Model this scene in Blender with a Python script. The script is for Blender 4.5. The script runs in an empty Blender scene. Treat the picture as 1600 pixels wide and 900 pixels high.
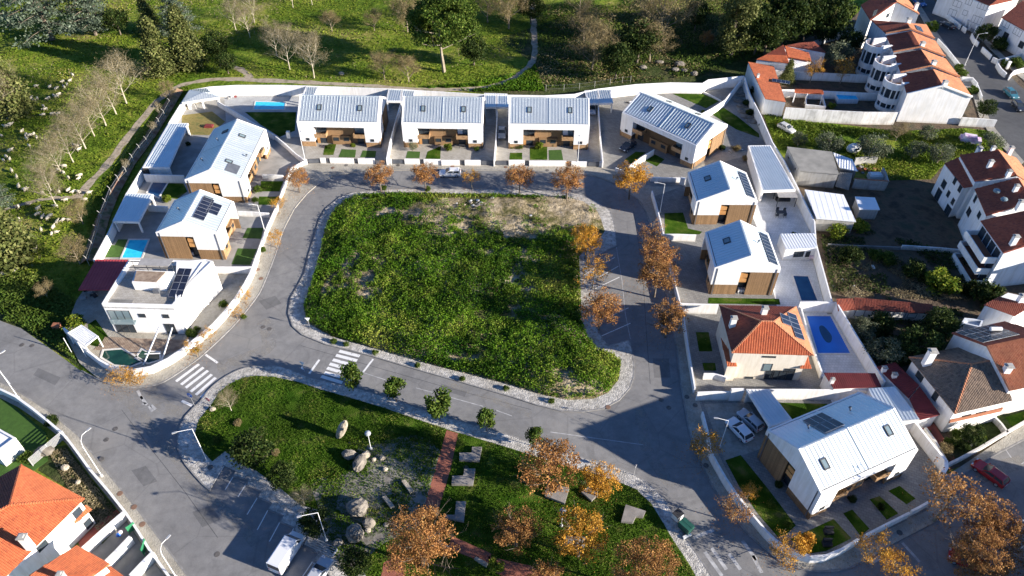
import bpy, math, random
import numpy as np
from mathutils import Vector, Matrix
from mathutils.geometry import tessellate_polygon
R_ = math.radians
sc = bpy.context.scene
COL = sc.collection
# ---------------------------------------------------------------- camera
HC, FPX, PITCH, ROLL = 86.0, 1177.17, R_(43.048), R_(0.467)
cam = bpy.data.cameras.new('camera'); camo = bpy.data.objects.new('camera', cam); COL.objects.link(camo)
cam.sensor_fit = 'HORIZONTAL'; cam.sensor_width = 36.0; cam.lens = 36.0*FPX/1600.0
cam.clip_start = 0.5; cam.clip_end = 8000
camo.matrix_world = Matrix.Translation((0, 0, HC)) @ Matrix.Rotation(math.pi/2-PITCH, 4, 'X') @ Matrix.Rotation(ROLL, 4, 'Z')
sc.camera = camo
# ---------------------------------------------------------------- light
SUN_AZ, SUN_EL = R_(-18.5), R_(17.3)          # sun stands low to the right, a little in front
w = bpy.data.worlds.new('World'); sc.world = w; w.use_nodes = True
nt = w.node_tree; bg = nt.nodes['Background']
sky = nt.nodes.new('ShaderNodeTexSky'); sky.sky_type = 'NISHITA'; sky.sun_disc = False
sky.sun_elevation = SUN_EL; sky.sun_rotation = math.pi/2 - SUN_AZ
sky.altitude = 200; sky.air_density = 1.0; sky.dust_density = 0.2; sky.ozone_density = 4.0
tnt = nt.nodes.new('ShaderNodeMix'); tnt.data_type = 'RGBA'; tnt.blend_type = 'MULTIPLY'; tnt.inputs[0].default_value = 1.0; tnt.inputs[7].default_value = (0.78, 0.97, 1.26, 1)   # camera white balance, even over the whole sky
nt.links.new(sky.outputs[0], tnt.inputs[6]); nt.links.new(tnt.outputs[2], bg.inputs[0]); bg.inputs[1].default_value = 0.057
sl = bpy.data.lights.new('sun', 'SUN'); sl.energy = 5.0; sl.angle = R_(0.53); sl.color = (1.0, 0.91, 0.80)
so = bpy.data.objects.new('sun', sl); COL.objects.link(so)
so.rotation_euler = Vector((-math.cos(SUN_AZ)*math.cos(SUN_EL), -math.sin(SUN_AZ)*math.cos(SUN_EL), -math.sin(SUN_EL))).to_track_quat('-Z', 'Y').to_euler()
sc.view_settings.view_transform = 'Standard'; sc.view_settings.look = 'None'
sc.view_settings.exposure = 1.4; sc.view_settings.gamma = 1.0
sc.cycles.max_bounces = 5; sc.cycles.transparent_max_bounces = 6

def G(px, py, z=0.0):
    """point of the place at height z that the photograph shows at px, py"""
    a, b = (px-800)/FPX, (py-450)/FPX
    u = math.cos(ROLL)*a+math.sin(ROLL)*b; v = -math.sin(ROLL)*a+math.cos(ROLL)*b
    c, s = math.cos(PITCH), math.sin(PITCH)
    d = (u, c-v*s, -s-v*c); t = (z-HC)/d[2]
    return Vector((t*d[0], t*d[1], z))
def G2(p, z=0.0): return G(p[0], p[1], z)
def GL(pts, z=0.0): return [G(p[0], p[1], z) for p in pts]

# ---------------------------------------------------------------- materials
def nn(nt, t, **k):
    n = nt.nodes.new(t)
    for a, b in k.items(): setattr(n, a, b)
    return n
def ramp(nt, fac, stops):
    r = nn(nt, 'ShaderNodeValToRGB'); e = r.color_ramp.elements
    while len(e) < len(stops): e.new(0.5)
    for i, (p, c) in enumerate(stops): e[i].position = p; e[i].color = (*c, 1) if len(c) == 3 else c
    nt.links.new(fac, r.inputs[0]); return r.outputs[0]
def coords(nt, kind='Object'):
    if kind == 'World': return nn(nt, 'ShaderNodeNewGeometry').outputs['Position']
    return nn(nt, 'ShaderNodeTexCoord').outputs[kind]
def noise(nt, co, scale, detail=4, rough=0.55, dist=0.0):
    n = nn(nt, 'ShaderNodeTexNoise'); n.inputs['Scale'].default_value = scale
    n.inputs['Detail'].default_value = detail; n.inputs['Roughness'].default_value = rough
    n.inputs['Distortion'].default_value = dist
    nt.links.new(co, n.inputs['Vector']); return n.outputs[0]
def mixc(nt, fac, a, b, mode='MIX'):
    m = nn(nt, 'ShaderNodeMix', data_type='RGBA', blend_type=mode)
    if isinstance(fac, (int, float)): m.inputs[0].default_value = fac
    else: nt.links.new(fac, m.inputs[0])
    for s, v in ((6, a), (7, b)):
        if isinstance(v, tuple): m.inputs[s].default_value = (*v, 1)
        else: nt.links.new(v, m.inputs[s])
    return m.outputs[2]
def mth(nt, op, a, b=None, c=None):
    m = nn(nt, 'ShaderNodeMath', operation=op)
    for i, v in enumerate((a, b, c)):
        if v is None: continue
        if isinstance(v, (int, float)): m.inputs[i].default_value = v
        else: nt.links.new(v, m.inputs[i])
    return m.outputs[0]
def bump(nt, h, strength=0.3, dist=0.05, normal=None):
    b = nn(nt, 'ShaderNodeBump'); b.inputs['Strength'].default_value = strength; b.inputs['Distance'].default_value = dist
    nt.links.new(h, b.inputs['Height'])
    if normal: nt.links.new(normal, b.inputs['Normal'])
    return b.outputs[0]
MAT = {}
def newmat(name):
    m = bpy.data.materials.new(name); m.use_nodes = True; MAT[name] = m
    return m, m.node_tree, m.node_tree.nodes['Principled BSDF']
def M(name, c1, c2=None, scale=1.0, rough=0.8, metal=0.0, bmp=0.0, bscale=None, bdist=0.05, co='World', c3=None, big=None, spec=0.5, lo=0.35, hi=0.65):
    """two or three tone noise material with fine relief"""
    m, nt, p = newmat(name)
    x = coords(nt, co)
    p.inputs['Roughness'].default_value = rough; p.inputs['Metallic'].default_value = metal
    p.inputs['Specular IOR Level'].default_value = spec
    if c2:
        st = [(lo, c1), (hi, c2)] if c3 is None else [(lo, c1), ((lo+hi)/2, c2), (hi, c3)]
        c = ramp(nt, noise(nt, x, scale, 6), st)
        if big:
            c = mixc(nt, 1.0, c, ramp(nt, noise(nt, x, big[0], 3), [(0.35, (big[1],)*3), (0.65, (big[2],)*3)]), 'MULTIPLY')
        nt.links.new(c, p.inputs['Base Color'])
    else: p.inputs['Base Color'].default_value = (*c1, 1)
    if bmp: nt.links.new(bump(nt, noise(nt, x, bscale or scale*6, 4), bmp, bdist), p.inputs['Normal'])
    return m

M('plaster', (.80, .80, .79), (.87, .86, .84), .6, .85, bmp=.15, bscale=6, bdist=.02, big=(.15, .96, 1.02))
M('plaster_worn', (.60, .59, .57), (.80, .79, .77), .5, .9, bmp=.2, bscale=5, bdist=.02, c3=(.84, .83, .81))
M('plaster_blue_shade', (.55, .60, .66), (.66, .70, .74), .5, .9)  # blue wall, also white wall with its shade put into the colour
M('plaster_cream', (.72, .66, .55), (.78, .73, .62), .6, .88, bmp=.1)
M('concrete', (.30, .29, .27), (.42, .41, .38), .5, .92, bmp=.3, bscale=4, bdist=.03, c3=(.36, .35, .33))
M('concrete_dark', (.14, .14, .13), (.24, .235, .22), .4, .95, bmp=.3, bscale=3)
M('stone_trim', (.52, .50, .46), (.62, .60, .56), 2.0, .85, bmp=.2)
M('kerb', (.17, .165, .16), (.27, .265, .255), 1.5, .9, bmp=.2, bscale=8)
M('zinc', (.68, .74, .75), (.75, .80, .80), .35, .38, .62, bmp=.04, bscale=1.2, bdist=.05, big=(.08, .93, 1.04))
M('zinc_dark', (.11, .12, .14), (.15, .16, .18), 1.0, .4, .3)
M('white_sheet', (.74, .76, .78), (.82, .83, .84), .6, .45, bmp=.05)
M('frame_dark', (.045, .047, .05), rough=.4)
M('white_metal', (.78, .78, .77), rough=.35)
M('galvanised', (.52, .53, .53), (.62, .62, .61), 3, .4, .5)
M('timber', (.26, .15, .07), (.40, .25, .125), 1.2, .7, bmp=.2, bscale=3, c3=(.27, .155, .075))
M('timber_orange', (.46, .22, .07), (.56, .30, .11), 1.4, .6, bmp=.1)
M('deck_wood', (.20, .14, .10), (.36, .28, .21), 1.5, .85)
M('glass', (.035, .045, .055), rough=.15, spec=.35)
M('glass_light', (.18, .24, .26), rough=.06, spec=.9)
M('solar', (.012, .016, .032), (.022, .028, .05), 1.5, .22, .1, spec=.7)
M('solar_frame', (.5, .51, .53), rough=.3, metal=.6)
M('pool_blue', (.01, .40, .68), (.04, .56, .80), .5, .45, spec=.15, c3=(.02, .46, .74), bmp=.15, bscale=2)
M('pool_deep', (.012, .05, .13), (.02, .075, .17), .6, .05, bmp=.2, bscale=2)
M('pond_green', (.008, .035, .025), (.015, .06, .04), .6, .06, bmp=.1, bscale=2)
M('pool_cover', (.006, .13, .56), (.010, .16, .64), .4, .5, bmp=.15, bscale=1.5)
M('red_sheet', (.33, .04, .05), (.42, .06, .065), .5, .6, bmp=.1)
M('burgundy', (.14, .02, .02), (.20, .03, .03), .6, .75, bmp=.15)
M('red_paving', (.22, .055, .04), (.30, .085, .06), .6, .9, bmp=.2, bscale=8)
M('brick_path', (.24, .095, .065), (.34, .15, .105), 2.5, .9, bmp=.3, bscale=8, big=(.3, .8, 1.05))
M('rubber', (.025, .025, .027), rough=.8)
M('tank_green', (.012, .07, .05), (.02, .10, .07), 2, .5)
M('green_gate', (.03, .20, .09), rough=.5)
M('grey_yard', (.24, .235, .22), (.34, .33, .31), .45, .93, bmp=.25, bscale=5, big=(.12, .85, 1.1))
M('soil', (.050, .034, .020), (.110, .075, .045), .35, .98, bmp=.8, bscale=2, bdist=.25, c3=(.06, .055, .03))
M('sand', (.30, .26, .20), (.44, .39, .31), .5, .98, bmp=.5, bscale=4, bdist=.08, c3=(.36, .31, .24))
M('park_gravel', (.13, .12, .10), (.26, .24, .21), .9, .98, bmp=.5, bscale=6, bdist=.06, c3=(.075, .09, .03), big=(.2, .75, 1.15), lo=.3, hi=.72)
M('track', (.26, .21, .145), (.38, .32, .24), .5, .98, bmp=.5, bscale=3, bdist=.1, c3=(.20, .18, .11))
M('granite', (.09, .08, .065), (.24, .215, .18), 1.2, .95, bmp=.8, bscale=3, bdist=.15, c3=(.16, .145, .12))
M('granite_pale', (.28, .24, .18), (.42, .37, .29), 1.2, .95, bmp=.7, bscale=3, bdist=.12)
M('granite_brown', (.09, .08, .065), (.26, .23, .19), .9, .95, bmp=.6, bscale=3, bdist=.1)
M('lawn', (.024, .060, .004), (.055, .10, .010), .45, .95, bmp=1.0, bscale=6, bdist=.2, c3=(.14, .13, .04), spec=.05, big=(.12, .75, 1.25), lo=.40, hi=.72)
M('lawn_yellow', (.16, .13, .03), (.23, .18, .05), .8, .95, bmp=.8, bscale=9, bdist=.08, c3=(.13, .13, .03))
M('turf', (.03, .08, .006), (.045, .11, .01), 1.5, .95, bmp=.6, bscale=14, bdist=.05)
M('bank', (.20, .09, .05), (.30, .20, .12), .5, .98, bmp=.7, bscale=3, bdist=.15, c3=(.10, .10, .03))
M('bark_white', (.32, .28, .20), (.48, .43, .33), 1.0, .9)
M('bark', (.10, .075, .055), (.19, .155, .12), 2.0, .95)
M('bark_twig', (.24, .20, .145), (.36, .31, .23), 1.0, .95)
M('bark_greybrown', (.20, .16, .11), (.33, .27, .19), 1.0, .95)
M('wool', (.40, .36, .27), (.52, .47, .37), 3.0, .98, bmp=.3, bscale=20)
M('sheep_face', (.30, .26, .20), rough=.9)
M('marking', (.30, .30, .30), (.70, .70, .68), 2.2, .8, lo=.28, hi=.42)
M('marking_faded', (.24, .24, .24), (.50, .50, .49), 1.2, .85, lo=.3, hi=.7)
M('manhole', (.07, .065, .06), (.13, .12, .11), 3, .7)
M('manhole_rust', (.16, .09, .06), (.20, .12, .08), 3, .8)
M('blue_plastic', (.02, .12, .42), rough=.5)
M('sign_blue', (.01, .12, .50), rough=.4)
M('sign_red', (.50, .01, .02), rough=.4)
M('sign_white', (.8, .8, .8), rough=.4)
M('lampglass', (.36, .38, .39), rough=.2)
M('fabric_grey', (.28, .27, .26), (.36, .35, .33), 2, .9)
M('clutter', (.30, .27, .22), (.08, .08, .09), 1.6, .9, c3=(.45, .44, .42))
M('fibre_cement', (.20, .195, .175), (.29, .28, .25), .5, .95, bmp=.3, bscale=3)
M('corten', (.27, .10, .05), (.36, .15, .08), .7, .9)
M('terracotta_wall', (.30, .11, .05), (.38, .15, .08), .8, .9)

def weathered(name, lo_=.86):
    m = MAT[name]; nt = m.node_tree; p = nt.nodes['Principled BSDF']; src = p.inputs['Base Color'].links[0].from_socket
    x = coords(nt, 'World'); mp = nn(nt, 'ShaderNodeMapping'); mp.inputs['Scale'].default_value = (1.6, 1.6, .16); nt.links.new(x, mp.inputs[0])
    st = ramp(nt, noise(nt, mp.outputs[0], 1.3, 5, .65), [(.40, (lo_, lo_*.985, lo_*.95)), (.56, (1, 1, 1))])
    sp = nn(nt, 'ShaderNodeSeparateXYZ'); nt.links.new(x, sp.inputs[0]); zf = mth(nt, 'ADD', sp.outputs[2], mth(nt, 'MULTIPLY', noise(nt, x, 1.5, 4), .5))
    gr = ramp(nt, mth(nt, 'DIVIDE', zf, 2.0), [(.18, (.80, .77, .71)), (.42, (1, 1, 1))])
    nt.links.new(mixc(nt, 1.0, mixc(nt, 1.0, src, st, 'MULTIPLY'), gr, 'MULTIPLY'), p.inputs['Base Color'])
weathered('plaster', .90); weathered('plaster_worn', .80); weathered('plaster_cream', .90); weathered('plaster_blue_shade', .88); weathered('concrete', .85)
# asphalt with worn tracks and patches
def asphalt(name, a, b, pat):
    m, nt, p = newmat(name); x = coords(nt, 'World')
    c = ramp(nt, noise(nt, x, .09, 4), [(.35, a), (.65, b)])
    c = mixc(nt, 1.0, c, ramp(nt, noise(nt, x, .9, 6, .7), [(.3, (.82,)*3), (.7, (1.12,)*3)]), 'MULTIPLY')
    c = mixc(nt, 1.0, c, ramp(nt, noise(nt, x, 9, 3, .8), [(.3, (.84,)*3), (.7, (1.14,)*3)]), 'MULTIPLY')
    c = mixc(nt, ramp(nt, noise(nt, x, .035, 5, .6, 1.5), [(.55, (0,)*3), (.72, (.65,)*3)]), c, pat)
    v = nn(nt, 'ShaderNodeTexVoronoi', feature='DISTANCE_TO_EDGE'); v.inputs['Scale'].default_value = .13; nt.links.new(mixc(nt, .06, x, nn(nt, 'ShaderNodeTexNoise').outputs[1]), v.inputs['Vector'])
    c = mixc(nt, 1.0, c, ramp(nt, v.outputs['Distance'], [(.0, (.83,)*3), (.014, (1,)*3)]), 'MULTIPLY')
    c = mixc(nt, 1.0, c, ramp(nt, noise(nt, x, .22, 5, .7, .8), [(.36, (.84,)*3), (.48, (1.0,)*3), (.66, (1.08, 1.07, 1.05))]), 'MULTIPLY')
    nt.links.new(c, p.inputs['Base Color']); p.inputs['Roughness'].default_value = .88
    nt.links.new(bump(nt, noise(nt, x, 14, 3), .35, .03), p.inputs['Normal'])
asphalt('asphalt', (.18, .178, .175), (.222, .218, .21), (.27, .255, .23))
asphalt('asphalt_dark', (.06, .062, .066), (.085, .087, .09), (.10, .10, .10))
asphalt('asphalt_patch', (.125, .125, .125), (.155, .153, .15), (.17, .165, .16))
# small limestone cubes
def cobble(name, a, b, sc_=7.0, joint=.55):
    m, nt, p = newmat(name); x = coords(nt, 'World')
    v = nn(nt, 'ShaderNodeTexVoronoi', feature='F1'); v.inputs['Scale'].default_value = sc_; nt.links.new(x, v.inputs['Vector'])
    c = mixc(nt, v.outputs['Color'], a, b)
    c = mixc(nt, 1.0, c, ramp(nt, noise(nt, x, 1.6, 5, .7), [(.38, (joint,)*3), (.6, (1.08,)*3)]), 'MULTIPLY')
    c = mixc(nt, 1.0, c, ramp(nt, noise(nt, x, .25, 4, .6), [(.3, (.78, .76, .72)), (.7, (1.08,)*3)]), 'MULTIPLY')
    nt.links.new(c, p.inputs['Base Color']); p.inputs['Roughness'].default_value = .85
    nt.links.new(bump(nt, v.outputs['Distance'], .9, -.05), p.inputs['Normal'])
cobble('cobble', (.40, .39, .36), (.60, .575, .53), 6.0, .55)
cobble('cobble_beige', (.30, .28, .235), (.40, .375, .32), 6.0, .9)
# rectangular slabs for yards
def slabs(name, a, b, mort, bw=.6, bh=.4, co='World', rot=0.0, bd=.03):
    m, nt, p = newmat(name); x = coords(nt, co)
    mp = nn(nt, 'ShaderNodeMapping'); mp.inputs['Rotation'].default_value[2] = rot; nt.links.new(x, mp.inputs[0])
    t = nn(nt, 'ShaderNodeTexBrick'); nt.links.new(mp.outputs[0], t.inputs['Vector'])
    t.inputs['Color1'].default_value = (*a, 1); t.inputs['Color2'].default_value = (*b, 1); t.inputs['Mortar'].default_value = (*mort, 1)
    t.inputs['Scale'].default_value = 1; t.inputs['Mortar Size'].default_value = .02
    t.inputs['Brick Width'].default_value = bw; t.inputs['Row Height'].default_value = bh
    c = mixc(nt, 1.0, t.outputs['Color'], ramp(nt, noise(nt, x, .35, 5, .65), [(.3, (.80, .79, .77)), (.7, (1.1,)*3)]), 'MULTIPLY')
    nt.links.new(c, p.inputs['Base Color']); p.inputs['Roughness'].default_value = .85
    nt.links.new(bump(nt, t.outputs['Fac'], .5, -bd), p.inputs['Normal'])
slabs('paving', (.33, .31, .27), (.40, .38, .34), (.22, .20, .18), .6, .4)
slabs('paving_white', (.68, .68, .66), (.76, .75, .73), (.5, .49, .47), .5, .5)
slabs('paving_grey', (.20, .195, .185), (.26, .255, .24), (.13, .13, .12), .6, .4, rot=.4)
slabs('paving_blue', (.36, .37, .38), (.42, .43, .43), (.3, .3, .3), 1.0, .5)
slabs('boards', (.22, .13, .06), (.32, .195, .095), (.11, .065, .03), 3.5, .16, co='Object', bd=.02)
# roof tiles, laid in metres along the eave (u) and up the slope (v)
def tiles(name, a, b, d, wx=.24, wy=.36):
    m, nt, p = newmat(name); x = coords(nt, 'UV')
    s = nn(nt, 'ShaderNodeSeparateXYZ'); nt.links.new(x, s.inputs[0])
    fu = mth(nt, 'FRACT', mth(nt, 'DIVIDE', s.outputs[0], wx)); fv = mth(nt, 'FRACT', mth(nt, 'DIVIDE', s.outputs[1], wy))
    iu = mth(nt, 'FLOOR', mth(nt, 'DIVIDE', s.outputs[0], wx)); iv = mth(nt, 'FLOOR', mth(nt, 'DIVIDE', s.outputs[1], wy))
    cb = nn(nt, 'ShaderNodeCombineXYZ'); nt.links.new(iu, cb.inputs[0]); nt.links.new(iv, cb.inputs[1])
    wn = nn(nt, 'ShaderNodeTexWhiteNoise'); nt.links.new(cb.outputs[0], wn.inputs['Vector'])
    c = ramp(nt, wn.outputs['Value'], [(0, a), (.6, b), (1, d)])
    c = mixc(nt, 1.0, c, ramp(nt, noise(nt, coords(nt, 'World'), .5, 5, .7), [(.3, (.78,)*3), (.7, (1.1,)*3)]), 'MULTIPLY')
    nt.links.new(c, p.inputs['Base Color']); p.inputs['Roughness'].default_value = .8
    hu = mth(nt, 'SINE', mth(nt, 'MULTIPLY', fu, math.pi)); h = mth(nt, 'SUBTRACT', hu, mth(nt, 'MULTIPLY', fv, .45))
    nt.links.new(bump(nt, h, .8, .06), p.inputs['Normal'])
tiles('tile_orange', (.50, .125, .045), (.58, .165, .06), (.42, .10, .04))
tiles('tile_pale_lit', (.56, .22, .10), (.62, .27, .13), (.48, .17, .08))  # pale tile, also orange tile with sunlight put into its colour
tiles('tile_red_shade', (.31, .075, .040), (.39, .105, .055), (.22, .06, .04))  # red tile, also orange tile with slope shade put into its colour
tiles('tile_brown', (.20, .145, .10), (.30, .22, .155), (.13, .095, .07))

# field ground: grass with bare and yellow patches
def field(name, stops, s1=.06, s2=.9, mul=(.65, 1.3), bs=1.0):
    m, nt, p = newmat(name); x = coords(nt, 'World')
    f = mth(nt, 'ADD', mth(nt, 'MULTIPLY', noise(nt, x, s1, 5, .6), .65), mth(nt, 'MULTIPLY', noise(nt, x, .45, 5, .7), .35))
    c = ramp(nt, f, stops)
    c = mixc(nt, 1.0, c, ramp(nt, noise(nt, x, s2, 6, .75), [(.3, (mul[0],)*3), (.7, (mul[1],)*3)]), 'MULTIPLY')
    nt.links.new(c, p.inputs['Base Color']); p.inputs['Roughness'].default_value = .98; p.inputs['Specular IOR Level'].default_value = .1
    h = mth(nt, 'ADD', noise(nt, x, .8, 5, .7), mth(nt, 'MULTIPLY', noise(nt, x, 4, 3), .35))
    nt.links.new(bump(nt, h, bs, .6), p.inputs['Normal'])
field('field', [(.34, (.06, .115, .010)), (.46, (.11, .175, .015)), (.54, (.19, .22, .03)), (.64, (.26, .22, .08))])
field('scrub', [(.36, (.022, .035, .012)), (.5, (.05, .07, .02)), (.62, (.10, .09, .045)), (.72, (.16, .13, .08))])
field('lot', [(.34, (.045, .075, .012)), (.44, (.14, .13, .05)), (.50, (.32, .26, .16)), (.60, (.50, .42, .30))], .10)

# pale dust drifted over the asphalt, thin enough to let it show through
_m, _nt, _p = newmat('road_dust'); _x = coords(_nt, 'World'); _p.inputs['Base Color'].default_value = (.34, .315, .27, 1); _p.inputs['Roughness'].default_value = .95
_nt.links.new(ramp(_nt, noise(_nt, _x, .55, 6, .75), [(.42, (0,)*3), (.75, (.75,)*3)]), _p.inputs['Alpha'])
# foliage
def leaf(name, stops, trans=.25, rough=.6, nscale=.25, nmul=(.7, 1.25)):
    m, nt, p = newmat(name)
    at = nn(nt, 'ShaderNodeAttribute', attribute_name='v')
    c = ramp(nt, at.outputs['Fac'], stops)
    c = mixc(nt, 1.0, c, ramp(nt, noise(nt, coords(nt, 'World'), nscale, 4), [(.35, (nmul[0],)*3), (.65, (nmul[1],)*3)]), 'MULTIPLY')
    nt.links.new(c, p.inputs['Base Color']); p.inputs['Roughness'].default_value = rough; p.inputs['Specular IOR Level'].default_value = .08
    t = nn(nt, 'ShaderNodeBsdfTranslucent'); nt.links.new(c, t.inputs[0])
    mx = nn(nt, 'ShaderNodeMixShader'); mx.inputs[0].default_value = trans
    nt.links.new(p.outputs[0], mx.inputs[1]); nt.links.new(t.outputs[0], mx.inputs[2])
    nt.links.new(mx.outputs[0], nt.nodes['Material Output'].inputs[0])
leaf('leaf_orange', [(0, (.18, .08, .03)), (.4, (.32, .15, .052)), (.8, (.44, .215, .072)), (1, (.54, .34, .12))])
leaf('leaf_yellow', [(0, (.30, .17, .03)), (.5, (.50, .27, .05)), (1, (.60, .36, .08))])
leaf('leaf_brown', [(0, (.15, .07, .028)), (.5, (.31, .15, .05)), (1, (.46, .26, .09))])
leaf('leaf_amber', [(0, (.26, .125, .02)), (.5, (.48, .235, .03)), (1, (.62, .36, .06))])
leaf('leaf_dark', [(0, (.012, .026, .007)), (.5, (.028, .050, .011)), (.9, (.07, .095, .022)), (1, (.12, .14, .04))])
leaf('leaf_fresh', [(0, (.035, .085, .008)), (.5, (.085, .16, .014)), (1, (.20, .25, .04))], nscale=.4)
leaf('leaf_mid', [(0, (.026, .058, .008)), (.5, (.065, .11, .016)), (1, (.15, .19, .035))])
leaf('leaf_lime', [(0, (.06, .11, .01)), (.5, (.13, .18, .02)), (1, (.24, .25, .03))])
leaf('leaf_weed', [(0, (.026, .070, .005)), (.3, (.058, .135, .008)), (.65, (.115, .205, .014)), (1, (.24, .27, .045))], nscale=.16, nmul=(.65, 1.35))
leaf('leaf_field', [(0, (.060, .115, .010)), (.5, (.13, .20, .018)), (.85, (.21, .25, .03)), (1, (.28, .26, .06))], nscale=.06, nmul=(.6, 1.3))
leaf('leaf_dry', [(0, (.14, .115, .06)), (.5, (.25, .205, .11)), (1, (.36, .30, .18))])
leaf('leaf_lawn', [(0, (.024, .062, .004)), (.5, (.050, .105, .007)), (.9, (.10, .155, .016)), (1, (.19, .19, .045))], nscale=.15, nmul=(.7, 1.25))
leaf('leaf_cedar', [(0, (.05, .075, .045)), (.5, (.11, .15, .10)), (1, (.22, .26, .19))])
leaf('leaf_cypress', [(0, (.04, .055, .016)), (.5, (.12, .14, .04)), (1, (.22, .22, .08))])
leaf('leaf_olive', [(0, (.05, .065, .035)), (.5, (.11, .13, .075)), (1, (.22, .24, .15))])
leaf('leaf_greybrown', [(0, (.12, .09, .04)), (.5, (.23, .18, .085)), (1, (.36, .29, .15))], nmul=(.8, 1.15))

def paint(name, c, rough=.25):
    m, nt, p = newmat(name); p.inputs['Base Color'].default_value = (*c, 1); p.inputs['Roughness'].default_value = rough
    p.inputs['Coat Weight'].default_value = .6; p.inputs['Coat Roughness'].default_value = .06
paint('paint_white', (.72, .73, .74)); paint('paint_red', (.32, .012, .015)); paint('paint_silver', (.42, .44, .47)); paint('paint_dark', (.03, .032, .037))
paint('paint_teal', (.05, .17, .21)); paint('paint_grey', (.30, .32, .34)); paint('paint_blue', (.03, .10, .30)); paint('paint_old', (.50, .50, .47), .6)
M('tail_red', (.35, .01, .01), rough=.3); M('lamp_clear', (.65, .68, .70), rough=.15); M('plastic_white', (.75, .75, .72), (.8, .8, .77), 3, .5)
M('pink_cover', (.55, .30, .50), (.80, .78, .80), .7, .7)

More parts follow.
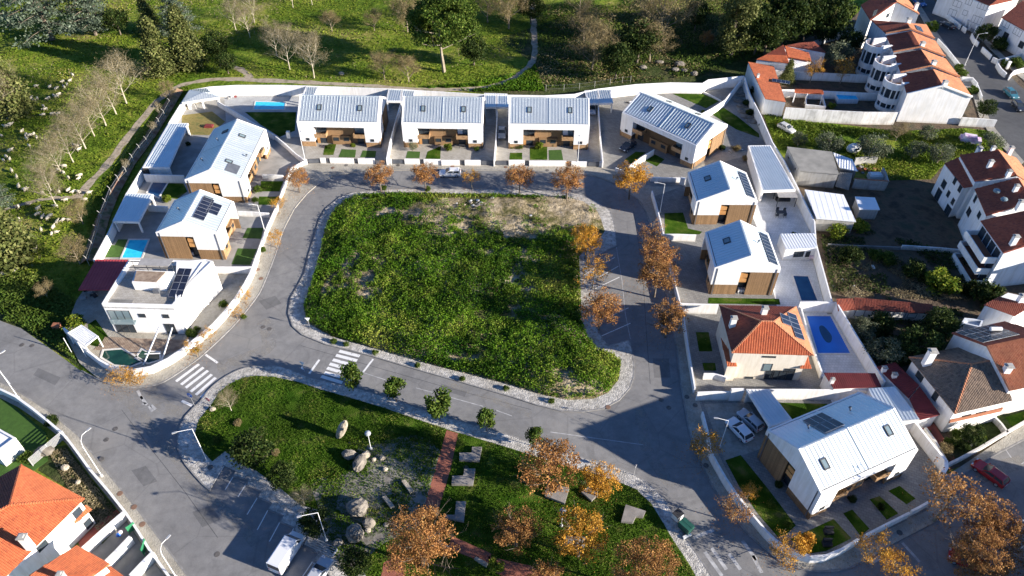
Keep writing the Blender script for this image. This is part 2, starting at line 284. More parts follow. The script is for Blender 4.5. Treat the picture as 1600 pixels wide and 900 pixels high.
# ---------------------------------------------------------------- mesh helpers
class MB:
    def __init__(s): s.v = []; s.f = []; s.mi = []; s.uv = None; s.cur = 0
    def add(s, vs, fs):
        n = len(s.v); s.v.extend(tuple(p) for p in vs)
        for f in fs: s.f.append(tuple(i+n for i in f)); s.mi.append(s.cur)
        return s
    def box(s, x0, x1, y0, y1, z0, z1):
        vs = [(x0, y0, z0), (x1, y0, z0), (x1, y1, z0), (x0, y1, z0), (x0, y0, z1), (x1, y0, z1), (x1, y1, z1), (x0, y1, z1)]
        return s.add(vs, [(0, 3, 2, 1), (4, 5, 6, 7), (0, 1, 5, 4), (1, 2, 6, 5), (2, 3, 7, 6), (3, 0, 4, 7)])
    def rbox(s, c, sx, sy, z0, z1, a=0, taper=1.0):
        ca, sa = math.cos(a), math.sin(a); vs = []
        for z, k in ((z0, 1.0), (z1, taper)):
            for dx, dy in ((-1, -1), (1, -1), (1, 1), (-1, 1)):
                x, y = dx*sx/2*k, dy*sy/2*k; vs.append((c[0]+x*ca-y*sa, c[1]+x*sa+y*ca, z))
        return s.add(vs, [(0, 3, 2, 1), (4, 5, 6, 7), (0, 1, 5, 4), (1, 2, 6, 5), (2, 3, 7, 6), (3, 0, 4, 7)])
    def bar(s, a, b, w, h=None, up=Vector((0, 0, 1))):
        a, b = Vector(a), Vector(b); d = (b-a).normalized(); h = h or w
        r = d.cross(up)
        if r.length < 1e-4: r = Vector((1, 0, 0))
        r.normalize(); u = r.cross(d).normalized(); vs = []
        for p in (a, b):
            for i, j in ((-1, -1), (1, -1), (1, 1), (-1, 1)): vs.append(p+r*i*w/2+u*j*h/2)
        return s.add(vs, [(0, 1, 2, 3), (7, 6, 5, 4), (0, 4, 5, 1), (1, 5, 6, 2), (2, 6, 7, 3), (3, 7, 4, 0)])
    def prism(s, poly, z0, z1, bottom=True):
        """vertical prism over a plan polygon (z0, z1 numbers or per-vertex lists)"""
        n = len(poly); Z0 = z0 if hasattr(z0, '__len__') else [z0]*n; Z1 = z1 if hasattr(z1, '__len__') else [z1]*n
        ar = sum(poly[i][0]*poly[(i+1) % n][1]-poly[(i+1) % n][0]*poly[i][1] for i in range(n))
        if ar < 0: poly = list(poly)[::-1]; Z0 = list(Z0)[::-1]; Z1 = list(Z1)[::-1]
        vs = [(p[0], p[1], Z0[i]) for i, p in enumerate(poly)]+[(p[0], p[1], Z1[i]) for i, p in enumerate(poly)]
        fs = [(i, (i+1) % n, (i+1) % n+n, i+n) for i in range(n)]
        for t in tessellate_polygon([[Vector((p[0], p[1], 0)) for p in poly]]):
            a, b, c = t
            cr = (poly[b][0]-poly[a][0])*(poly[c][1]-poly[a][1])-(poly[b][1]-poly[a][1])*(poly[c][0]-poly[a][0])
            if cr < 0: b, c = c, b
            fs.append((a+n, b+n, c+n))
            if bottom: fs.append((a, c, b))
        return s.add(vs, fs)
    def sheet(s, poly, z): 
        n = len(poly); vs = [(p[0], p[1], z) for p in poly]; fs = []
        for a, b, c in tessellate_polygon([[Vector((p[0], p[1], 0)) for p in poly]]):
            cr = (poly[b][0]-poly[a][0])*(poly[c][1]-poly[a][1])-(poly[b][1]-poly[a][1])*(poly[c][0]-poly[a][0])
            fs.append((a, b, c) if cr > 0 else (a, c, b))
        return s.add(vs, fs)
    def tube(s, pts, rad, n=6, cap=True):
        pts = [Vector(p) for p in pts]; m = len(pts); rad = rad if hasattr(rad, '__len__') else [rad]*m
        vs = []; ref = None
        for i, p in enumerate(pts):
            d = (pts[min(i+1, m-1)]-pts[max(i-1, 0)]); d = d.normalized() if d.length > 1e-9 else Vector((0, 0, 1))
            if ref is None: ref = d.orthogonal().normalized()
            r = (ref-d*ref.dot(d)); r = r.normalized() if r.length > 1e-6 else d.orthogonal().normalized(); ref = r
            q = d.cross(r)
            for k in range(n):
                a = 2*math.pi*k/n; vs.append(p+(r*math.cos(a)+q*math.sin(a))*rad[i])
        fs = [(i*n+k, i*n+(k+1) % n, (i+1)*n+(k+1) % n, (i+1)*n+k) for i in range(m-1) for k in range(n)]
        if cap: fs.append(tuple(range((m-1)*n, m*n))); fs.append(tuple(reversed(range(n))))
        return s.add(vs, fs)
    def lathe(s, prof, c=(0, 0), n=12):
        vs = [(c[0]+r*math.cos(2*math.pi*k/n), c[1]+r*math.sin(2*math.pi*k/n), z) for r, z in prof for k in range(n)]
        fs = [(i*n+k, i*n+(k+1) % n, (i+1)*n+(k+1) % n, (i+1)*n+k) for i in range(len(prof)-1) for k in range(n)]
        fs.append(tuple(range((len(prof)-1)*n, len(prof)*n))); fs.append(tuple(reversed(range(n))))
        return s.add(vs, fs)
    def blob(s, c, r, seed=0, amp=.25, sub=2, flat=0.0, rough=0.0):
        rg = random.Random(seed); ico = ICO[sub]; k = [Vector((rg.uniform(-1, 1), rg.uniform(-1, 1), rg.uniform(-1, 1)))*2.2 for _ in range(7)]
        vs = []
        for p in ico[0]:
            f = 1+amp*sum(math.sin(p.dot(q)+i)*(.5 if i > 3 else 1) for i, q in enumerate(k))/4
            if rough: f += rough*(abs(math.sin(p.dot(k[0])*2.3+1))+abs(math.sin(p.dot(k[1])*3.1))+.6*math.sin(p.dot(k[2])*6)-1.3)
            z = p.z*f*r[2]; z = max(z, -r[2]*(1-flat)) if flat else z
            vs.append((c[0]+p.x*f*r[0], c[1]+p.y*f*r[1], c[2]+z))
        return s.add(vs, ico[1])
    def xf(s, mat, start=0):
        s.v[start:] = [tuple(mat @ Vector(p)) for p in s.v[start:]]; return s
    def mesh(s, name, mats, origin=None, smooth=False):
        me = bpy.data.meshes.new(name)
        vs = s.v if origin is None else [(p[0]-origin[0], p[1]-origin[1], p[2]-origin[2]) for p in s.v]
        me.from_pydata(vs, [], s.f)
        for m in ([mats] if isinstance(mats, str) else mats): me.materials.append(MAT[m])
        if any(s.mi): me.polygons.foreach_set('material_index', s.mi)
        if smooth: me.polygons.foreach_set('use_smooth', [True]*len(me.polygons))
        me.update(); return me
    def build(s, name, mats, parent=None, origin=None, smooth=False):
        return link(name, s.mesh(name, mats, origin, smooth), parent, origin)
def _ico():
    import bmesh
    out = {}
    for k in (1, 2, 3):
        b = bmesh.new(); bmesh.ops.create_icosphere(b, subdivisions=k, radius=1)
        out[k] = ([v.co.copy() for v in b.verts], [tuple(v.index for v in f.verts) for f in b.faces]); b.free()
    return out
ICO = _ico()
def link(name, me, parent=None, origin=None):
    o = bpy.data.objects.new(name, me); COL.objects.link(o)
    if parent is not None: o.parent = parent
    if origin is not None: o.location = origin
    return o
def tag(o, label=None, cat=None, group=None, kind=None):
    if label: o['label'] = label
    if cat: o['category'] = cat
    if group: o['group'] = group
    if kind: o['kind'] = kind
    return o
def thing(name, label, cat, loc=(0, 0, 0), rz=0.0, group=None):
    o = bpy.data.objects.new(name, None); COL.objects.link(o); o.location = loc; o.rotation_euler = (0, 0, rz); o.empty_display_size = .5
    return tag(o, label, cat, group)
def struct(name, mb, mats, parent=None, smooth=False):
    o = mb.build(name, mats, parent, smooth=smooth)
    if parent is None: o['kind'] = 'structure'
    return o
def dup(root, loc, rz=None, scale=None, label=None, group=None):
    r = root.copy(); COL.objects.link(r); r.location = loc
    if rz is not None: r.rotation_euler = (0, 0, rz)
    if scale is not None: r.scale = (scale,)*3 if not hasattr(scale, '__len__') else scale
    if label: r['label'] = label
    if group: r['group'] = group
    for ch in KIDS.get(root.name, []):
        c = ch.copy(); COL.objects.link(c); c.parent = r
        for g in KIDS.get(ch.name, []):
            d = g.copy(); COL.objects.link(d); d.parent = c
    return r
KIDS = {}
def note_kids(*roots):
    for r in roots:
        for a in r.children:
            KIDS.setdefault(r.name, []).append(a)
            for b in a.children: KIDS.setdefault(a.name, []).append(b)
def smoothp(pts, n=4, closed=True):
    P = [Vector(p) for p in pts]; m = len(P); out = []
    for i in range(m if closed else m-1):
        if closed: a, b, c, d = P[i-1], P[i], P[(i+1) % m], P[(i+2) % m]
        else: a, b, c, d = P[max(i-1, 0)], P[i], P[i+1], P[min(i+2, m-1)]
        for k in range(n):
            t = k/n; out.append(.5*((2*b)+(c-a)*t+(2*a-5*b+4*c-d)*t*t+(3*b-a-3*c+d)*t**3))
    if not closed: out.append(P[-1])
    return out
def offset(path, d, closed=False):
    """path moved sideways by d (left positive) with mitres"""
    n = len(path); out = []
    for i, p in enumerate(path):
        a = path[i-1] if (i > 0 or closed) else None; b = path[(i+1) % n] if (i < n-1 or closed) else None
        ns = []
        for q, r in ((a, p), (p, b)):
            if q is None or r is None: continue
            e = Vector((r[0]-q[0], r[1]-q[1]))
            if e.length > 1e-6: e.normalize(); ns.append(Vector((-e.y, e.x)))
        if not ns: out.append(Vector((p[0], p[1]))); continue
        m = sum(ns, Vector((0, 0))); m = m.normalized() if m.length > 1e-6 else ns[0]
        k = max(.4, m.dot(ns[0])); out.append(Vector((p[0], p[1]))+m*d/k)
    return out
def ribbon(path, w0, w1, z0, z1, closed=False, mb=None):
    """strip of wall or kerb between side offsets w0 and w1"""
    mb = mb or MB(); A = offset(path, w0, closed); B = offset(path, w1, closed); n = len(path); m = n if closed else n-1
    Z1 = z1 if hasattr(z1, '__len__') else [z1]*n; vs = []
    for i in range(n): vs += [(A[i][0], A[i][1], z0), (B[i][0], B[i][1], z0), (B[i][0], B[i][1], Z1[i]), (A[i][0], A[i][1], Z1[i])]
    fs = []
    for i in range(m):
        a, b = i*4, ((i+1) % n)*4
        fs += [(a+3, a+2, b+2, b+3), (a+2, a+1, b+1, b+2), (a, a+3, b+3, b)]
    if not closed: fs += [(0, 1, 2, 3), (4*n-1, 4*n-2, 4*n-3, 4*n-4)]
    mb.add(vs, fs)
    return mb
def wall(label, top_px, h, name='garden_wall', mat='plaster', t=.22, cat='wall', cap=None, group=None):
    path = [G(x, y, h) for x, y in top_px]; o = path[len(path)//2].copy(); o.z = 0
    mb = ribbon(path, -t/2, t/2, -.05, h); ob = mb.build(name, mat, origin=o)
    tag(ob, label, cat, group)
    if cap:
        c = ribbon(path, -t/2-.04, t/2+.04, h+.002, h+.06).mesh('coping', cap, o); link('coping', c, ob)
    return ob
# numpy quads: many small leaves
rs = np.random.RandomState(7)
def leaf_mesh(name, P, size, mat, up=.3, var=None, aspect=.6, rng=None):
    rng = rng or rs; n = len(P); size = np.broadcast_to(size, (n,))
    nr = rng.normal(size=(n, 3)); nr[:, 2] = np.abs(nr[:, 2])+up; nr /= np.linalg.norm(nr, axis=1, keepdims=True)
    a = rng.normal(size=(n, 3)); a -= nr*(a*nr).sum(1, keepdims=True); a /= np.linalg.norm(a, axis=1, keepdims=True); b = np.cross(nr, a)
    L = size[:, None]*.5; W = L*aspect
    V = np.stack([P-a*L, P-b*W+a*L*.1, P+a*L, P+b*W+a*L*.1], 1).reshape(-1, 3).astype(np.float32)
    me = bpy.data.meshes.new(name); me.vertices.add(4*n); me.vertices.foreach_set('co', V.ravel())
    me.loops.add(4*n); me.loops.foreach_set('vertex_index', np.arange(4*n, dtype=np.int32))
    me.polygons.add(n); me.polygons.foreach_set('loop_start', np.arange(0, 4*n, 4, dtype=np.int32))
    try: me.polygons.foreach_set('loop_total', np.full(n, 4, dtype=np.int32))
    except Exception: pass
    at = me.attributes.new('v', 'FLOAT', 'FACE'); v = rng.rand(n) if var is None else np.clip(var, 0, 1); at.data.foreach_set('value', v.astype(np.float32))
    me.materials.append(MAT[mat]); me.update(calc_edges=True); return me
def vnoise(x, y, s, seed=0):
    """smooth value noise, numpy, 0..1"""
    x, y = x*s+seed*17.3, y*s-seed*9.1; xi, yi = np.floor(x), np.floor(y); fx, fy = x-xi, y-yi
    fx = fx*fx*(3-2*fx); fy = fy*fy*(3-2*fy)
    h = lambda a, b: np.modf(np.abs(np.sin(a*127.1+b*311.7+seed*3.7)*43758.5453))[0]
    return (h(xi, yi)*(1-fx)+h(xi+1, yi)*fx)*(1-fy)+(h(xi, yi+1)*(1-fx)+h(xi+1, yi+1)*fx)*fy
def fbm(x, y, s, seed=0, o=3): return sum(vnoise(x, y, s*2**i, seed+i)*.5**i for i in range(o))/sum(.5**i for i in range(o))
def inpoly(x, y, poly):
    c = np.zeros(len(x), bool); n = len(poly)
    for i in range(n):
        x0, y0 = poly[i][0], poly[i][1]; x1, y1 = poly[(i+1) % n][0], poly[(i+1) % n][1]
        if y0 == y1: continue
        c ^= ((y0 > y) != (y1 > y)) & (x < (x1-x0)*(y-y0)/(y1-y0)+x0)
    return c
def scatter(poly, n, rng=None):
    rng = rng or rs; xs = [p[0] for p in poly]; ys = [p[1] for p in poly]
    x = rng.uniform(min(xs), max(xs), n*3); y = rng.uniform(min(ys), max(ys), n*3); m = inpoly(x, y, poly)
    return x[m][:n], y[m][:n]
# ================================================================ ground, roads, pavements
b = MB(); b.box(-900, 1100, -400, 1500, -3, -.05); struct('ground', b, 'field')
b = MB(); b.sheet(GL([(1165,128),(1235,70),(1330,30),(1400,-40),(1700,-60),(1900,300),(1900,700),(1600,700),(1480,735),(1390,620),(1298,490),(1270,360),(1224,268),(1190,200)]), -.02); struct('soil_ground', b, 'soil')
b = MB(); b.sheet(GL([(1190,172),(1240,186),(1330,196),(1400,205),(1510,200),(1552,205),(1572,232),(1560,240),(1500,245),(1470,262),(1455,280),(1380,282),(1250,280),(1224,262)]), -.008); struct('meadow', b, 'field')
b = MB(); b.sheet(GL([(780,60),(900,20),(1160,20),(1330,30),(1235,70),(1165,125),(1050,150),(930,152),(840,150),(760,146),(720,142),(790,130),(835,100)]), -.03); struct('scrub_ground', b, 'scrub')
road_out = [(-150,420),(0,501),(33,513),(83,548),(127,580),(160,597),(192,606),(230,604),(257,597),(297,571),(322,551),(366,509),(400,467),(413,443),(430,400),(443,360),(460,327),(480,303),(498,288),(520,276),(560,268.5),(650,266),(800,267),(910,273),(933,277),(960,287),(977,298),(997,313),(1008,330),(1020,365),(1030,410),(1040,460),(1047,500),(1057,550),(1062,597),(1070,640),(1077,677),(1090,713),(1107,750),(1127,783),(1150,813),(1170,837),(1193,857),(1223,880),(1267,893),(1327,889),(1393,851),(1453,820),(1479,805),(1484,775),(1500,745),(1546,716),(1600,688),(1800,560),(2000,1000),(1300,1350),(300,1250),(330,940),(293,898),(257,850),(217,797),(173,743),(123,680),(78,643),(22,607),(-150,520)]
b = MB(); b.sheet(GL(road_out), 0.0); road = struct('road', b, 'asphalt')
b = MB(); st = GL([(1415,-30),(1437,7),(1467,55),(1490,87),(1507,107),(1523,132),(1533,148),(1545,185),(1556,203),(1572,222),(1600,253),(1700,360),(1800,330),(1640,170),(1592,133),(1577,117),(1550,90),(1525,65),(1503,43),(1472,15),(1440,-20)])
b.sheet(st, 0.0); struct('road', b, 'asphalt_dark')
# pavement that carries the houses round the loop (west, north, east)
WPX = {'west': ([(146,406),(170,361.7),(177.5,345),(198,302),(223,261),(243,226),(265,190),(284,159.5),(296,141)], 2.2),
       'north': ([(296,141),(328,135.5),(370,133),(440,133),(477,134),(540,136),(607,138.5),(648,141),(700,144),(757,147.5),(799,148.5),(852,149.3),(898,147),(914,143),(934,139),(995,131.7),(1048,129),(1098,130),(1107,124.5),(1163,118.5)], 2.8),
       'east': ([(1164,120),(1172,147),(1189,180),(1207,222),(1225,250),(1249,298),(1273,346),(1275,380),(1300,471)], 2.6)}
wallpath = {k: [G(x, y, v[1]) for x, y in v[0]] for k, v in WPX.items()}
inner = road_out[5:49]
blk = [G2(p) for p in inner]+GL([(1481,770),(1480,745),(1478,722)])+[G(1434,664,2.2),G(1395,612,2.2),G(1370,575,2.2),G(1307.5,472.5,2.2)]+wallpath['east'][::-1]+wallpath['north'][::-1]+wallpath['west'][::-1]+GL([(120,470),(100,520),(125,568)])
b = MB(); b.prism(blk, -.06, .12); struct('pavement', b, 'cobble_beige')
b = ribbon([G2(p) for p in smoothp([(p[0], p[1], 0) for p in road_out[4:47]], 3, False)], -.02, .16, -.05, .135); struct('kerb', b, 'kerb')
# central lot
isl = [(551.7,301.7),(530,310),(510,326.7),(500,343.3),(493.3,366.7),(483.3,400),(477,426.7),(466.7,446.7),(455,466.7),(451.7,490),(458.3,510),(473.3,523.3),(510,538.3),(550,548),(586.7,558),(650,576.7),(720,596.7),(800,620),(840,633),(876.7,641.7),(910,643),(943,638),(966.7,625),(983,606.7),(989,590),(990,573),(987,548),(982,532),(951,541.5),(934,520),(929,500),(929,450),(931.7,400),(963,384),(960,352),(953,330),(933.3,316.7),(906.7,305),(880,299.5),(800,297.5),(700,296),(600,297)]
IS = GL(isl); b = MB(); b.prism(IS, -.06, .12); struct('pavement', b, 'cobble')
b = ribbon(IS, -.02 if False else -.16, .02, -.05, .135, True); struct('kerb', b, 'kerb')
lotpx = [(566,305),(540,313),(520,332),(508,360),(500,400),(488,440),(475,480),(480,505),(517,526),(587,546),(667,569),(733,586),(800,603),(843,617),(887,626),(927,624),(950,615),(967,593),(970,567),(958,556),(933,548),(917,527),(908,500),(907,450),(904,402),(915,392),(932,380),(945,362),(939,343),(933,330),(910,315),(880,308),(800,305),(700,304),(620,303)]
LOT = GL(lotpx)
# uneven soil of the lot: a grid with mounds, clipped to the lot outline
def relief(name, poly, step, hfun, mat, z0=.13, kind='structure', smooth=True):
    xs = [p[0] for p in poly]; ys = [p[1] for p in poly]
    X = np.arange(min(xs), max(xs)+step, step); Y = np.arange(min(ys), max(ys)+step, step)
    gx, gy = np.meshgrid(X, Y); ins = inpoly(gx.ravel(), gy.ravel(), poly); z = hfun(gx.ravel(), gy.ravel())
    e = np.full(gx.size, 1e9)
    for i in range(len(poly)):
        a = np.array(poly[i][:2]); c = np.array(poly[(i+1) % len(poly)][:2]); d = c-a; L = max(d@d, 1e-9)
        t = np.clip(((gx.ravel()-a[0])*d[0]+(gy.ravel()-a[1])*d[1])/L, 0, 1)
        e = np.minimum(e, np.hypot(gx.ravel()-a[0]-t*d[0], gy.ravel()-a[1]-t*d[1]))
    z = z0+np.where(ins, z*np.clip(e/2.0, 0, 1), 0); idx = -np.ones(gx.size, int); ins2 = ins; nx = len(X)
    idx[ins2] = np.arange(ins2.sum()); V = np.stack([gx.ravel()[ins2], gy.ravel()[ins2], z[ins2]], 1)
    F = []
    for j in range(len(Y)-1):
        r = idx[j*nx:(j+1)*nx]; q = idx[(j+1)*nx:(j+2)*nx]
        ok = (r[:-1] >= 0) & (r[1:] >= 0) & (q[1:] >= 0) & (q[:-1] >= 0)
        for i in np.nonzero(ok)[0]: F.append((r[i], r[i+1], q[i+1], q[i]))
    mb = MB(); mb.v = [tuple(v) for v in V]; mb.f = [tuple(int(k) for k in f) for f in F]; mb.mi = [0]*len(F)
    mb2 = MB(); mb2.sheet(poly, z0-.003); n = len(mb.v); mb.v += mb2.v; mb.f += [tuple(i+n for i in f) for f in mb2.f]; mb.mi += [0]*len(mb2.f)
    o = mb.build(name, mat, smooth=smooth); o['kind'] = kind; return o
def edge_dist(x, y, poly):
    e = np.full(np.shape(x), 1e9)
    for i in range(len(poly)):
        a = poly[i]; c = poly[(i+1) % len(poly)]; dx, dy = c[0]-a[0], c[1]-a[1]; t = np.clip(((x-a[0])*dx+(y-a[1])*dy)/max(dx*dx+dy*dy, 1e-9), 0, 1)
        e = np.minimum(e, np.hypot(x-a[0]-t*dx, y-a[1]-t*dy))
    return e
lot_h = lambda x, y: (1.5*fbm(x, y, .11, 3)+.55*fbm(x, y, .4, 9)-.45)*np.clip(edge_dist(x, y, LOT)/3.0, 0, 1)
relief('vacant_lot_ground', LOT, .6, lot_h, 'lot')
# park
prk = [(313,627),(324,612),(340,597),(368,580),(400,571.7),(440,573),(477,587),(500,593.5),(563,608),(640,633),(700,653),(760,669),(800,681),(833,693),(900,712),(935,722),(970,732),(1000,747),(1027,767),(1047,793),(1057,812),(1067,833),(1090,867),(1110,897),(1130,940),(1100,1000),(700,1050),(560,960),(512,896),(515,887.6),(487,877),(495.6,866),(475,851),(466,846),(459,825),(437,816.4),(442,806.7),(418,797),(423.6,787),(402,778),(407.6,768.4),(384,759),(388,750.5),(364,745),(369,736.5),(349,727),(328,767),(316,757),(290,727),(278,703),(278,677),(290,650)]
PK = GL(prk); b = MB(); b.prism(PK, -.06, .12); struct('pavement', b, 'cobble')
kp = [G2(p) for p in smoothp([(p[0], p[1], 0) for p in prk[-6:]+prk[:25]], 2, False)]
struct('kerb', ribbon(kp, -.16, .02, -.05, .135), 'kerb')
struct('kerb', ribbon(GL(prk[27:45]), -.14, .02, -.05, .135), 'kerb')
grs = [(333,630),(342,614),(360,600),(380,591),(400,588),(430,590),(467,598),(500,609),(560,626),(600,638),(640,652),(700,672),(760,690),(800,702),(840,715),(900,733),(940,745),(967,754),(993,765),(1017,787),(1033,813),(1053,847),(1077,883),(1100,925),(1080,980),(700,1010),(590,930),(560,880),(520,850),(505,800),(470,790),(440,765),(420,750),(400,736),(382,728),(352,706),(332,722),(314,702),(304,680),(311,657)]
GP = GL(grs); b = MB(); b.sheet(GP, .14); struct('park_lawn', b, 'lawn')
b = MB(); b.sheet([Vector((p.x, p.y, 0)) for p in smoothp(GL([(487,762),(500,748),(540,738),(556,705),(545,690),(600,690),(640,680),(672,690),(690,715),(682,760),(670,800),(640,830),(600,850),(570,875),(540,890),(515,860),(505,830),(500,800)]), 3)], .15); struct('gravel_ground', b, 'park_gravel')
# brick paths of the park: each run is one surface with brick courses as fine relief
b = MB(); b.sheet(GL([(698,673),(716,678),(704,735),(683,805),(660,802),(677,745)]), .16); b.sheet(GL([(706,838),(768,866),(763,883),(700,858)]), .16); b.sheet(GL([(763,870),(830,885),(860,905),(840,925),(765,892)]), .16); b.sheet(GL([(600,880),(625,868),(640,930),(590,930)]), .16)
struct('brick_path', b, 'brick_path')
slabs('brick_course', (.32, .10, .06), (.42, .15, .09), (.14, .06, .04), .22, .11, rot=.25)
bpy.data.objects['brick_path'].data.materials[0] = MAT['brick_course']
# south west pavement beside the big road, and bank behind it
swe = [(-150,520),(22,607),(78,643),(123,680),(173,743),(217,797),(257,850),(293,898),(330,940),(300,1250)]
swi = [(-150,545),(0,622),(30,637),(75,668),(103,692),(140,742),(197,812),(233,868),(262,905),(262,1200)]
b = MB(); b.prism(GL(swe+swi[::-1]), -.06, .12); struct('pavement', b, 'cobble_beige')
struct('kerb', ribbon(GL(swe), -.16, .02, -.05, .135), 'kerb')
# right: pavement in front of the brown roofed house, street pavements
b = MB(); b.prism(GL([(1484,775),(1500,745),(1546,716),(1600,688),(1800,560),(1780,530),(1600,663),(1560,690),(1500,730),(1480,742)]), -.06, .12); struct('pavement', b, 'cobble_beige')
struct('kerb', ribbon(GL([(1490,765),(1500,745),(1546,716),(1600,688),(1800,560)]), -.02, .16, -.05, .135), 'kerb')
b = MB(); b.prism(GL([(1437,7),(1467,55),(1490,87),(1507,107),(1523,132),(1533,148),(1545,185),(1556,203),(1572,222),(1600,253),(1594,258),(1560,225),(1543,205),(1530,183),(1520,150),(1508,137),(1493,110),(1478,90),(1456,58),(1428,7)]), -.06, .12); struct('pavement', b, 'concrete')
b = MB(); b.prism(GL([(1460,-20),(1472,12),(1503,38),(1530,60),(1556,86),(1583,112),(1700,210),(1700,200),(1590,108),(1560,80),(1535,55),(1508,34),(1480,10)]), -.06, .12); struct('pavement', b, 'concrete')
# dirt tracks
TRACKS = []
def track(pts, w, z=-.02, mat='track', name='dirt_track'):
    TRACKS.append((smoothp(GL(pts), 5, False), w))
    P = smoothp(GL(pts), 5, False); rg = random.Random(4); L = offset(P, w/2); Rr = offset(P, -w/2)
    poly = [(p[0]+rg.uniform(-.25, .25), p[1]+rg.uniform(-.25, .25)) for p in L]+[(p[0]+rg.uniform(-.25, .25), p[1]+rg.uniform(-.25, .25)) for p in Rr[::-1]]
    b = MB(); b.sheet(poly, z); return struct(name, b, mat)
track([(120,310),(130,298),(167,257),(200,213),(238,166),(262,146),(284,133),(333,124),(400,125),(467,128),(567,133),(667,140),(733,138.5),(767,135),(800,123),(820,110),(833,93),(836,67),(833,33),(832,0),(845,-30)], 1.7)
track([(0,330),(60,312),(120,305),(150,275)], 1.0, -.024)
track([(392,122),(375,108),(345,98)], 1.6, -.028)
b = MB(); b.sheet(GL([(330,108),(400,100),(400,80),(330,60),(420,90),(400,118),(330,120)]), -.03)
# banks of brown earth along the west wall
b = MB(); pth = GL([(138,412),(150,380),(160,345),(176,305),(202,258),(236,212),(262,170),(278,143)], 0); L = offset(pth, 1.5); Rr = offset(pth, -1.3); n = len(pth)
vs = []
for i in range(n): vs += [(L[i].x, L[i].y, -.04), (pth[i].x, pth[i].y, .9), (Rr[i].x, Rr[i].y, .3)]
b.add(vs, [(i*3+k, i*3+k+1, i*3+k+4, i*3+k+3) for i in range(n-1) for k in (0, 1)]); struct('earth_bank', b, 'bank')
b = MB(); b.sheet(GL([(0,505),(30,512),(60,530),(105,560),(128,578),(105,530),(110,500),(60,478),(0,470)]), -.035); struct('verge', b, 'scrub')
# yards
def yard(name, px, mat, z=.13): 
    b = MB(); b.sheet([p if isinstance(p, Vector) else G2(p) for p in px], z); return struct(name, b, mat)
wn = wallpath['north']
yard('yard_paving', [(478,257.5),(604,260),(772,261),(942,262)]+[wn[14], wn[13], wn[12], wn[11], wn[10], wn[9], wn[8], wn[7], wn[6], wn[5], wn[4]]+[(476,190)], 'paving')
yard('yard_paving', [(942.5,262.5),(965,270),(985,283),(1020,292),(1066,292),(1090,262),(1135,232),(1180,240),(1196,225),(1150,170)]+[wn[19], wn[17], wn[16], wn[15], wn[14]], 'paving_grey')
yard('yard_paving', [(404,396),(418,352),(432,335),(448,290),(462,266),(478,257),(475,190),wn[4],wn[3],wn[2],wn[1],wallpath['west'][7],wallpath['west'][5],wallpath['west'][4],wallpath['west'][2],wallpath['west'][0],(150,425),(330,432)], 'grey_yard')
yard('yard_paving', [(330,432),(402,398),(398,435),(372,470),(333,510),(300,540),(296,500)], 'concrete', .131)
yard('pool_terrace', [(355,205),(390,212),(440,215),(476,215),(470,150),(380,148),(350,150)], 'paving_blue', .134)
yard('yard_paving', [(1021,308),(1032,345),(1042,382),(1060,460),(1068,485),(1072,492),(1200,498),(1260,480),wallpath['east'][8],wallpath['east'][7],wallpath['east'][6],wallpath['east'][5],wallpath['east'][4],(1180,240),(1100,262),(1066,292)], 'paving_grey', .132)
yard('terrace_paving', [(1172,330),(1180,300),(1195,300),(1245,305),G(1271,346,2.6),G(1273,378,2.6),G(1298,470,2.6),(1296,500),(1218,500),(1208,455),(1200,400)], 'paving_white', .137)
yard('yard_paving', [(1073,492),(1078,545),(1088,600),(1091,617),(1170,625),(1290,622),(1286,583),(1250,500),(1200,497)], 'paving_grey', .133)
yard('terrace_paving', [(1248,492),(1312,492),(1395,632),(1300,632)], 'paving_white', .138)
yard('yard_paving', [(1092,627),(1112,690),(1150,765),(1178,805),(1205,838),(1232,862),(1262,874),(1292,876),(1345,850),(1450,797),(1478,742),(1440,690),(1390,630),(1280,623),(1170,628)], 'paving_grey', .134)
yard('driveway_paving', [(1100,632),(1168,630),(1205,690),(1195,700),(1132,722)], 'concrete', .139)
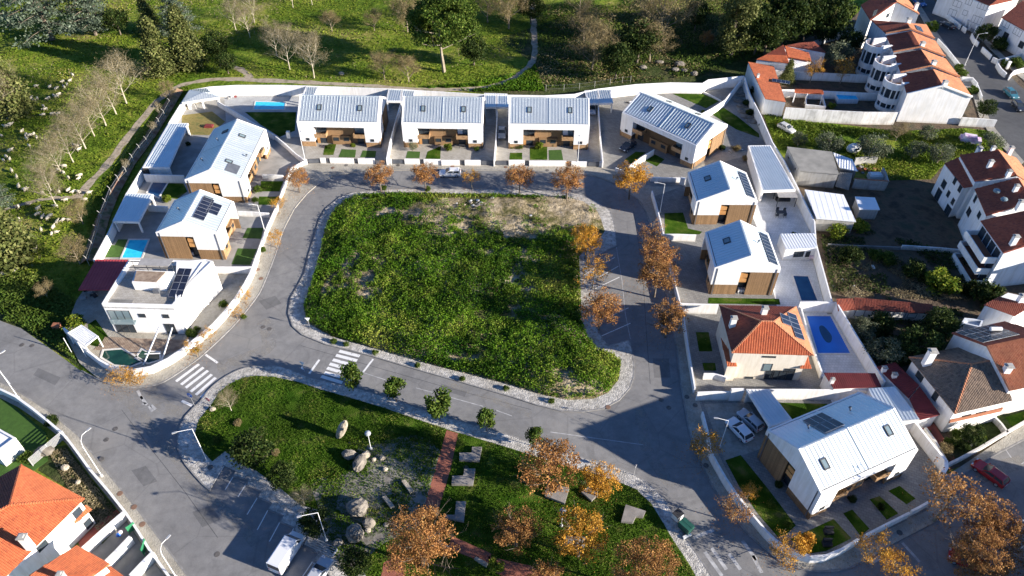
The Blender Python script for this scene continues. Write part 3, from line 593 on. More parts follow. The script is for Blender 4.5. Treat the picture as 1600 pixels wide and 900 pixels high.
LAWN = [
 [(383,176),(463,176),(461,205),(437,215),(408,196)], [(534,234),(556.5,235),(555,247),(529,246.5)], [(567,236),(588,237),(586.5,247),(563,246.5)], [(508,228),(526,225),(521,243),(505,243)],
 [(637,237),(656.5,238),(655.5,248),(634,248)], [(668,238),(689,229),(688,249),(665,249)], [(797,239.5),(816,239.5),(816,250),(796,250)], [(828,231),(855,229),(855,250.5),(828,250.5)], [(857.5,235.5),(877,235),(880,251),(858,251)],
 [(285,181),(332,175),(352,191),(327,212),(283,211)], [(1050,147),(1097,147),(1123,159),(1103,170)], [(1110,178),(1127,167),(1152,183),(1186,210),(1186,216),(1150,203)], [(976,250),(993,238),(1009,239),(985,257)], [(1008,252),(1023,242),(1038,250),(1026,261)],
 [(1038,334),(1067,333),(1075,358),(1097,363),(1093,367),(1039,368)], [(1107,466),(1217,468),(1219,477),(1106,475)], [(1087,520),(1107,520),(1113,550),(1092,550)], [(1097,568),(1117,568),(1119,580),(1100,580)],
 [(1133,720),(1157,712),(1200,765),(1243,822),(1230,834),(1215,840),(1185,805),(1155,762)], [(1234,843),(1302,812),(1330,842),(1290,862),(1262,866)], [(1317,803),(1331,797),(1358,827),(1344,838)], [(1358,781),(1374,776),(1403,803),(1385,813)], [(1387,768),(1405,760),(1430,780),(1416,789)],
 [(1213,630),(1292,632),(1292,645),(1247,660),(1236,658)], [(387,357),(412,357),(408,374),(379,373)], [(372,389),(402,390),(391,415),(362,414)], [(408,284),(443,284),(437,300),(407,300)], [(405,308),(438,308),(432,321),(404,321)],
 [(185,375),(202,375),(187,403),(164,403),(170,384),(180,384)], [(262,285),(286,285),(293,300),(277,312),(252,308)], [(138,508),(150,500),(172,530),(160,545),(142,540)]]
for i, px in enumerate(LAWN):
    b = MB(); b.prism(GL(px), .125, .155, False); struct('garden_lawn', b, 'lawn_yellow' if i == 9 else ('turf' if i in (1, 2, 4, 8, 28, 24, 25) else 'lawn'))
b = MB(); b.prism(GL([(-60,600),(0,618),(35,645),(72,676),(75,720),(40,745),(0,760),(-80,760)]), -.04, .02, False); struct('garden_lawn', b, 'turf')
b = MB(); b.sheet(GL([(75,700),(103,695),(140,745),(195,812),(160,850),(100,760),(60,735)]), -.01); struct('garden_soil', b, 'scrub')
b = MB(); b.sheet(GL([(135,850),(196,812),(232,868),(262,905),(150,930)]), -.012); struct('garden_paving', b, 'concrete_dark')
# road paint: every bar a mark of its own, lying on the road
def mark(name, px, z=.005, mat='marking', w=None, parent=None):
    b = MB()
    if w: P = GL(px); ribbon(P, -w/2, w/2, z-.001, z, mb=b)
    else: b.sheet(GL(px), z)
    o = b.build(name, mat, road); return o
for i in range(7):
    a = G(312-6*0, 571); p = np.array([308, 574])+np.array([6.5, 5.9])*i*0
for (x0, y0, x1, y1) in [(311,569,275,596),(318,574,283,601),(325,579,290,606),(331,585,298,612),(337,590,306,617),(343,596,314,621)]: mark('crosswalk_bar', [(x0,y0),(x1,y1)], w=.5)
for (x0, y0, x1, y1) in [(530,548.5,562,556.5),(525,555,558,563.5),(520,562,553,571),(515,568.5,549,578),(511,575,544,584.5),(507,582,540,591),(502,588,535,598)]: mark('crosswalk_bar', [(x0,y0),(x1,y1)], w=.55)
mark('stop_line', [(499,562),(483,584)], w=.35); mark('stop_line', [(583,561),(567,582)], w=.3); mark('stop_line', [(321,554),(340,567)], w=.35); mark('stop_line', [(284,626),(300,634)], w=.4)
for a, c in [((215,610),(222,624)),((220,619),(228,631)),((223,630),(230,632)),((233,634),(238,643)),((236,633),(243,640))]: mark('road_arrow', [a, c], w=.4, mat='marking_faded')
for q in [((472,571),(475,578),(470,576))]: mark('road_arrow', list(q))
for y0 in [((650,606),(755,635)),((775,641),(800,650)),((860,675),(1005,695)),((567,582),(610,596))]: mark('centre_line', [y0[0], y0[1]], w=.12, mat='marking_faded')
for a, c in [((930,400+i*0),(965,385)) for i in (0,)]: pass
for (x0, y0, x1, y1) in [(946,410,961,402),(936,433,966,416),(930,451,968,433),(929,505,982,481),(933,528,985,505)]: mark('bay_line', [(x0,y0),(x1,y1)], w=.13)
mark('bay_line', [(963,386),(972,440),(977,490),(985,530)], w=.1, mat='marking_faded')
for (x0, y0, x1, y1) in [(350,728,328,764),(369,737,352,765),(388,751,372,776),(408,768,386,804),(424,787,402,828),(442,807,421,846),(459,825,440,868),(496,866,470,905),(515,888,500,915)]: mark('bay_line', [(x0,y0),(x1,y1)], w=.12)
mark('centre_line', [(0,581),(16,600)], w=.14)
mark('stop_line', [(1084,840),(1115,828)], w=.45, mat='marking_faded')
for (x0, y0, x1, y1) in [(1101,862,1128,900),(1112,856,1135,890),(1139,865,1157,890),(1160,845,1182,875),(1176,868,1190,895)]: mark('crosswalk_bar', [(x0,y0),(x1,y1)], w=.45, mat='marking_faded')
mark('stop_line', [(1410,848),(1437,878)], w=.35, mat='marking_faded'); mark('stop_line', [(1358,880),(1378,870)], w=.5, mat='marking_faded')
for (x0, y0, x1, y1) in [(1571,702,1580,715),(1596,725,1630,705)]: mark('bay_line', [(x0,y0),(x1,y1)], w=.15, mat='marking_faded')
for pts, w_ in (([(140,585),(175,608),(205,630),(225,655),(250,690)], 1.6), ([(255,690),(290,735),(325,775),(370,815),(400,850)], 1.3), ([(410,500),(420,540),(380,560),(340,575)], 2.2), ([(235,610),(262,640),(285,640)], 2.0), ([(1000,640),(1010,700),(1050,760)], 1.6), ([(700,600),(760,620),(830,648)], 1.0), ([(1490,770),(1540,740),(1600,720)], 2.0)):
    P_ = smoothp(GL(pts), 4, False); L_ = offset(P_, w_/2); R2_ = offset(P_, -w_/2); b = MB(); b.sheet([(p.x, p.y) for p in L_]+[(p.x, p.y) for p in R2_[::-1]], .003); struct('road_dust', b, 'road_dust')
for i, (px, mt) in enumerate([([(404,470),(430,462),(440,474),(416,484)],'asphalt_dark'),([(205,735),(228,728),(246,752),(224,760)],'asphalt_patch'),([(690,600),(730,612),(726,620),(686,608)],'asphalt_patch'),([(1020,560),(1045,560),(1048,590),(1022,590)],'asphalt_patch'),([(560,284),(600,281),(602,288),(562,291)],'asphalt_patch'),([(300,800),(330,790),(345,812),(316,824)],'asphalt_patch'),([(60,575),(95,590),(86,602),(52,586)],'asphalt_patch')]):
    b = MB(); b.sheet(GL(px), .0025); b.build('asphalt_patch', 'asphalt_patch', road)
for px in ([(190,640),(235,700),(290,770),(340,840)], [(470,540),(560,566),(700,606),(830,640)], [(990,330),(1004,420),(1010,520),(1016,600)]): mark('tar_seam', px, z=.0028, mat='asphalt_dark', w=.07)
# manhole covers and drains
for i, (x, y, m_) in enumerate([(411,511,'manhole'),(421,514,'manhole'),(166,687,'manhole'),(180,670,'manhole'),(159,718,'manhole'),(339,866,'manhole'),(34,539,'manhole'),(50,540,'manhole'),(1033,625,'manhole'),(1045,637,'manhole'),(950,637,'manhole_rust'),(408,436,'manhole_rust'),(403,422,'manhole_rust'),(728,732,'manhole'),(329,731,'manhole'),(223,820,'manhole_rust'),(210,793,'manhole_rust'),(188,772,'manhole_rust'),(1073,621,'manhole'),(1086,634,'manhole'),(1103,728,'manhole'),(707,261,'manhole_rust'),(520,263,'manhole_rust'),(541,259,'manhole'),(622,259,'manhole'),(790,262,'manhole_rust'),(855,267,'manhole'),(1405,833,'manhole')]):
    c = G(x, y); z0 = 0 if i in (0,1,2,3,5,6,7,8,9) else .14; b = MB(); b.lathe([(.38, -.01), (.38, .012), (.30, .02)], n=10); o = b.build('manhole_cover', m_, origin=None); o.location = (c.x, c.y, z0)
    tag(o, ['round manhole cover in the west bend of the loop, left of a pair','round manhole cover in the west bend of the loop, right of a pair','dark drain cover in the wide road below the street lamp head','dark cover in the wide road at the edge of a tree shadow','drain cover on the left kerb beside the tall street lamp','round manhole cover in the wide road left of the white van','small cover at the far left of the wide road','small cover right of the far left one in the wide road','upper left of two covers in the shaded east junction','lower right of two covers in the shaded east junction','square rusty cover on the lot pavement at its rounded south east corner','rusty square cover on the west pavement','smaller rusty cover on the west pavement just above the square one','dark cover in the lawn beside the L shaped benches','dark cover on the park corner pavement below the street lamp','reddish round cover on the south west pavement','middle rusty cover on the south west pavement','upper rusty cover on the south west pavement','black drain on the shaded pavement beside the villa','black drain below another near the white gate wall','dark cover at the foot of the sparse orange tree by the white wall','rusty cover on the pavement in front of the white hatchback','rusty cover on the pavement before the first row house','dark cover at the foot of the first row house wall','dark cover on the pavement at the gate of the second row house','rusty cover on the pavement at the gate of the third row house','drain in front of the third row house wall','small dark cover on the pavement before the big south east house'][i], 'manhole cover')
# ================================================================ boundary walls
wall('long low white wall along the brown bank behind the west houses', WPX['west'][0], 2.2)
wall('white wall behind the row houses along the grassy park', WPX['north'][0], 2.8)
wall('white stepped wall running down the east side past the garages', WPX['east'][0], 2.6)
wall('white wall curving across the east garden behind the turned house', [(1161,121),(1146,140),(1133,156),(1113,169),(1096,178)], 1.9)
wall('short low white wall between two lawns of the turned house', [(1097,142),(1112,149),(1127,157)], .5)
wall('white wall from pavilion down to the first row house', [(338,157),(365,173),(403,196),(426,209)], 1.6)
wall('white wall down the driveway left of the first row house', [(426,209),(446,225),(462,240),(476,250)], 1.3)
wall('white wall between first and second row house', [(626,161),(617,192),(609,223),(604,248)], 1.7)
wall('white wall between second and third row house', [(777,169),(775,215),(772,250)], 1.7)
wall('white wall between third row house and the turned house', [(935,164),(938,213),(942,252)], 1.7)
FR = [([(477,249),(479,249)],'narrow white gate pillar at the left of the first row house'),([(500,247),(508,247)],'small white wall piece between dark gates of first row house'),([(515,247),(552,248)],'long low white front wall of the first row house'),([(559,248),(585,248)],'right low white front wall of the first row house'),
 ([(604,248),(611,249)],'white pillar wall left of the grey gate of second row house'),([(632,248.5),(655,249)],'left low white front wall of the second row house'),([(662,249),(688,249.5)],'middle low white front wall of second row house before the dark lawn'),([(689.5,250.5),(718,250.5)],'right of centre front wall of second row house before bright paving'),([(726,250.5),(751,250.5)],'rightmost low front wall of second row house'),
 ([(795,250.5),(820,250.5)],'left low white front wall of the third row house'),([(827,251.5),(885,251.8)],'long low white front wall of the third row house'),([(893,252.5),(917,252.8)],'right low white front wall of third row house'),([(937,252.5),(943,253)],'white gate pillar right of third row house')]
for p, l in FR: wall(l, p, 1.3, t=.3)
GT = [([(481,248.5),(499,247.5)],'grey sliding gate at the left of first row house'),([(586,250),(603,250)],'dark gate closing the driveway right of the first row house'),([(612,249),(631,249)],'grey gate at the driveway left of second row house'),([(752,251),(770,251)],'dark gate closing the driveway right of second row house'),([(775,251),(794,251)],'grey gate below the grey parked car'),([(919,253),(936,253.5)],'dark gate closing the driveway right of third row house'),([(509,247.5),(514,247.5)],'narrow dark garden gate of first row house, left'),([(552.5,248),(558.5,248)],'narrow dark garden gate of first row house, right'),([(655.5,249),(661.5,249)],'narrow dark garden gate of second row house, left'),([(718.5,250.5),(725.5,250.5)],'narrow dark garden gate of second row house, right'),([(820.5,250.8),(826.5,251)],'narrow dark garden gate of third row house, left'),([(885.5,252),(892.5,252.3)],'narrow dark garden gate of third row house, right')]
def gate(p, l, h=1.2, mat='zinc_dark'):
    P = [G(x, y, h) for x, y in p]; o = P[0].copy(); o.z = 0; t = thing('gate', l, 'gate', o); d = P[1]-P[0]; L = d.length; t.rotation_euler = (0, 0, math.atan2(d.y, d.x))
    b = MB(); b.box(0, L, -.03, .03, .16, .22); b.box(0, L, -.03, .03, h-.06, h); b.box(0, .06, -.03, .03, .16, h); b.box(L-.06, L, -.03, .03, .16, h); b.build('gate_frame', 'frame_dark', t)
    k = max(1, int((h-.2)/.16)); me = None
    b = MB(); b.box(.06, L-.06, -.018, .018, 0, .13); me = b.mesh('slat', mat)
    for i in range(k): s = link('slat', me, t); s.location = (0, 0, .22+i*.16)
for p, l in GT: gate(p, l)
wall('white divider wall running down the forecourt of the turned house', [(1022,233.5),(1002,246),(982,260)], 1.5)
wall('low white front wall of the turned house', [(1017,277),(1040,278),(1063,278)], 1.1, t=.3)
wall('white gate pillar right of the turned house front wall', [(1064,277),(1071,279)], 1.7, t=.5)
wall('short white wall at forecourt entrance of the turned house', [(962,262),(972,266),(983,272)], 1.0)
wall('long white wall along the east pavement before the detached houses', [(1019,298),(1025,318),(1031,340),(1037,366)], 1.4)
wall('white wall between the gardens of the two detached houses', [(1038,366),(1060,366),(1088,367)], 1.6)
wall('lower white wall along the east pavement under the orange trees', [(1046,402),(1057,450),(1063,473)], 1.4)
wall('white wall above the forecourt of the orange roofed villa', [(1063,474),(1090,475),(1123,476)], 2.2)
wall('white wall along the pavement beside the villa forecourt', [(1068,492),(1074,533),(1080,570),(1086,606)], 1.4)
wall('low white gate wall with a round emblem in the villa forecourt', [(1100,584),(1118,584),(1135,589)], 1.3, t=.3)
wall('white wall above the driveway with two white cars', [(1090,613),(1115,612),(1142,612)], 1.9)
wall('raised white block of wall beside the carport of the big house', [(1143,608),(1163,608)], 2.6, t=.4)
wall('long white wall behind the big south east house', [(1202,608.5),(1240,608.5),(1283,609),(1330,609),(1357,609.5)], 2.3)
wall('white wall by the street tree and the parked white cars', [(1098,643),(1107,677),(1110,700)], 1.3)
wall('long curving white wall along the pavement below the big house', [(1110,703),(1120,722),(1135,748),(1150,770),(1173,800),(1198,830),(1213,844),(1244,862),(1268,869),(1290,868),(1315,858),(1343,841)], 1.6, t=.28)
wall('white street wall of the big house beyond the gate', [(1352,836),(1385,819),(1421,801)], 1.3, t=.28)
wall('right end of the white street wall of big house', [(1425,798),(1437,792),(1451,784)], 1.3, t=.28)
wall('white wall down the right side of the big house drive', [(1420,643),(1434,664),(1456,692),(1478,719)], 2.2, t=.35)
wall('white wall end rounding the corner by the street', [(1478,719),(1479,730),(1474,738)], 2.0, t=.5)
wall('white top wall around the villa pool', [(1250,472),(1280,471.5),(1307.5,472.5)], 2.4)
wall('tall white outer wall right of the blue covered pool', [(1307.5,472.5),(1338,523),(1370,575),(1383,596)], 2.6)
wall('white inner wall between villa and pool terrace', [(1250,473),(1262,517),(1285,583)], 1.4)
wall('bright curved white wall round the flat roofed villa', [(99,512),(115,527),(133,545),(155,562),(173,572),(205,578),(235,573),(262,560),(290,541),(315,521),(333,506),(352,485),(367,466),(382,443),(392,424),(401,398)], 1.5, t=.3)
wall('white wall along the pavement in front of the west pair of houses', [(401,398),(408,378),(418,352),(428,330),(434,318)], 1.2)
wall('white wall by the pavement near the orange tree at the corner', [(437,308),(446,283),(455,262),(474,252)], 1.0)
wall('white wall between gardens of the two west houses', [(371,330),(395,331),(420,333)], 1.2)
wall('white wall above the flat roofed villa drive', [(333,417),(365,417),(397,417)], 1.6)
wall('short white wall right of the semi detached west house', [(409,272.5),(425,273),(442,274)], 1.1)
wall('white wall across the yard below the west garage', [(224,272),(250,273),(287,274)], 2.0)
wall('low white wall right of the small pool house', [(229,321),(250,322),(262,323)], 1.5)
wall('rounded white parapet wall round the corner garden at the left', [(-30,606),(0,608),(25,620),(50,638),(75,658),(95,675),(103,683)], 1.3, cap='white_metal')
wall('long white and red railing wall along the south west pavement', [(104,684),(125,712),(140,733),(170,768),(197,802),(215,829),(233,858),(262,898),(290,940)], 1.1, mat='plaster_worn', t=.2, cap='plaster')
# ================================================================ houses
def slope_frame(P0, P1, top):
    """axes on a roof plane: u along the eave P0->P1, v up the slope, n out"""
    P0, P1, top = Vector(P0), Vector(P1), Vector(top)
    u = (P1-P0).normalized(); v = (top-P0); v = (v-u*v.dot(u)).normalized(); n = u.cross(v)
    if n.z < 0: n = -n
    return Matrix(((u.x, v.x, n.x, P0.x), (u.y, v.y, n.y, P0.y), (u.z, v.z, n.z, P0.z), (0, 0, 0, 1)))
def put(o, parent, mtx): o.parent = parent; o.matrix_local = mtx; return o
def add_panels(parent, F, u0, v0, cols, rows, pw=1.0, ph=1.65, lift=.12, gap=.03):
    b = MB(); b.box(0, pw, 0, ph, 0, .035); me = b.mesh('solar_panel', 'solar')
    c = MB()
    for x0, x1, y0, y1 in ((-.012, .018, 0, ph), (pw-.018, pw+.012, 0, ph), (.018, pw-.018, 0, .03), (.018, pw-.018, ph-.03, ph)): c.box(x0, x1, y0, y1, -.02, .045)
    fm = c.mesh('panel_frame', 'solar_frame')
    for i in range(cols):
        for j in range(rows):
            o = link('solar_panel', me); put(o, parent, F @ Matrix.Translation((u0+i*(pw+gap), v0+j*(ph+gap), lift)))
            link('panel_frame', fm, o)
def skylight(parent, F, u, v, w=.9, h=1.3):
    b = MB(); 
    for x0, x1, y0, y1 in ((0, .14, 0, h), (w-.14, w, 0, h), (.14, w-.14, 0, .16), (.14, w-.14, h-.14, h)): b.box(x0, x1, y0, y1, 0, .16)
    o = b.build('skylight', 'frame_dark'); put(o, parent, F @ Matrix.Translation((u-w/2, v-h/2, 0)))
    p = MB(); p.box(.14, w-.14, .16, h-.14, .05, .11); p.build('pane', 'glass_light', o)
def seams(parent, F, L, H, sp=.62, name='standing_seam', mat='zinc', hh=.06, ww=.05, u0=0.0):
    b = MB(); k = int((L-u0*2)/sp)
    for i in range(1, k+1):
        x = u0+i*sp
        if x < L-u0-.1: b.box(x-ww/2, x+ww/2, .02, H-.02, 0, hh)
    if b.v:
        o = b.build(name, mat); put(o, parent, F); o['kind'] = 'stuff'
def win(parent, c, w, h, ax=(1, 0), depth=.06, mat='glass', frame='frame_dark', name='window', mull=1):
    """window on a vertical wall: c = lower middle on the wall face, ax = direction along the wall (outside is to its right)"""
    a = Vector((ax[0], ax[1], 0)).normalized(); n = Vector((a.y, -a.x, 0)); F = Matrix(((a.x, n.x, 0, c[0]), (a.y, n.y, 0, c[1]), (0, 0, 1, c[2]), (0, 0, 0, 1)))
    t = .06; b = MB(); b.box(-w/2, -w/2+t, -.02, depth, 0, h); b.box(w/2-t, w/2, -.02, depth, 0, h); b.box(-w/2+t, w/2-t, -.02, depth, 0, t); b.box(-w/2+t, w/2-t, -.02, depth, h-t, h)
    if mull and w > 1.1:
        for k in range(1, int(w/1.0+.4)): x = -w/2+w*k/int(w/1.0+.4); b.box(x-.025, x+.025, -.01, depth-.005, t, h-t)
    o = b.build(name, frame); put(o, parent, F)
    p = MB(); p.box(-w/2+t, w/2-t, -.015, depth*.4, t, h-t); p.build('pane', mat, o)
    return o
def modern(label, x, y, rot, W, D, he, hr, double=True, pier=-1, zb=1.25, extras=None, gable_left='timber', gable_right='timber', curtain=0, group='white gabled modern houses round the loop'):
    t = thing('modern_house', label, 'house', (x, y, .12), R_(rot), group)
    he -= .12; hr -= .12; hw = W/2; hd = D/2; zt = he*.815
    units = [(-1, 0.0, hw), (1, 0.0, hw)] if double else [(pier, -pier*hw, W)]
    PL = 3.05 if double else 3.1      # pier length
    wall_ = MB()
    # front: lintel, piers and recess
    for s, xp, L in units:
        X = lambda a: xp+s*a
        clad = MB(); tim = MB(); bal = MB()
        def bx(m, a0, a1, y0, y1, z0, z1): m.box(min(X(a0), X(a1)), max(X(a0), X(a1)), y0, y1, z0, z1)
        r = L-PL
        bx(wall_, L-PL, L-.3, -hd, -hd+.35, zb, zt)                      # pier
        bx(wall_, r-.001, r+.25, -hd+.35, -hd+1.5, zb, zt)               # return of the pier
        bx(clad, L-PL+.05, L-.32, -hd+.12, -hd+.4, 0, zb)
        bx(tim, 0, r, -hd+1.5, -hd+1.7, 0, zt)                           # recessed timber wall
        bx(wall_, 0, r, -hd+.35, -hd+1.7, zt, zt+.02)
        bx(bal, r-2.45, r, -hd+.02, -hd+.14, 2.15, 3.0); bx(bal, r-2.45, r-2.33, -hd+.14, -hd+1.5, 2.15, 3.0); bx(bal, r-2.33, r, -hd+.14, -hd+1.5, 2.15, 2.3)
        m = MB(); bx(m, 0, r*.36, -hd+1.0, -hd+1.5, 0, 2.0)
        o = m.build('timber_porch', 'boards', t)
        a = (s, 0) if s > 0 else (1, 0)
        win(t, (X(r-1.2), -hd+1.5, 2.45), 2.3, zt-2.6, (1, 0), mat='glass_light' if s > 0 else 'glass')
        win(t, (X(r-1.35), -hd+1.5, 0.02), 1.4, 2.05, (1, 0), name='door')
        m = MB(); bx(m, r-.62, r-.05, -hd+1.40, -hd+1.50, 0, 2.1); m.build('orange_door_panel', 'timber_orange', t)
        win(t, (X(r*.2), -hd+1.0, .9), 1.1, .8, (1, 0)); 
        if curtain and s > 0: m = MB(); bx(m, r-2.2, r-1.2, -hd+1.40, -hd+1.44, 2.6, zt-.15); m.build('curtain', 'white_metal', t)
        win(t, (X(L-PL+1.45), -hd, 1.45), .7, .62, (1, 0))
        clad.build('base_cladding', 'timber', t); tim.build('timber_cladding', 'boards', t); bal.build('balcony', 'timber', t)
        # rear openings
        win(t, (X(L*.30), hd, 2.9), 1.6, 1.2, (-1, 0)); win(t, (X(L*.70), hd, 2.9), 1.6, 1.2, (-1, 0)); win(t, (X(L*.45), hd, .02), 2.8, 2.1, (-1, 0), name='door')
    wall_.box(-hw+.3, hw-.3, -hd, -hd+.35, zt, he-.02)
    wall_.build('front_wall', 'plaster', t); rw = MB(); rw.box(-hw+.3, hw-.3, hd-.3, hd, 0, he-.02); rw.build('rear_wall', 'plaster', t)
    # gable ends
    yc = -hd+.42*D; zh = he*.86; zl = max(zb, 1.9) if not double else zb+.3
    for s in (-1, 1):
        e = MB(); prof = [(-hd, zl), (yc, zl), (yc, zh), (hd, zh), (hd, he), (0, hr+.10), (-hd, he)]
        if he < hr: prof[4] = (hd, he+.04); prof[6] = (-hd, he+.04)
        xs = (s*hw, s*(hw-.3)); n = len(prof); vs = [(xx, a, z) for xx in xs for a, z in prof]; fs = []
        for a, b_, c in tessellate_polygon([[Vector((p[0], p[1], 0)) for p in prof]]):
            cr = (prof[b_][0]-prof[a][0])*(prof[c][1]-prof[a][1])-(prof[b_][1]-prof[a][1])*(prof[c][0]-prof[a][0])
            if (cr > 0) != (s > 0): b_, c = c, b_
            fs += [(a, b_, c), (a+n, c+n, b_+n)]
        fs += [(i, i+n, (i+1) % n+n, (i+1) % n) if s > 0 else (i, (i+1) % n, (i+1) % n+n, i+n) for i in range(n)]
        e.add(vs, fs); e.build('gable_wall', 'plaster', t)
        c = MB(); a0, a1 = sorted((s*(hw-.06), s*(hw-.28)))
        c.box(a0, a1, -hd+.05, yc, 0, zl); c.box(a0, a1, yc+1.5, hd-.04, 0, zh-.01); c.build('gable_cladding', 'boards', t)
        g = MB(); a0, a1 = sorted((s*(hw-.9), s*(hw-.95))); g.box(a0, a1, yc, yc+1.5, 0, zh); g.build('stair_glazing', 'glass', t)
        bt = MB()
        for z in (zh-1.3, zh-2.3): a0, a1 = sorted((s*(hw-.1), s*(hw-.85))); bt.box(a0, a1, yc+.05, yc+1.2, z, z+.75)
        bt.build('stair_panel', 'timber_orange', t)
        for q in (-1, 1):
            dp = MB(); dp.box(min(s*hw, s*(hw+.07)), max(s*hw, s*(hw+.07)), q*(hd-.55)-.07, q*(hd-.55)+.07, 0, he-.1); dp.build('downpipe', 'zinc_dark' if q*s*rot < 500 else 'zinc', t)
    # roof
    L = W-.6; sl = math.hypot(hd, hr-he)
    for sd in (-1, 1):
        P0 = Vector((-hw+.3, sd*hd, he)); P1 = Vector((hw-.3, sd*hd, he)); F = slope_frame(P0, P1, Vector((-hw+.3, 0, hr)))
        segs = [(0, L/2-.08), (L/2+.08, L)] if double else [(0, L)]
        for a, c in segs:
            m = MB(); m.box(a, c, .42, sl, -.2, 0); o = m.build('roof_slope', 'zinc'); put(o, t, F)
            seams(t, F @ Matrix.Translation((a, .42, 0)), c-a, sl-.42)
        m = MB(); m.box(0, L, 0, .30, -.2, .03); o = m.build('eave_trim', 'white_metal'); put(o, t, F)
        m = MB(); m.box(0, L, .30, .42, -.2, -.06); o = m.build('gutter', 'frame_dark'); put(o, t, F)
        if double: m = MB(); m.box(L/2-.08, L/2+.08, .42, sl, -.2, .10); o = m.build('party_flashing', 'zinc'); put(o, t, F)
        for (q, kind, u, v, *r) in (extras or []):
            if q != sd: continue
            uu = u*L; vv = v*sl
            if kind == 'sky': skylight(t, F, uu, vv, *r)
            elif kind == 'solar': add_panels(t, F, uu, vv, *r)
            elif kind == 'vent': m = MB(); m.lathe([(.10, 0), (.10, .45), (.2, .45), (.2, .6)], n=8); o = m.build('roof_vent', 'zinc_dark'); put(o, t, F @ Matrix.Translation((uu, vv, 0)))
            elif kind == 'dark': m = MB(); m.box(0, r[0], 0, r[1], .02, .10); o = m.build('solar_collector', 'zinc_dark'); put(o, t, F @ Matrix.Translation((uu, vv, 0)))
    m = MB(); m.box(-hw+.3, hw-.3, -.12, .12, hr-.06, hr+.05); m.build('ridge_cap', 'zinc', t)
    return t
S2 = [(-1, 'sky', .25, .55), (-1, 'sky', .77, .55), (1, 'sky', .3, .5), (1, 'sky', .7, .5)]
modern('white semi detached house with grey metal roof, leftmost of the three in the straight row', -35.64, 139.9, -1.2, 16.6, 10.8, 5.83, 9.0, extras=S2)
modern('white semi detached house with grey metal roof, middle of the three in the straight row', -14.42, 139.8, -.8, 16.5, 10.8, 5.8, 9.0, extras=S2, curtain=1)
modern('white semi detached house with grey metal roof, rightmost of the three in the straight row', 7.3, 139.6, -.5, 16.5, 10.8, 5.85, 9.05, extras=S2, curtain=1)
modern('white semi detached house turned askew with strongly striped blue roof at the bend', 33.25, 137.85, -43.6, 18.4, 11.35, 5.55, 8.1, extras=S2, zb=1.1)
modern('white semi detached house at the west with long pale roof and dark collector panel', -55.3, 123.9, 89.4, 17.8, 10.6, 5.21, 7.54, zb=1.1, extras=[(-1, 'sky', .22, .60), (-1, 'sky', .74, .60), (-1, 'dark', .055, .22, 2.6, 2.2), (1, 'sky', .80, .72), (1, 'vent', .27, .4), (1, 'vent', .64, .6), (-1, 'vent', .4, .2)])
modern('smaller white west house with two groups of solar panels on the pale roof', -54.7, 103.1, 88.7, 9.0, 10.6, 5.92, 8.4, double=False, pier=-1, zb=2.2, extras=[(-1, 'solar', .17, .50, 6, 1, .93, 1.9), (-1, 'solar', .44, .24, 3, 1, .95, 1.9), (-1, 'sky', .84, .68, .9, 1.5), (1, 'vent', .5, .55)])
modern('upper detached white house on the east side with blue slope and striped panels', 38.4, 114.0, -89.7, 9.1, 11.0, 5.4, 8.0, double=False, pier=1, zb=2.2, extras=[(-1, 'sky', .42, .5, 1.3, 1.2), (1, 'solar', .09, .10, 8, 1, .93, 1.65), (1, 'vent', .5, .6)])
modern('lower detached white house on the east side with blue slope and striped panels', 37.9, 95.3, -90.9, 9.1, 10.6, 5.96, 8.65, double=False, pier=1, zb=2.2, extras=[(-1, 'sky', .42, .5, 1.3, 1.2), (1, 'solar', .09, .10, 8, 1, .93, 1.65), (1, 'vent', .5, .6)])
modern('largest white modern house at the lower right corner with solar panels on the blue slope', 42.4, 57.5, 24.6, 15.6, 10.35, 6.11, 8.6, zb=1.1, extras=[(-1, 'sky', .14, .52, .9, 1.4), (-1, 'sky', .85, .62, .9, 1.4), (1, 'solar', .30, .55, 3, 1, 1.05, 1.9), (1, 'solar', .30, .20, 3, 1, 1.05, 1.9), (1, 'vent', .26, .5), (1, 'vent', .72, .5)])

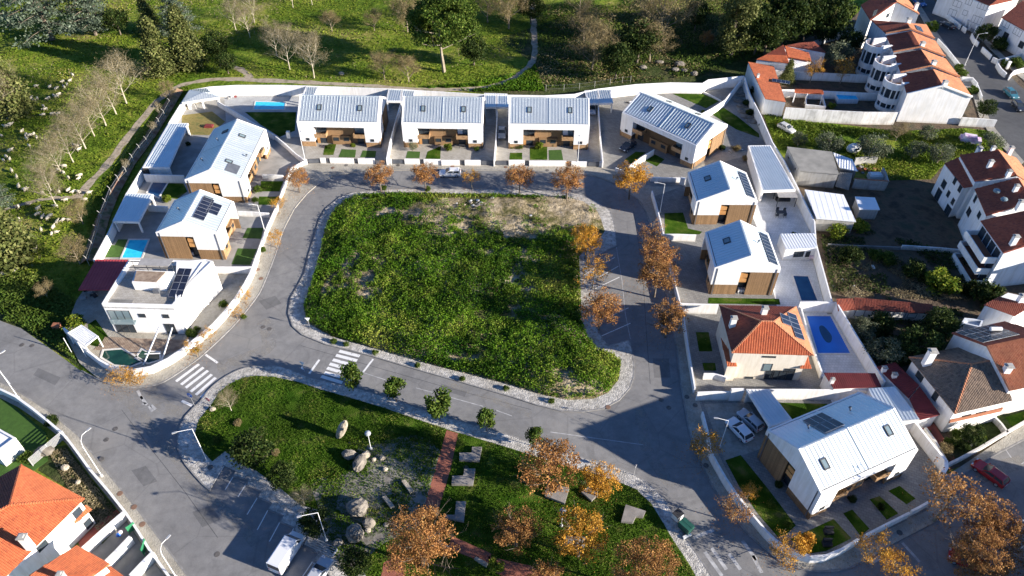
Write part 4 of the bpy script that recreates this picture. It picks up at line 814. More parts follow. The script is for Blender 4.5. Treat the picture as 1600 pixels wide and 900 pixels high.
# ---- general buildings traced from their own roof corners, each corner at its height
def plane_uv(me, F):
    Fi = F.inverted(); uv = me.uv_layers.new(name='UVMap')
    for l in me.loops: q = Fi @ me.vertices[l.vertex_index].co; uv.data[l.index].uv = (q.x, q.y)
def clip_line(poly, x):
    ys = []
    n = len(poly)
    for i in range(n):
        a, b = poly[i], poly[(i+1) % n]
        if (a[0]-x)*(b[0]-x) < 0: ys.append(a[1]+(b[1]-a[1])*(x-a[0])/(b[0]-a[0]))
    return (min(ys), max(ys)) if len(ys) >= 2 else None
def roof_face(t, pts, mat, o, ribs=None, th=.16, name='roof_slope'):
    """pts: world points, first two along the eave; one sloping slab with its tile rolls or seams"""
    P = [Vector(p)-o for p in pts]; u = (P[1]-P[0]).normalized()
    nrm = Vector((0, 0, 0))
    for i in range(len(P)): a, b = P[i]-P[0], P[(i+1) % len(P)]-P[0]; nrm += a.cross(b)
    nrm.normalize(); nrm = -nrm if nrm.z < 0 else nrm; v = nrm.cross(u).normalized()
    F = Matrix(((u.x, v.x, nrm.x, P[0].x), (u.y, v.y, nrm.y, P[0].y), (u.z, v.z, nrm.z, P[0].z), (0, 0, 0, 1))); Fi = F.inverted()
    L = [Fi @ p for p in P]; m = MB(); m.prism([(q.x, q.y) for q in L], -th, 0)
    m.xf(F); ob = m.build(name, mat, t); plane_uv(ob.data, F)
    if ribs:
        sp, w, h = ribs; xs = [q.x for q in L]; b = MB(); x = min(xs)+sp/2
        while x < max(xs):
            c = clip_line([(q.x, q.y) for q in L], x)
            if c and c[1]-c[0] > .2:
                vs = [(x-w/2, c[0], 0), (x-w*.25, c[0], h), (x+w*.25, c[0], h), (x+w/2, c[0], 0), (x-w/2, c[1], 0), (x-w*.25, c[1], h), (x+w*.25, c[1], h), (x+w/2, c[1], 0)]
                b.add(vs, [(0, 1, 5, 4), (1, 2, 6, 5), (2, 3, 7, 6), (3, 2, 1, 0)])
            x += sp
        b.xf(F); r = b.build('roof_tile_roll' if 'tile' in mat or mat == 'burgundy' else 'roof_rib', mat, t); r['kind'] = 'stuff'; plane_uv(r.data, F)
    return ob, F
TR = (.24, .15, .06); MR = (.5, .05, .06)
def ray_wall(A, B, px, py):
    """point on the vertical plane through A and B that the photograph shows at px, py"""
    C = Vector((0, 0, HC)); d = G(px, py)-C; n = Vector((-(B.y-A.y), B.x-A.x, 0)); t = n.dot(Vector((A.x, A.y, 0))-Vector((0, 0, 0))-Vector((C.x, C.y, 0)))/n.dot(Vector((d.x, d.y, 0)))
    return C+d*t
def building(label, name, cat, roofs, foot, wmat='plaster', rmat='tile_orange', ribs=TR, inset=.3, group=None, wins=(), chim=(), parapet=None, z0=0.0, th=.16, wins_glass='glass'):
    """roofs: list of corner lists (px,py,z); foot: wall outline as (px,py,z of its top)"""
    W = [G(*p) for p in foot]; o = sum(W, Vector((0, 0, 0)))/len(W); o.z = 0
    t = thing(name, label, cat, o, group=group); loc = [p-o for p in W]
    ar = sum(loc[i].x*loc[(i+1) % len(loc)].y-loc[(i+1) % len(loc)].x*loc[i].y for i in range(len(loc)))
    ins = offset([(p.x, p.y) for p in loc], inset if ar > 0 else -inset, True) if inset else [Vector((p.x, p.y)) for p in loc]
    zt = [p.z-(th+.01 if roofs else 0) for p in W]; b = MB(); b.prism(ins, z0, zt); b.build('wall', wmat, t)
    for r in roofs:
        mt = rmat; rb = ribs
        if isinstance(r, tuple): r, mt, rb = r
        roof_face(t, [G(*p) for p in r], mt, o, rb, th)
    for e, px, py, w, h, *k in wins:       # edge index, pixel of the window centre
        A, B = ins[e], ins[(e+1) % len(ins)]; A3 = Vector((A[0]+o.x, A[1]+o.y, 0)); B3 = Vector((B[0]+o.x, B[1]+o.y, 0))
        p = ray_wall(A3, B3, px, py)-o; d = (B3-A3).normalized(); out = Vector((d.y, -d.x, 0)) if ar > 0 else Vector((-d.y, d.x, 0))
        ax = d if ar > 0 else -d
        win(t, (p.x, p.y, max(p.z-h/2, .02)), w, h, (ax.x, ax.y), mat=(k[0] if k else wins_glass), name=(k[1] if len(k) > 1 else 'window'), frame=(k[2] if len(k) > 2 else 'frame_dark'))
    for px, py, z, w, h, *k in chim:       # pixel of the chimney foot, its height there
        p = G(px, py, z)-o; b = MB(); b.rbox((p.x, p.y), w, w*.8, p.z-.5, p.z+h); c = b.build('chimney', (k[0] if k else 'plaster'), t)
        b = MB(); b.rbox((p.x, p.y), w*1.25, w*1.05, p.z+h, p.z+h+.12); b.rbox((p.x, p.y), w*.7, w*.5, p.z+h+.12, p.z+h+.3); b.build('chimney_cap', 'concrete', c)
    if parapet:
        mb = ribbon([(q[0], q[1]) for q in ins], (0 if ar > 0 else 0), (.25 if ar > 0 else -.25), min(zt)-.3, min(zt)+parapet, True); mb.build('parapet', wmat, t)
    return t, o, ins
def ridge(t, o, a, b, mat, w=.22, z=.1):
    A, B = G(*a)-o, G(*b)-o; m = MB(); m.bar(A+Vector((0, 0, .02)), B+Vector((0, 0, .02)), w, z*1.4); r = m.build('ridge_tiles', mat, t); plane_uv(r.data, Matrix.Identity(4))
# villa with orange hip roof
e = 6.2; r = 8.6
A, B, C, D = (1143.3,551.3,e), (1271.7,555.5,e), (1244.2,479.2,e), (1123.7,476.7,e); K1, K2 = (1190,502,r), (1209,502.5,r)
v, vo, vi = building('cream villa with orange hipped tile roof and solar panels beside the pool', 'villa', 'house', [[A, B, K2, K1], ([B, C, K2], 'tile_pale_lit', TR), ([C, D, K1, K2], 'tile_red_shade', TR), ([D, A, K1], 'tile_red_shade', TR)], [A, B, C, D], 'plaster_cream', inset=.5,
    chim=[(1144,508,6.9,.8,1.5), (1193,490,7.7,.8,1.2)], wins=[(0,1202,557.5,1.9,.35), (0,1199,574,1.3,1.6,'glass_light','balcony_door'), (0,1199,594,1.3,2.1,'glass','door'), (0,1234,579,1.6,.9), (0,1169,594,1.2,.6), (0,1219,596,3.2,2.2,'glass','garage_door')])  # sunlit slope coloured paler, shaded slopes redder than the orange front
for a, c in ((A, K1), (B, K2), (K1, K2), (C, K2), (D, K1)): ridge(v, vo, a, c, 'tile_pale_lit')
P = [G(*p)-vo for p in (B, C, K2)]; Fv = slope_frame(P[0], P[1], P[2]); Lb = (P[1]-P[0]).length
add_panels(v, Fv, Lb*.25, .9, 5, 1, 1.0, 1.6); add_panels(v, Fv, Lb*.25+2.1, 2.55, 2, 1, 1.0, 1.6)
for rp, fp in (([(1136,572,3.4),(1152,572,3.4),(1148,561,4.2),(1128,530,4.0)], None), ([(1250,576,3.2),(1268,576,3.2),(1262,556,4.2),(1256,556,4.2)], None)): roof_face(v, [G(*p) for p in rp], 'tile_orange', vo, TR)
b = MB(); q = [G(*p)-vo for p in [(1136,573,3.3),(1152,573,3.3),(1146,560,3.3)]]; b.prism([(p.x, p.y) for p in q], 0, 3.2); b.build('side_annexe_wall', 'plaster_cream', v)
# burgundy garage of the villa
building('low burgundy roofed garage between villa pool and big house', 'garage', 'garage', [[(1303,607,2.8),(1377.5,604,2.8),(1367.5,583,3.0),(1287.5,582.5,3.0)]], [(1303,607,2.8),(1377.5,604,2.8),(1367.5,583,3.0),(1287.5,582.5,3.0)], 'plaster', 'burgundy', (.3, .05, .05), .1, chim=[(1299,598,2.9,.5,.8)])
building('white shed with blue metal roof beside the big house', 'garage', 'garage', [[(1437,655,2.9),(1380,660,2.9),(1357,607,3.0),(1398,604,3.0)]], [(1437,655,2.9),(1380,660,2.9),(1357,607,3.0),(1398,604,3.0)], 'plaster', 'zinc', MR, .05)
# flat roofed villa
z = 6.3; fa = [(160,478,z),(273,481,z),(322,409,z),(202,407,z)]
f, fo, fi = building('flat roofed white villa with roof terrace and solar panels at the west corner', 'flat_roof_villa', 'house', [], [(p[0], p[1], z-.6) for p in [(161,479),(272,482),(321,412),(203,410)]], 'plaster', inset=0, parapet=.62,
    wins=[(0,188,493,3.4,2.2,'glass_light','balcony_door'), (0,222,493,1.1,.8), (0,259,494,1.0,.8), (0,197,514,3.0,2.1,'glass','door'), (0,268,516,1.6,2.3,'glass','door'), (1,293,458,.7,1.7)])
b = MB(); q = [G(*p)-fo for p in [(164,477,5.9),(268,479,5.9),(312,415,5.9),(206,413,5.9)]]; b.prism([(p.x, p.y) for p in q], 5.72, 5.8); b.build('roof_terrace_floor', 'paving', f)
b = MB(); q = [G(*p)-fo for p in [(168,476,5.9),(204,477,5.9),(209,468,5.9),(175,467,5.9)]]; b.prism([(p.x, p.y) for p in q], 5.81, 5.86); b.build('dark_roof_mat', 'concrete_dark', f)
q = [G(*p)-fo for p in [(206,441,7.4),(256,443,7.4),(272,424,7.4),(212,422,7.4)]]
b = MB(); b.prism([(p.x, p.y) for p in q], 5.7, 7.4); st_ = b.build('stair_block', 'plaster', f)
b = MB(); b.prism([(q[0].x+.25, q[0].y+.25), (q[1].x-1.2, q[1].y+.25), (q[2].x-1.2, q[2].y-.25), (q[3].x+.25, q[3].y-.25)], 7.38, 7.5); b.build('wooden_roof_deck', 'deck_wood', st_)
b = MB()
for s_ in (0, 1, 2, 3): c = q[3].lerp(q[2], s_/3); b.tube([(c.x, c.y, 7.4), (c.x, c.y, 9.2)], .05, 4)
b.bar((q[3].x-.5, q[3].y, 9.2), (q[2].x+.5, q[2].y, 9.2), .12); b.bar((q[3].x-.5, q[3].y-1.2, 9.1), (q[2].x+.5, q[2].y-1.2, 9.1), .12); b.build('terrace_frame', 'frame_dark', f)
b = MB(); b.prism([(q[3].x+1.2, q[3].y-.9), (q[2].x, q[2].y-.9), (q[2].x+.3, q[2].y+.7), (q[3].x+1.3, q[3].y+.7)], 9.22, 9.27); b.build('awning', 'fabric_grey', f)
q0 = [G(*p)-fo for p in [(262,462,6.4),(280,463,6.4),(287,429,6.8)]]
F = slope_frame(Vector((q0[0].x, q0[0].y, 6.1)), Vector((q0[1].x, q0[1].y, 6.1)), Vector((q0[0].x+.2, q0[0].y+3.5, 7.0))); add_panels(f, F, 0, 0, 2, 4, 1.05, 1.3, .1)
b = MB(); b.rbox((q[1].x-1.4, q[1].y-.35), .9, .5, 5.8, 6.5); b.build('roof_hatch', 'zinc_dark', f)
b = MB(); A0, B0 = fi[0], fi[1]; b.box(A0[0]+.6, A0[0]+4.2, A0[1]-.9, A0[1], 2.75, 2.95); b.box(A0[0]+.6, A0[0]+4.2, A0[1]-.9, A0[1]-.84, 2.95, 3.8); b.build('glass_balcony', 'glass_light', f)
building('upper white block behind the flat roofed villa', 'house_annexe', 'building', [], [(274,474,6.2),(297,444,6.2),(333,409,6.2),(322,406,6.2),(276,410,6.2)], 'plaster', inset=0, parapet=.15)
building('long burgundy sheet roof of the shelter west of the flat roofed villa', 'shelter', 'shed', [[(122,453,2.6),(178,453,2.6),(219,406,3.0),(150,405,3.0)]], [(160,440,2.5),(178,452,2.5),(217,409,2.8),(165,409,2.8)], 'plaster_worn', 'red_sheet', (.5, .05, .04), .3)
building('small red sheet roof behind the flat roofed villa', 'shelter', 'shed', [[(222,421,2.6),(277,421,2.6),(278,411,2.8),(225,411,2.8)]], [(222,421,2.6),(277,421,2.6),(278,411,2.8),(225,411,2.8)], 'plaster', 'red_sheet', (.5, .05, .04), .2)
# garden pavilion, garages, pool houses of the modern plots
def flat(label, px, z, name='garage', wmat='plaster', rmat='zinc', open_=None, cat='garage', ribs=MR, wins=(), trim=True, th=.2, group=None, inset=.02):
    t, o, ins = building(label, name, cat, [[(p[0], p[1], z+.06) for p in px]], [(p[0], p[1], z) for p in px], wmat, rmat, ribs, inset, wins=wins, th=.12, group=group) if not open_ else (None, None, None)
    if open_:
        W = [G(p[0], p[1], z) for p in px]; o = sum(W, Vector((0, 0, 0)))/4; o.z = 0; t = thing(name, label, cat, o, group=group)
        L = [p-o for p in W]; ctr = sum(L, Vector((0, 0, 0)))/len(L); roof_face(t, [p+Vector((0, 0, 0)) for p in W], rmat, o, ribs, .14)
        b = MB(); ar = sum(L[i].x*L[(i+1) % len(L)].y-L[(i+1) % len(L)].x*L[i].y for i in range(len(L)))
        ribbon([(p.x, p.y) for p in L], -.12 if ar > 0 else .12, .16 if ar > 0 else -.16, z-.42, z+.03, True, b); b.build('roof_edge', wmat, t)
        for i in open_['posts']:
            p = L[i].lerp(Vector((ctr.x, ctr.y, z)), .06); b = MB(); b.rbox((p.x, p.y), .28, .28, .12, z-.15); b.build('post', wmat, t)
        for i, j in open_.get('walls', ()):
            b = MB(); a, c = L[i].lerp(Vector((ctr.x, ctr.y, z)), .03), L[j].lerp(Vector((ctr.x, ctr.y, z)), .03); ribbon([(a.x, a.y), (c.x, c.y)], -.12, .12, .1, z-.15, False, b); b.build('wall', wmat, t)
    return t
flat('blue metal roofed garage in the yard of the long west house', [(224,261),(263,261),(293,193),(265,192.5)], 2.7, open_={'posts': (1, 2), 'walls': ((0, 1), (3, 0), (2, 3))})
flat('blue metal roofed pool shelter beside the west swimming pool', [(177,345),(216,346),(238,304),(198,302)], 2.8, name='pool_shelter', cat='shelter', open_={'posts': (1, 2), 'walls': ((3, 0), (2, 3))})
pz = 2.9; pa, pb, pc, pd = (284,160,pz),(344,151,pz),(323,137.5,pz),(296,140.5,pz); pk = (316,140,3.7)
pv, po, _ = building('small garden pavilion with a grey hipped metal roof at the north west corner', 'garden_pavilion', 'pavilion', [([pa, pb, (330,146,3.5), (318,144,3.6)], 'zinc', MR), ([pb, pc, (330,146,3.5)], 'zinc', MR), ([pd, pa, (318,144,3.6)], 'zinc', MR), ([pc, pd, (318,144,3.6), (330,146,3.5)], 'zinc', MR)], [(290,155,2.7),(299,154,2.7),(302,142,2.7),(297,142,2.7)], 'plaster', inset=0)
for p in ((340,151.5,2.6), (315,155.5,2.6)):
    q = G(*p)-po; b = MB(); b.rbox((q.x, q.y), .3, .3, .1, 2.7); b.build('post', 'plaster', pv)
b = MB(); ribbon([((G(*p)-po).x, (G(*p)-po).y) for p in ((285,160,2.8), (343,151.5,2.8))], -.1, .1, 2.35, 2.82, False, b); b.build('roof_edge', 'plaster', pv)
CP = 'metal roofed carports behind the row houses'
flat('narrow grey roofed carport behind the left corner of first row house', [(472,151),(490,150),(497.5,135.5),(479,135.5)], 2.7, name='carport', cat='carport', open_={'posts': (0, 1), 'walls': ((2, 3),)}, group=CP)
flat('left half of the carport between first and second row house', [(604,157.5),(626,157.8),(628,139.5),(608,139)], 2.7, name='carport', cat='carport', open_={'posts': (0,), 'walls': ((2, 3), (1, 2))}, group=CP)
flat('right half of the carport between first and second row house', [(627,157.8),(646,158.5),(647.5,141),(629,139.5)], 2.7, name='carport', cat='carport', open_={'posts': (1,), 'walls': ((2, 3),)}, group=CP)
flat('left half of the carport between second and third row house', [(757.5,167),(775.5,167),(775.5,146.3),(757.5,146)], 2.7, name='carport', cat='carport', open_={'posts': (0,), 'walls': ((2, 3), (1, 2))}, group=CP)
flat('right half of the carport between second and third row house', [(776.5,167),(795,167),(792,147),(776.5,146.3)], 2.7, name='carport', cat='carport', open_={'posts': (1,), 'walls': ((2, 3),)}, group=CP)
flat('left half of the carport between third row house and the turned house', [(920,161),(936,161),(933.5,140.5),(914,142)], 2.7, name='carport', cat='carport', open_={'posts': (0,), 'walls': ((2, 3), (1, 2))}, group=CP)
flat('right half of the carport between third row house and the turned house', [(937,161),(957,160.5),(954,140),(934.5,140.5)], 2.7, name='carport', cat='carport', open_={'posts': (1,), 'walls': ((2, 3),)}, group=CP)
flat('long blue metal roofed garage along the east wall behind the detached houses', [(1192,298),(1242,296),(1203.5,227.5),(1170,228)], 2.9, open_={'posts': (0, 1), 'walls': ((1, 2), (2, 3), (3, 0))})
flat('small white shed with a pale ribbed roof by the east pool', [(1228,390),(1277,387),(1274,364.5),(1219,365)], 2.6, name='garden_shed', cat='shed', rmat='white_sheet', wins=[(0,1248,397,1.8,1.3), (0,1262,397,.8,1.3)])
flat('blue metal roofed carport beside the driveway of the big house', [(1204,666),(1236,655),(1200,609),(1168,609)], 2.7, name='carport', cat='carport', open_={'posts': (0, 1, 3), 'walls': ((2, 3), (1, 2))})
# ================================================================ east side: terrace, blocks, sheds
UN = [(6.7,(1416.7,147.5),(1408,116),(1473.3,134.2),(1457.5,107.5),(1519,151.7),(1499,122.5)),
      (7.2,(1407,113),(1396.7,84.5),(1455.8,102.5),(1439,76.7),(1499,120),(1477.5,91.7)),
      (7.7,(1396,81),(1385,56),(1438.3,73.3),(1424,48.3),(1476.7,87.5),(1461.7,64)),
      (8.2,(1384,52),(1361,31),(1422.5,45),(1418,36),(1460,60),(1447.5,38.3))]
names_t = ['nearest unit of the orange roofed terrace, with the big bare white gable wall','second unit from the bare gable of the orange roofed terrace','third unit from the bare gable of the orange roofed terrace','farthest unit of the orange roofed terrace, with a dark roof panel']
for i, (z, l0, l1, r0, r1, e0, e1) in enumerate(UN):
    zr = ray_wall(G(*l0, z), G(*e0, z), *r0).z
    a, b2, c2, d2, e2, f2 = (*l0, z), (*l1, z), (*r0, zr), (*r1, zr), (*e0, z), (*e1, z)
    tt, to, ti = building(names_t[i], 'terraced_house', 'house', [([l for l in (b2, a, c2, d2)], 'tile_red_shade', TR), ([e2, f2, d2, c2], 'tile_pale_lit', TR)], [a, c2, e2, f2, d2, b2], 'plaster' if i == 0 else 'plaster_blue_shade', inset=.12, group='terrace of orange roofed houses',  # left slope coloured as shaded, right slope as sunlit
        chim=[(r0[0]+2, r0[1]-1, zr, .9, .9)] if i < 3 else [(1419,35,zr,.9,.9)])
    m = MB(); A3, C3, E3 = [G(*p)-to for p in (a, c2, e2)]
    m.bar(A3+Vector((0,0,.08)), C3+Vector((0,0,.08)), .3, .35); m.bar(C3+Vector((0,0,.08)), E3+Vector((0,0,.08)), .3, .35)
    pm = m.build('party_parapet', 'plaster' if i == 0 else 'tile_pale_lit', tt); plane_uv(pm.data, Matrix.Identity(4))
    if i == 3:
        P = [G(*p)-to for p in (e2, f2, d2)]; Fq = slope_frame(P[0], P[1], P[2]); add_panels(tt, Fq, 1.2, 2.6, 3, 1, .9, 1.6)
# round glazed stair bays at the garden side
for i, (px, py, z) in enumerate([(1401,124,6.9),(1385,95,7.3),(1370,67,7.7)]):
    c = G(px, py, z); c.z = 0; t = thing('stair_bay', ['nearest round white stair bay of the terrace garden side','middle round white stair bay of the terrace garden side','farthest round white stair bay of the terrace garden side'][i], 'stair tower', c, R_(10), group='round stair bays of the terrace')
    R0 = 2.5
    def arc(r0, r1, z0, z1, a0=95, a1=290, k=12):
        m = MB(); vs = []
        for j in range(k+1):
            a = R_(a0+(a1-a0)*j/k); vs += [(r0*math.cos(a), r0*math.sin(a), z0), (r1*math.cos(a), r1*math.sin(a), z0), (r1*math.cos(a), r1*math.sin(a), z1), (r0*math.cos(a), r0*math.sin(a), z1)]
        m.add(vs, [f for j in range(k) for f in ((j*4+3, j*4+2, j*4+6, j*4+7), (j*4+2, j*4+1, j*4+5, j*4+6), (j*4, j*4+3, j*4+7, j*4+4), (j*4+1, j*4, j*4+4, j*4+5))]); return m
    arc(R0-.25, R0, 0, .9).build('wall_band', 'plaster', t); arc(R0-.25, R0, 2.0, 3.3).build('wall_band', 'plaster', t); arc(R0-.25, R0, z-1.5, z).build('wall_band', 'plaster', t)
    arc(R0-.35, R0-.28, .9, 2.0).build('glazing', 'glass', t); arc(R0-.35, R0-.28, 3.3, z-1.5).build('glazing', 'glass', t)
    for a in (100, 125, 160, 195, 230, 255, 288):
        m = MB(); m.rbox((math.cos(R_(a))*(R0-.15), math.sin(R_(a))*(R0-.15)), .22, .22, .9, z-1.5, R_(a)); m.build('mullion', 'plaster', t)
    m = MB(); m.lathe([(R0-.3, z-1.55), (R0-.3, z-1.35)], n=16); m.build('roof', 'tile_pale_lit', t)
    m = MB(); m.rbox((1.3, 1.1), 3.0, .5, z-1.4, z+.55); m.build('roof_block', 'plaster', t)
    m = MB(); m.rbox((1.4, -2.1), 2.6, .5, z-1.4, z+.2); m.build('roof_block', 'plaster', t); m = MB(); m.box(0, 3.6, -2.2, 2.2, 0, z-1.6); m.build('bay_core', 'plaster_blue_shade', t)
building('white gabled house behind the far end of the terrace', 'house', 'house', [([(1345,8,7.5),(1360,32,7.5),(1401,3,9.8),(1388,-18,9.8)], 'tile_red_shade', TR), ([(1437,22,7.5),(1416,-4,7.5),(1388,-18,9.8),(1401,3,9.8)], 'tile_pale_lit', TR)], [(1360,32,7.5),(1401,3,9.8),(1437,22,7.5),(1416,-4,7.5),(1388,-18,9.8),(1345,8,7.5)], 'plaster', inset=.15,  # shade and sun on the two slopes are put into the tile colour
   chim=[(1430,14,8.0,.8,1.4)], wins=[(0,1367,20,1.6,1.4), (0,1387,24,1.4,1.1)])
building('white garage with orange tile roof at the head of the east wall', 'garage', 'garage', [[(1196,154,3.9),(1228,159,3.9),(1209,103,3.9),(1169,96.5,3.9)]], [(1196,154,3.9),(1228,159,3.9),(1209,103,3.9),(1169,96.5,3.9)], 'plaster', 'tile_orange', None, .05, chim=[(1184,121,3.9,.5,.7)])
og = [o for o in bpy.data.objects if o.get('label', '').startswith('white garage with orange tile')][0]
P = [G(*p)-og.location for p in ((1196,154,3.95),(1228,159,3.95),(1209,103,3.95))]; add_panels(og, slope_frame(P[0], P[1], P[2]), .8, 8.2, 4, 1, .95, 1.5)
building('low white outbuilding with split orange roofs beside the dark park', 'outbuilding', 'house', [([(1181,93,3.6),(1233,99,3.6),(1229,87,4.6),(1197,85,4.6)], 'tile_orange', TR), ([(1197,85,4.6),(1229,87,4.6),(1224,70,4.6)], 'tile_red_shade', TR), ([(1231,89,3.8),(1268,96,3.8),(1264,82,4.4),(1226,72,4.4)], 'tile_orange', TR)], [(1181,93,3.6),(1233,99,3.6),(1268,96,3.6),(1262,80,3.6),(1226,72,3.6),(1200,84,3.6)], 'plaster', inset=.1)
building('white outbuilding with dark red roof behind the split orange roofs', 'outbuilding', 'house', [([(1228,71,4.2),(1291,82,4.2),(1272,66,4.8),(1250,66,4.8)], 'tile_red_shade', TR)], [(1228,72,4.2),(1291,83,4.2),(1272,66,4.2),(1250,66,4.2)], 'plaster', inset=.1)
wall('white garden wall between the outbuildings and the terrace', [(1208,109),(1240,112),(1290,114),(1350,117),(1385,118)], 2.0)
wall('white garden wall above the small blue pool', [(1222,140),(1241,140),(1295,142.5),(1350,145),(1395,146)], 1.9)
wall('long tall streaked white wall above the meadow', [(1228,168),(1280,171.5),(1350,175),(1403,175.5)], 3.0, mat='plaster_worn')
wall('white wall right of the bare gable by the street', [(1503,183.5),(1530,185),(1558,187.5)], 2.0, mat='plaster_worn')
wall('pale garden wall behind the terrace gardens running to the park', [(1272,64),(1300,54),(1330,47)], 1.8, mat='plaster_blue_shade')
for p, l in (([(1504,120),(1520,121),(1528,130)], 'white front wall of terrace by the street bend'), ([(1528,132),(1535,150)], 'white railing wall beside the terrace planting'), ([(1466,60),(1480,75),(1500,100)], 'low front wall of the terrace along the street')): wall(l, p, 1.2)
t = thing('tiled_canopy', 'garden canopy with orange tile strip by the small pool', 'canopy', G(1264,150)); o = G(1264,150)
roof_face(t, [G(1242,144.5,2.5), G(1287,147,2.5), G(1286,140.5,2.7), G(1242,139,2.7)], 'tile_orange', o, TR)
for p in ((1243,145,2.5), (1286,147.5,2.5), (1262,146,2.5)): q = G(*p)-o; b = MB(); b.rbox((q.x, q.y), .2, .2, 0, 2.4); b.build('post', 'white_metal', t)
b = MB(); q = [G(*p)-o for p in ((1260,163,.9),(1290,166,.9),(1286,150,.9),(1260,149,.9))]; ribbon([(p.x, p.y) for p in q], -.1, .1, 0, .9, True, b); b.build('barbecue_wall', 'plaster', t)
t = thing('garden_pool', 'small raised blue pool in the terrace garden', 'pool', G(1321,158)); b = MB(); b.rbox((0, 0), 4.6, 2.4, 0, 1.1); b.build('pool_wall', 'plaster_blue_shade', t); b = MB(); b.rbox((0, 0), 4.3, 2.1, 1.1, 1.14); b.build('water', 'pool_blue', t)
# white houses across the street, top right
building('white two storey house with shutters at the top right, left one', 'house', 'house', [([(1490,-16,7),(1547,9,7),(1570,-10,9.3),(1520,-32,9.3)], 'tile_red_shade', TR), ([(1547,9,7),(1594,-2,7),(1570,-10,9.3)], 'tile_red_shade', TR)], [(1470,-19,7),(1547,9,7),(1594,-2,7),(1530,-40,7)], 'plaster', inset=.2, wins=[(0,1496,6,2.2,1.6,'white_metal'), (0,1508,20,1.3,1.3,'white_metal'), (0,1535,10,2.6,1.5,'white_metal'), (0,1526,31,2.6,1.9,'white_metal'), (0,1514,3,1.6,1.5,'white_metal'), (0,1488,20,2.2,1.8,'white_metal')])
building('white house with maroon roof at the top right corner', 'house', 'house', [([(1565,27,6.2),(1640,70,6.2),(1660,30,8.6),(1598,0,8.6)], 'tile_red_shade', TR)], [(1565,28,6.2),(1640,71,6.2),(1660,40,6.2),(1600,8,6.2)], 'plaster', inset=.2, wins=[(0,1572,38,2.2,1.6,'white_metal'), (0,1590,50,2.6,1.6,'white_metal'), (0,1571,57,1.6,2.0), (0,1596,70,1.6,1.6)])
for p, l in (([(1470,12),(1485,25),(1502,39)], 'white pillared street wall before the top right houses'), ([(1505,40),(1511,45)], 'pair of white gate pillars at the top right'), ([(1519,52),(1523,60),(1530,66)], 'white street wall right of the gate pillars'), ([(1536,73),(1550,86)], 'short white street wall piece by the top right house'), ([(1552,89),(1560,93),(1598,83)], 'white wall turning from the street towards the maroon roofed house'), ([(1559,97),(1565,107),(1573,114)], 'white street wall further down the top right street'), ([(1578,118),(1585,110),(1612,103)], 'white garden wall at the right edge by the teal car')): wall(l, p, 1.3, mat='plaster')
for i, (x, y) in enumerate([(1464,14),(1482,22),(1500,36),(1508,42),(1513,47),(1523,52),(1568,103),(1573,108)]):
    c = G(x, y); b = MB(); b.rbox((0, 0), .5, .5, 0, 1.9); b.rbox((0, 0), .62, .62, 1.9, 2.0); o = b.build('gate_pillar', 'plaster'); o.location = c; tag(o, ['white wall pillar farthest up the street at the top right','second white pillar along the street at the top right','third white pillar on the wall before the shuttered house','left pillar of the white gate before the shuttered house','right pillar of the white gate before the shuttered house','white pillar where the street wall starts again','white pillar on the lower street wall, upper one','white pillar on the lower street wall, lower one'][i], 'pillar', 'pillars of the street walls')
# apartment blocks
EA, RA = 8.2, 10.4
ap, ao, ai = building('upper white apartment block with orange roof coloured darker on the shaded slopes at the right edge', 'apartment_block', 'building', [([(1523,283,EA),(1499,242,EA),(1559,233,RA),(1588,273,RA)], 'tile_red_shade', TR), ([(1588,247,EA),(1622,292,EA),(1588,273,RA),(1559,233,RA)], 'tile_pale_lit', TR), ([(1506,293,6.8),(1476,255,6.8),(1498,247,7.5),(1521,289,7.5)], 'tile_red_shade', TR)],  # same tiles: left slopes tinted for shade, right slope for sun
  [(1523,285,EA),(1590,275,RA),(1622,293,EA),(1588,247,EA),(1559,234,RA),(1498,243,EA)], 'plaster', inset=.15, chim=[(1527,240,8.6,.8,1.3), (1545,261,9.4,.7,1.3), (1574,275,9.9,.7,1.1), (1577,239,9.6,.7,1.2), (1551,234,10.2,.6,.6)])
q = [G(*p)-ao for p in ((1476,256,6.7),(1505,293.5,6.7),(1523,290,6.7),(1499,247,6.7))]; b = MB(); b.prism([(p.x, p.y) for p in q], 0, 6.6); wv = b.build('lower_wing_wall', 'plaster', ap)
def wins_on(t, o, A, B, lst, inv=False, mat='glass'):
    for px, py, w_, h_ in lst:
        p = ray_wall(A+Vector(o), B+Vector(o), px, py)-Vector(o); d = (B-A).normalized(); 
        if inv: d = -d
        win(t, (p.x, p.y, p.z-h_/2), w_, h_, (d.x, d.y), mat=mat)
wins_on(ap, ao, q[0], q[1], [(1492,283,.9,1.3),(1500,295,1.0,1.3),(1482,303,.9,1.3),(1489,315,.9,1.3),(1475,288,1.4,1.6),(1466,304,1.6,2.4),(1480,331,1.8,2.6)])
t2, o2, i2 = building('middle white apartment block with orange roof coloured darker on the shaded slope at the right edge', 'apartment_block', 'building', [([(1541,337,7.9),(1522.7,295,7.9),(1591,277,10.1),(1613,315,10.1)], 'tile_red_shade', TR), ([(1622,293,7.9),(1650,332,7.9),(1613,315,10.1),(1591,277,10.1)], 'tile_pale_lit', TR)], [(1541,337,7.9),(1613,315,10.1),(1650,332,7.9),(1622,293,7.9),(1591,277,10.1),(1523,296,7.9)], 'plaster', inset=.15, chim=[(1585,299,9.6,.7,1.2), (1592,325,9.4,.9,1.4)], wins=[(5,1524,311,.9,1.4), (5,1514,331,1.6,1.5), (5,1530,336,1.2,1.2)])  # slope away from the sun gets a darker tile colour
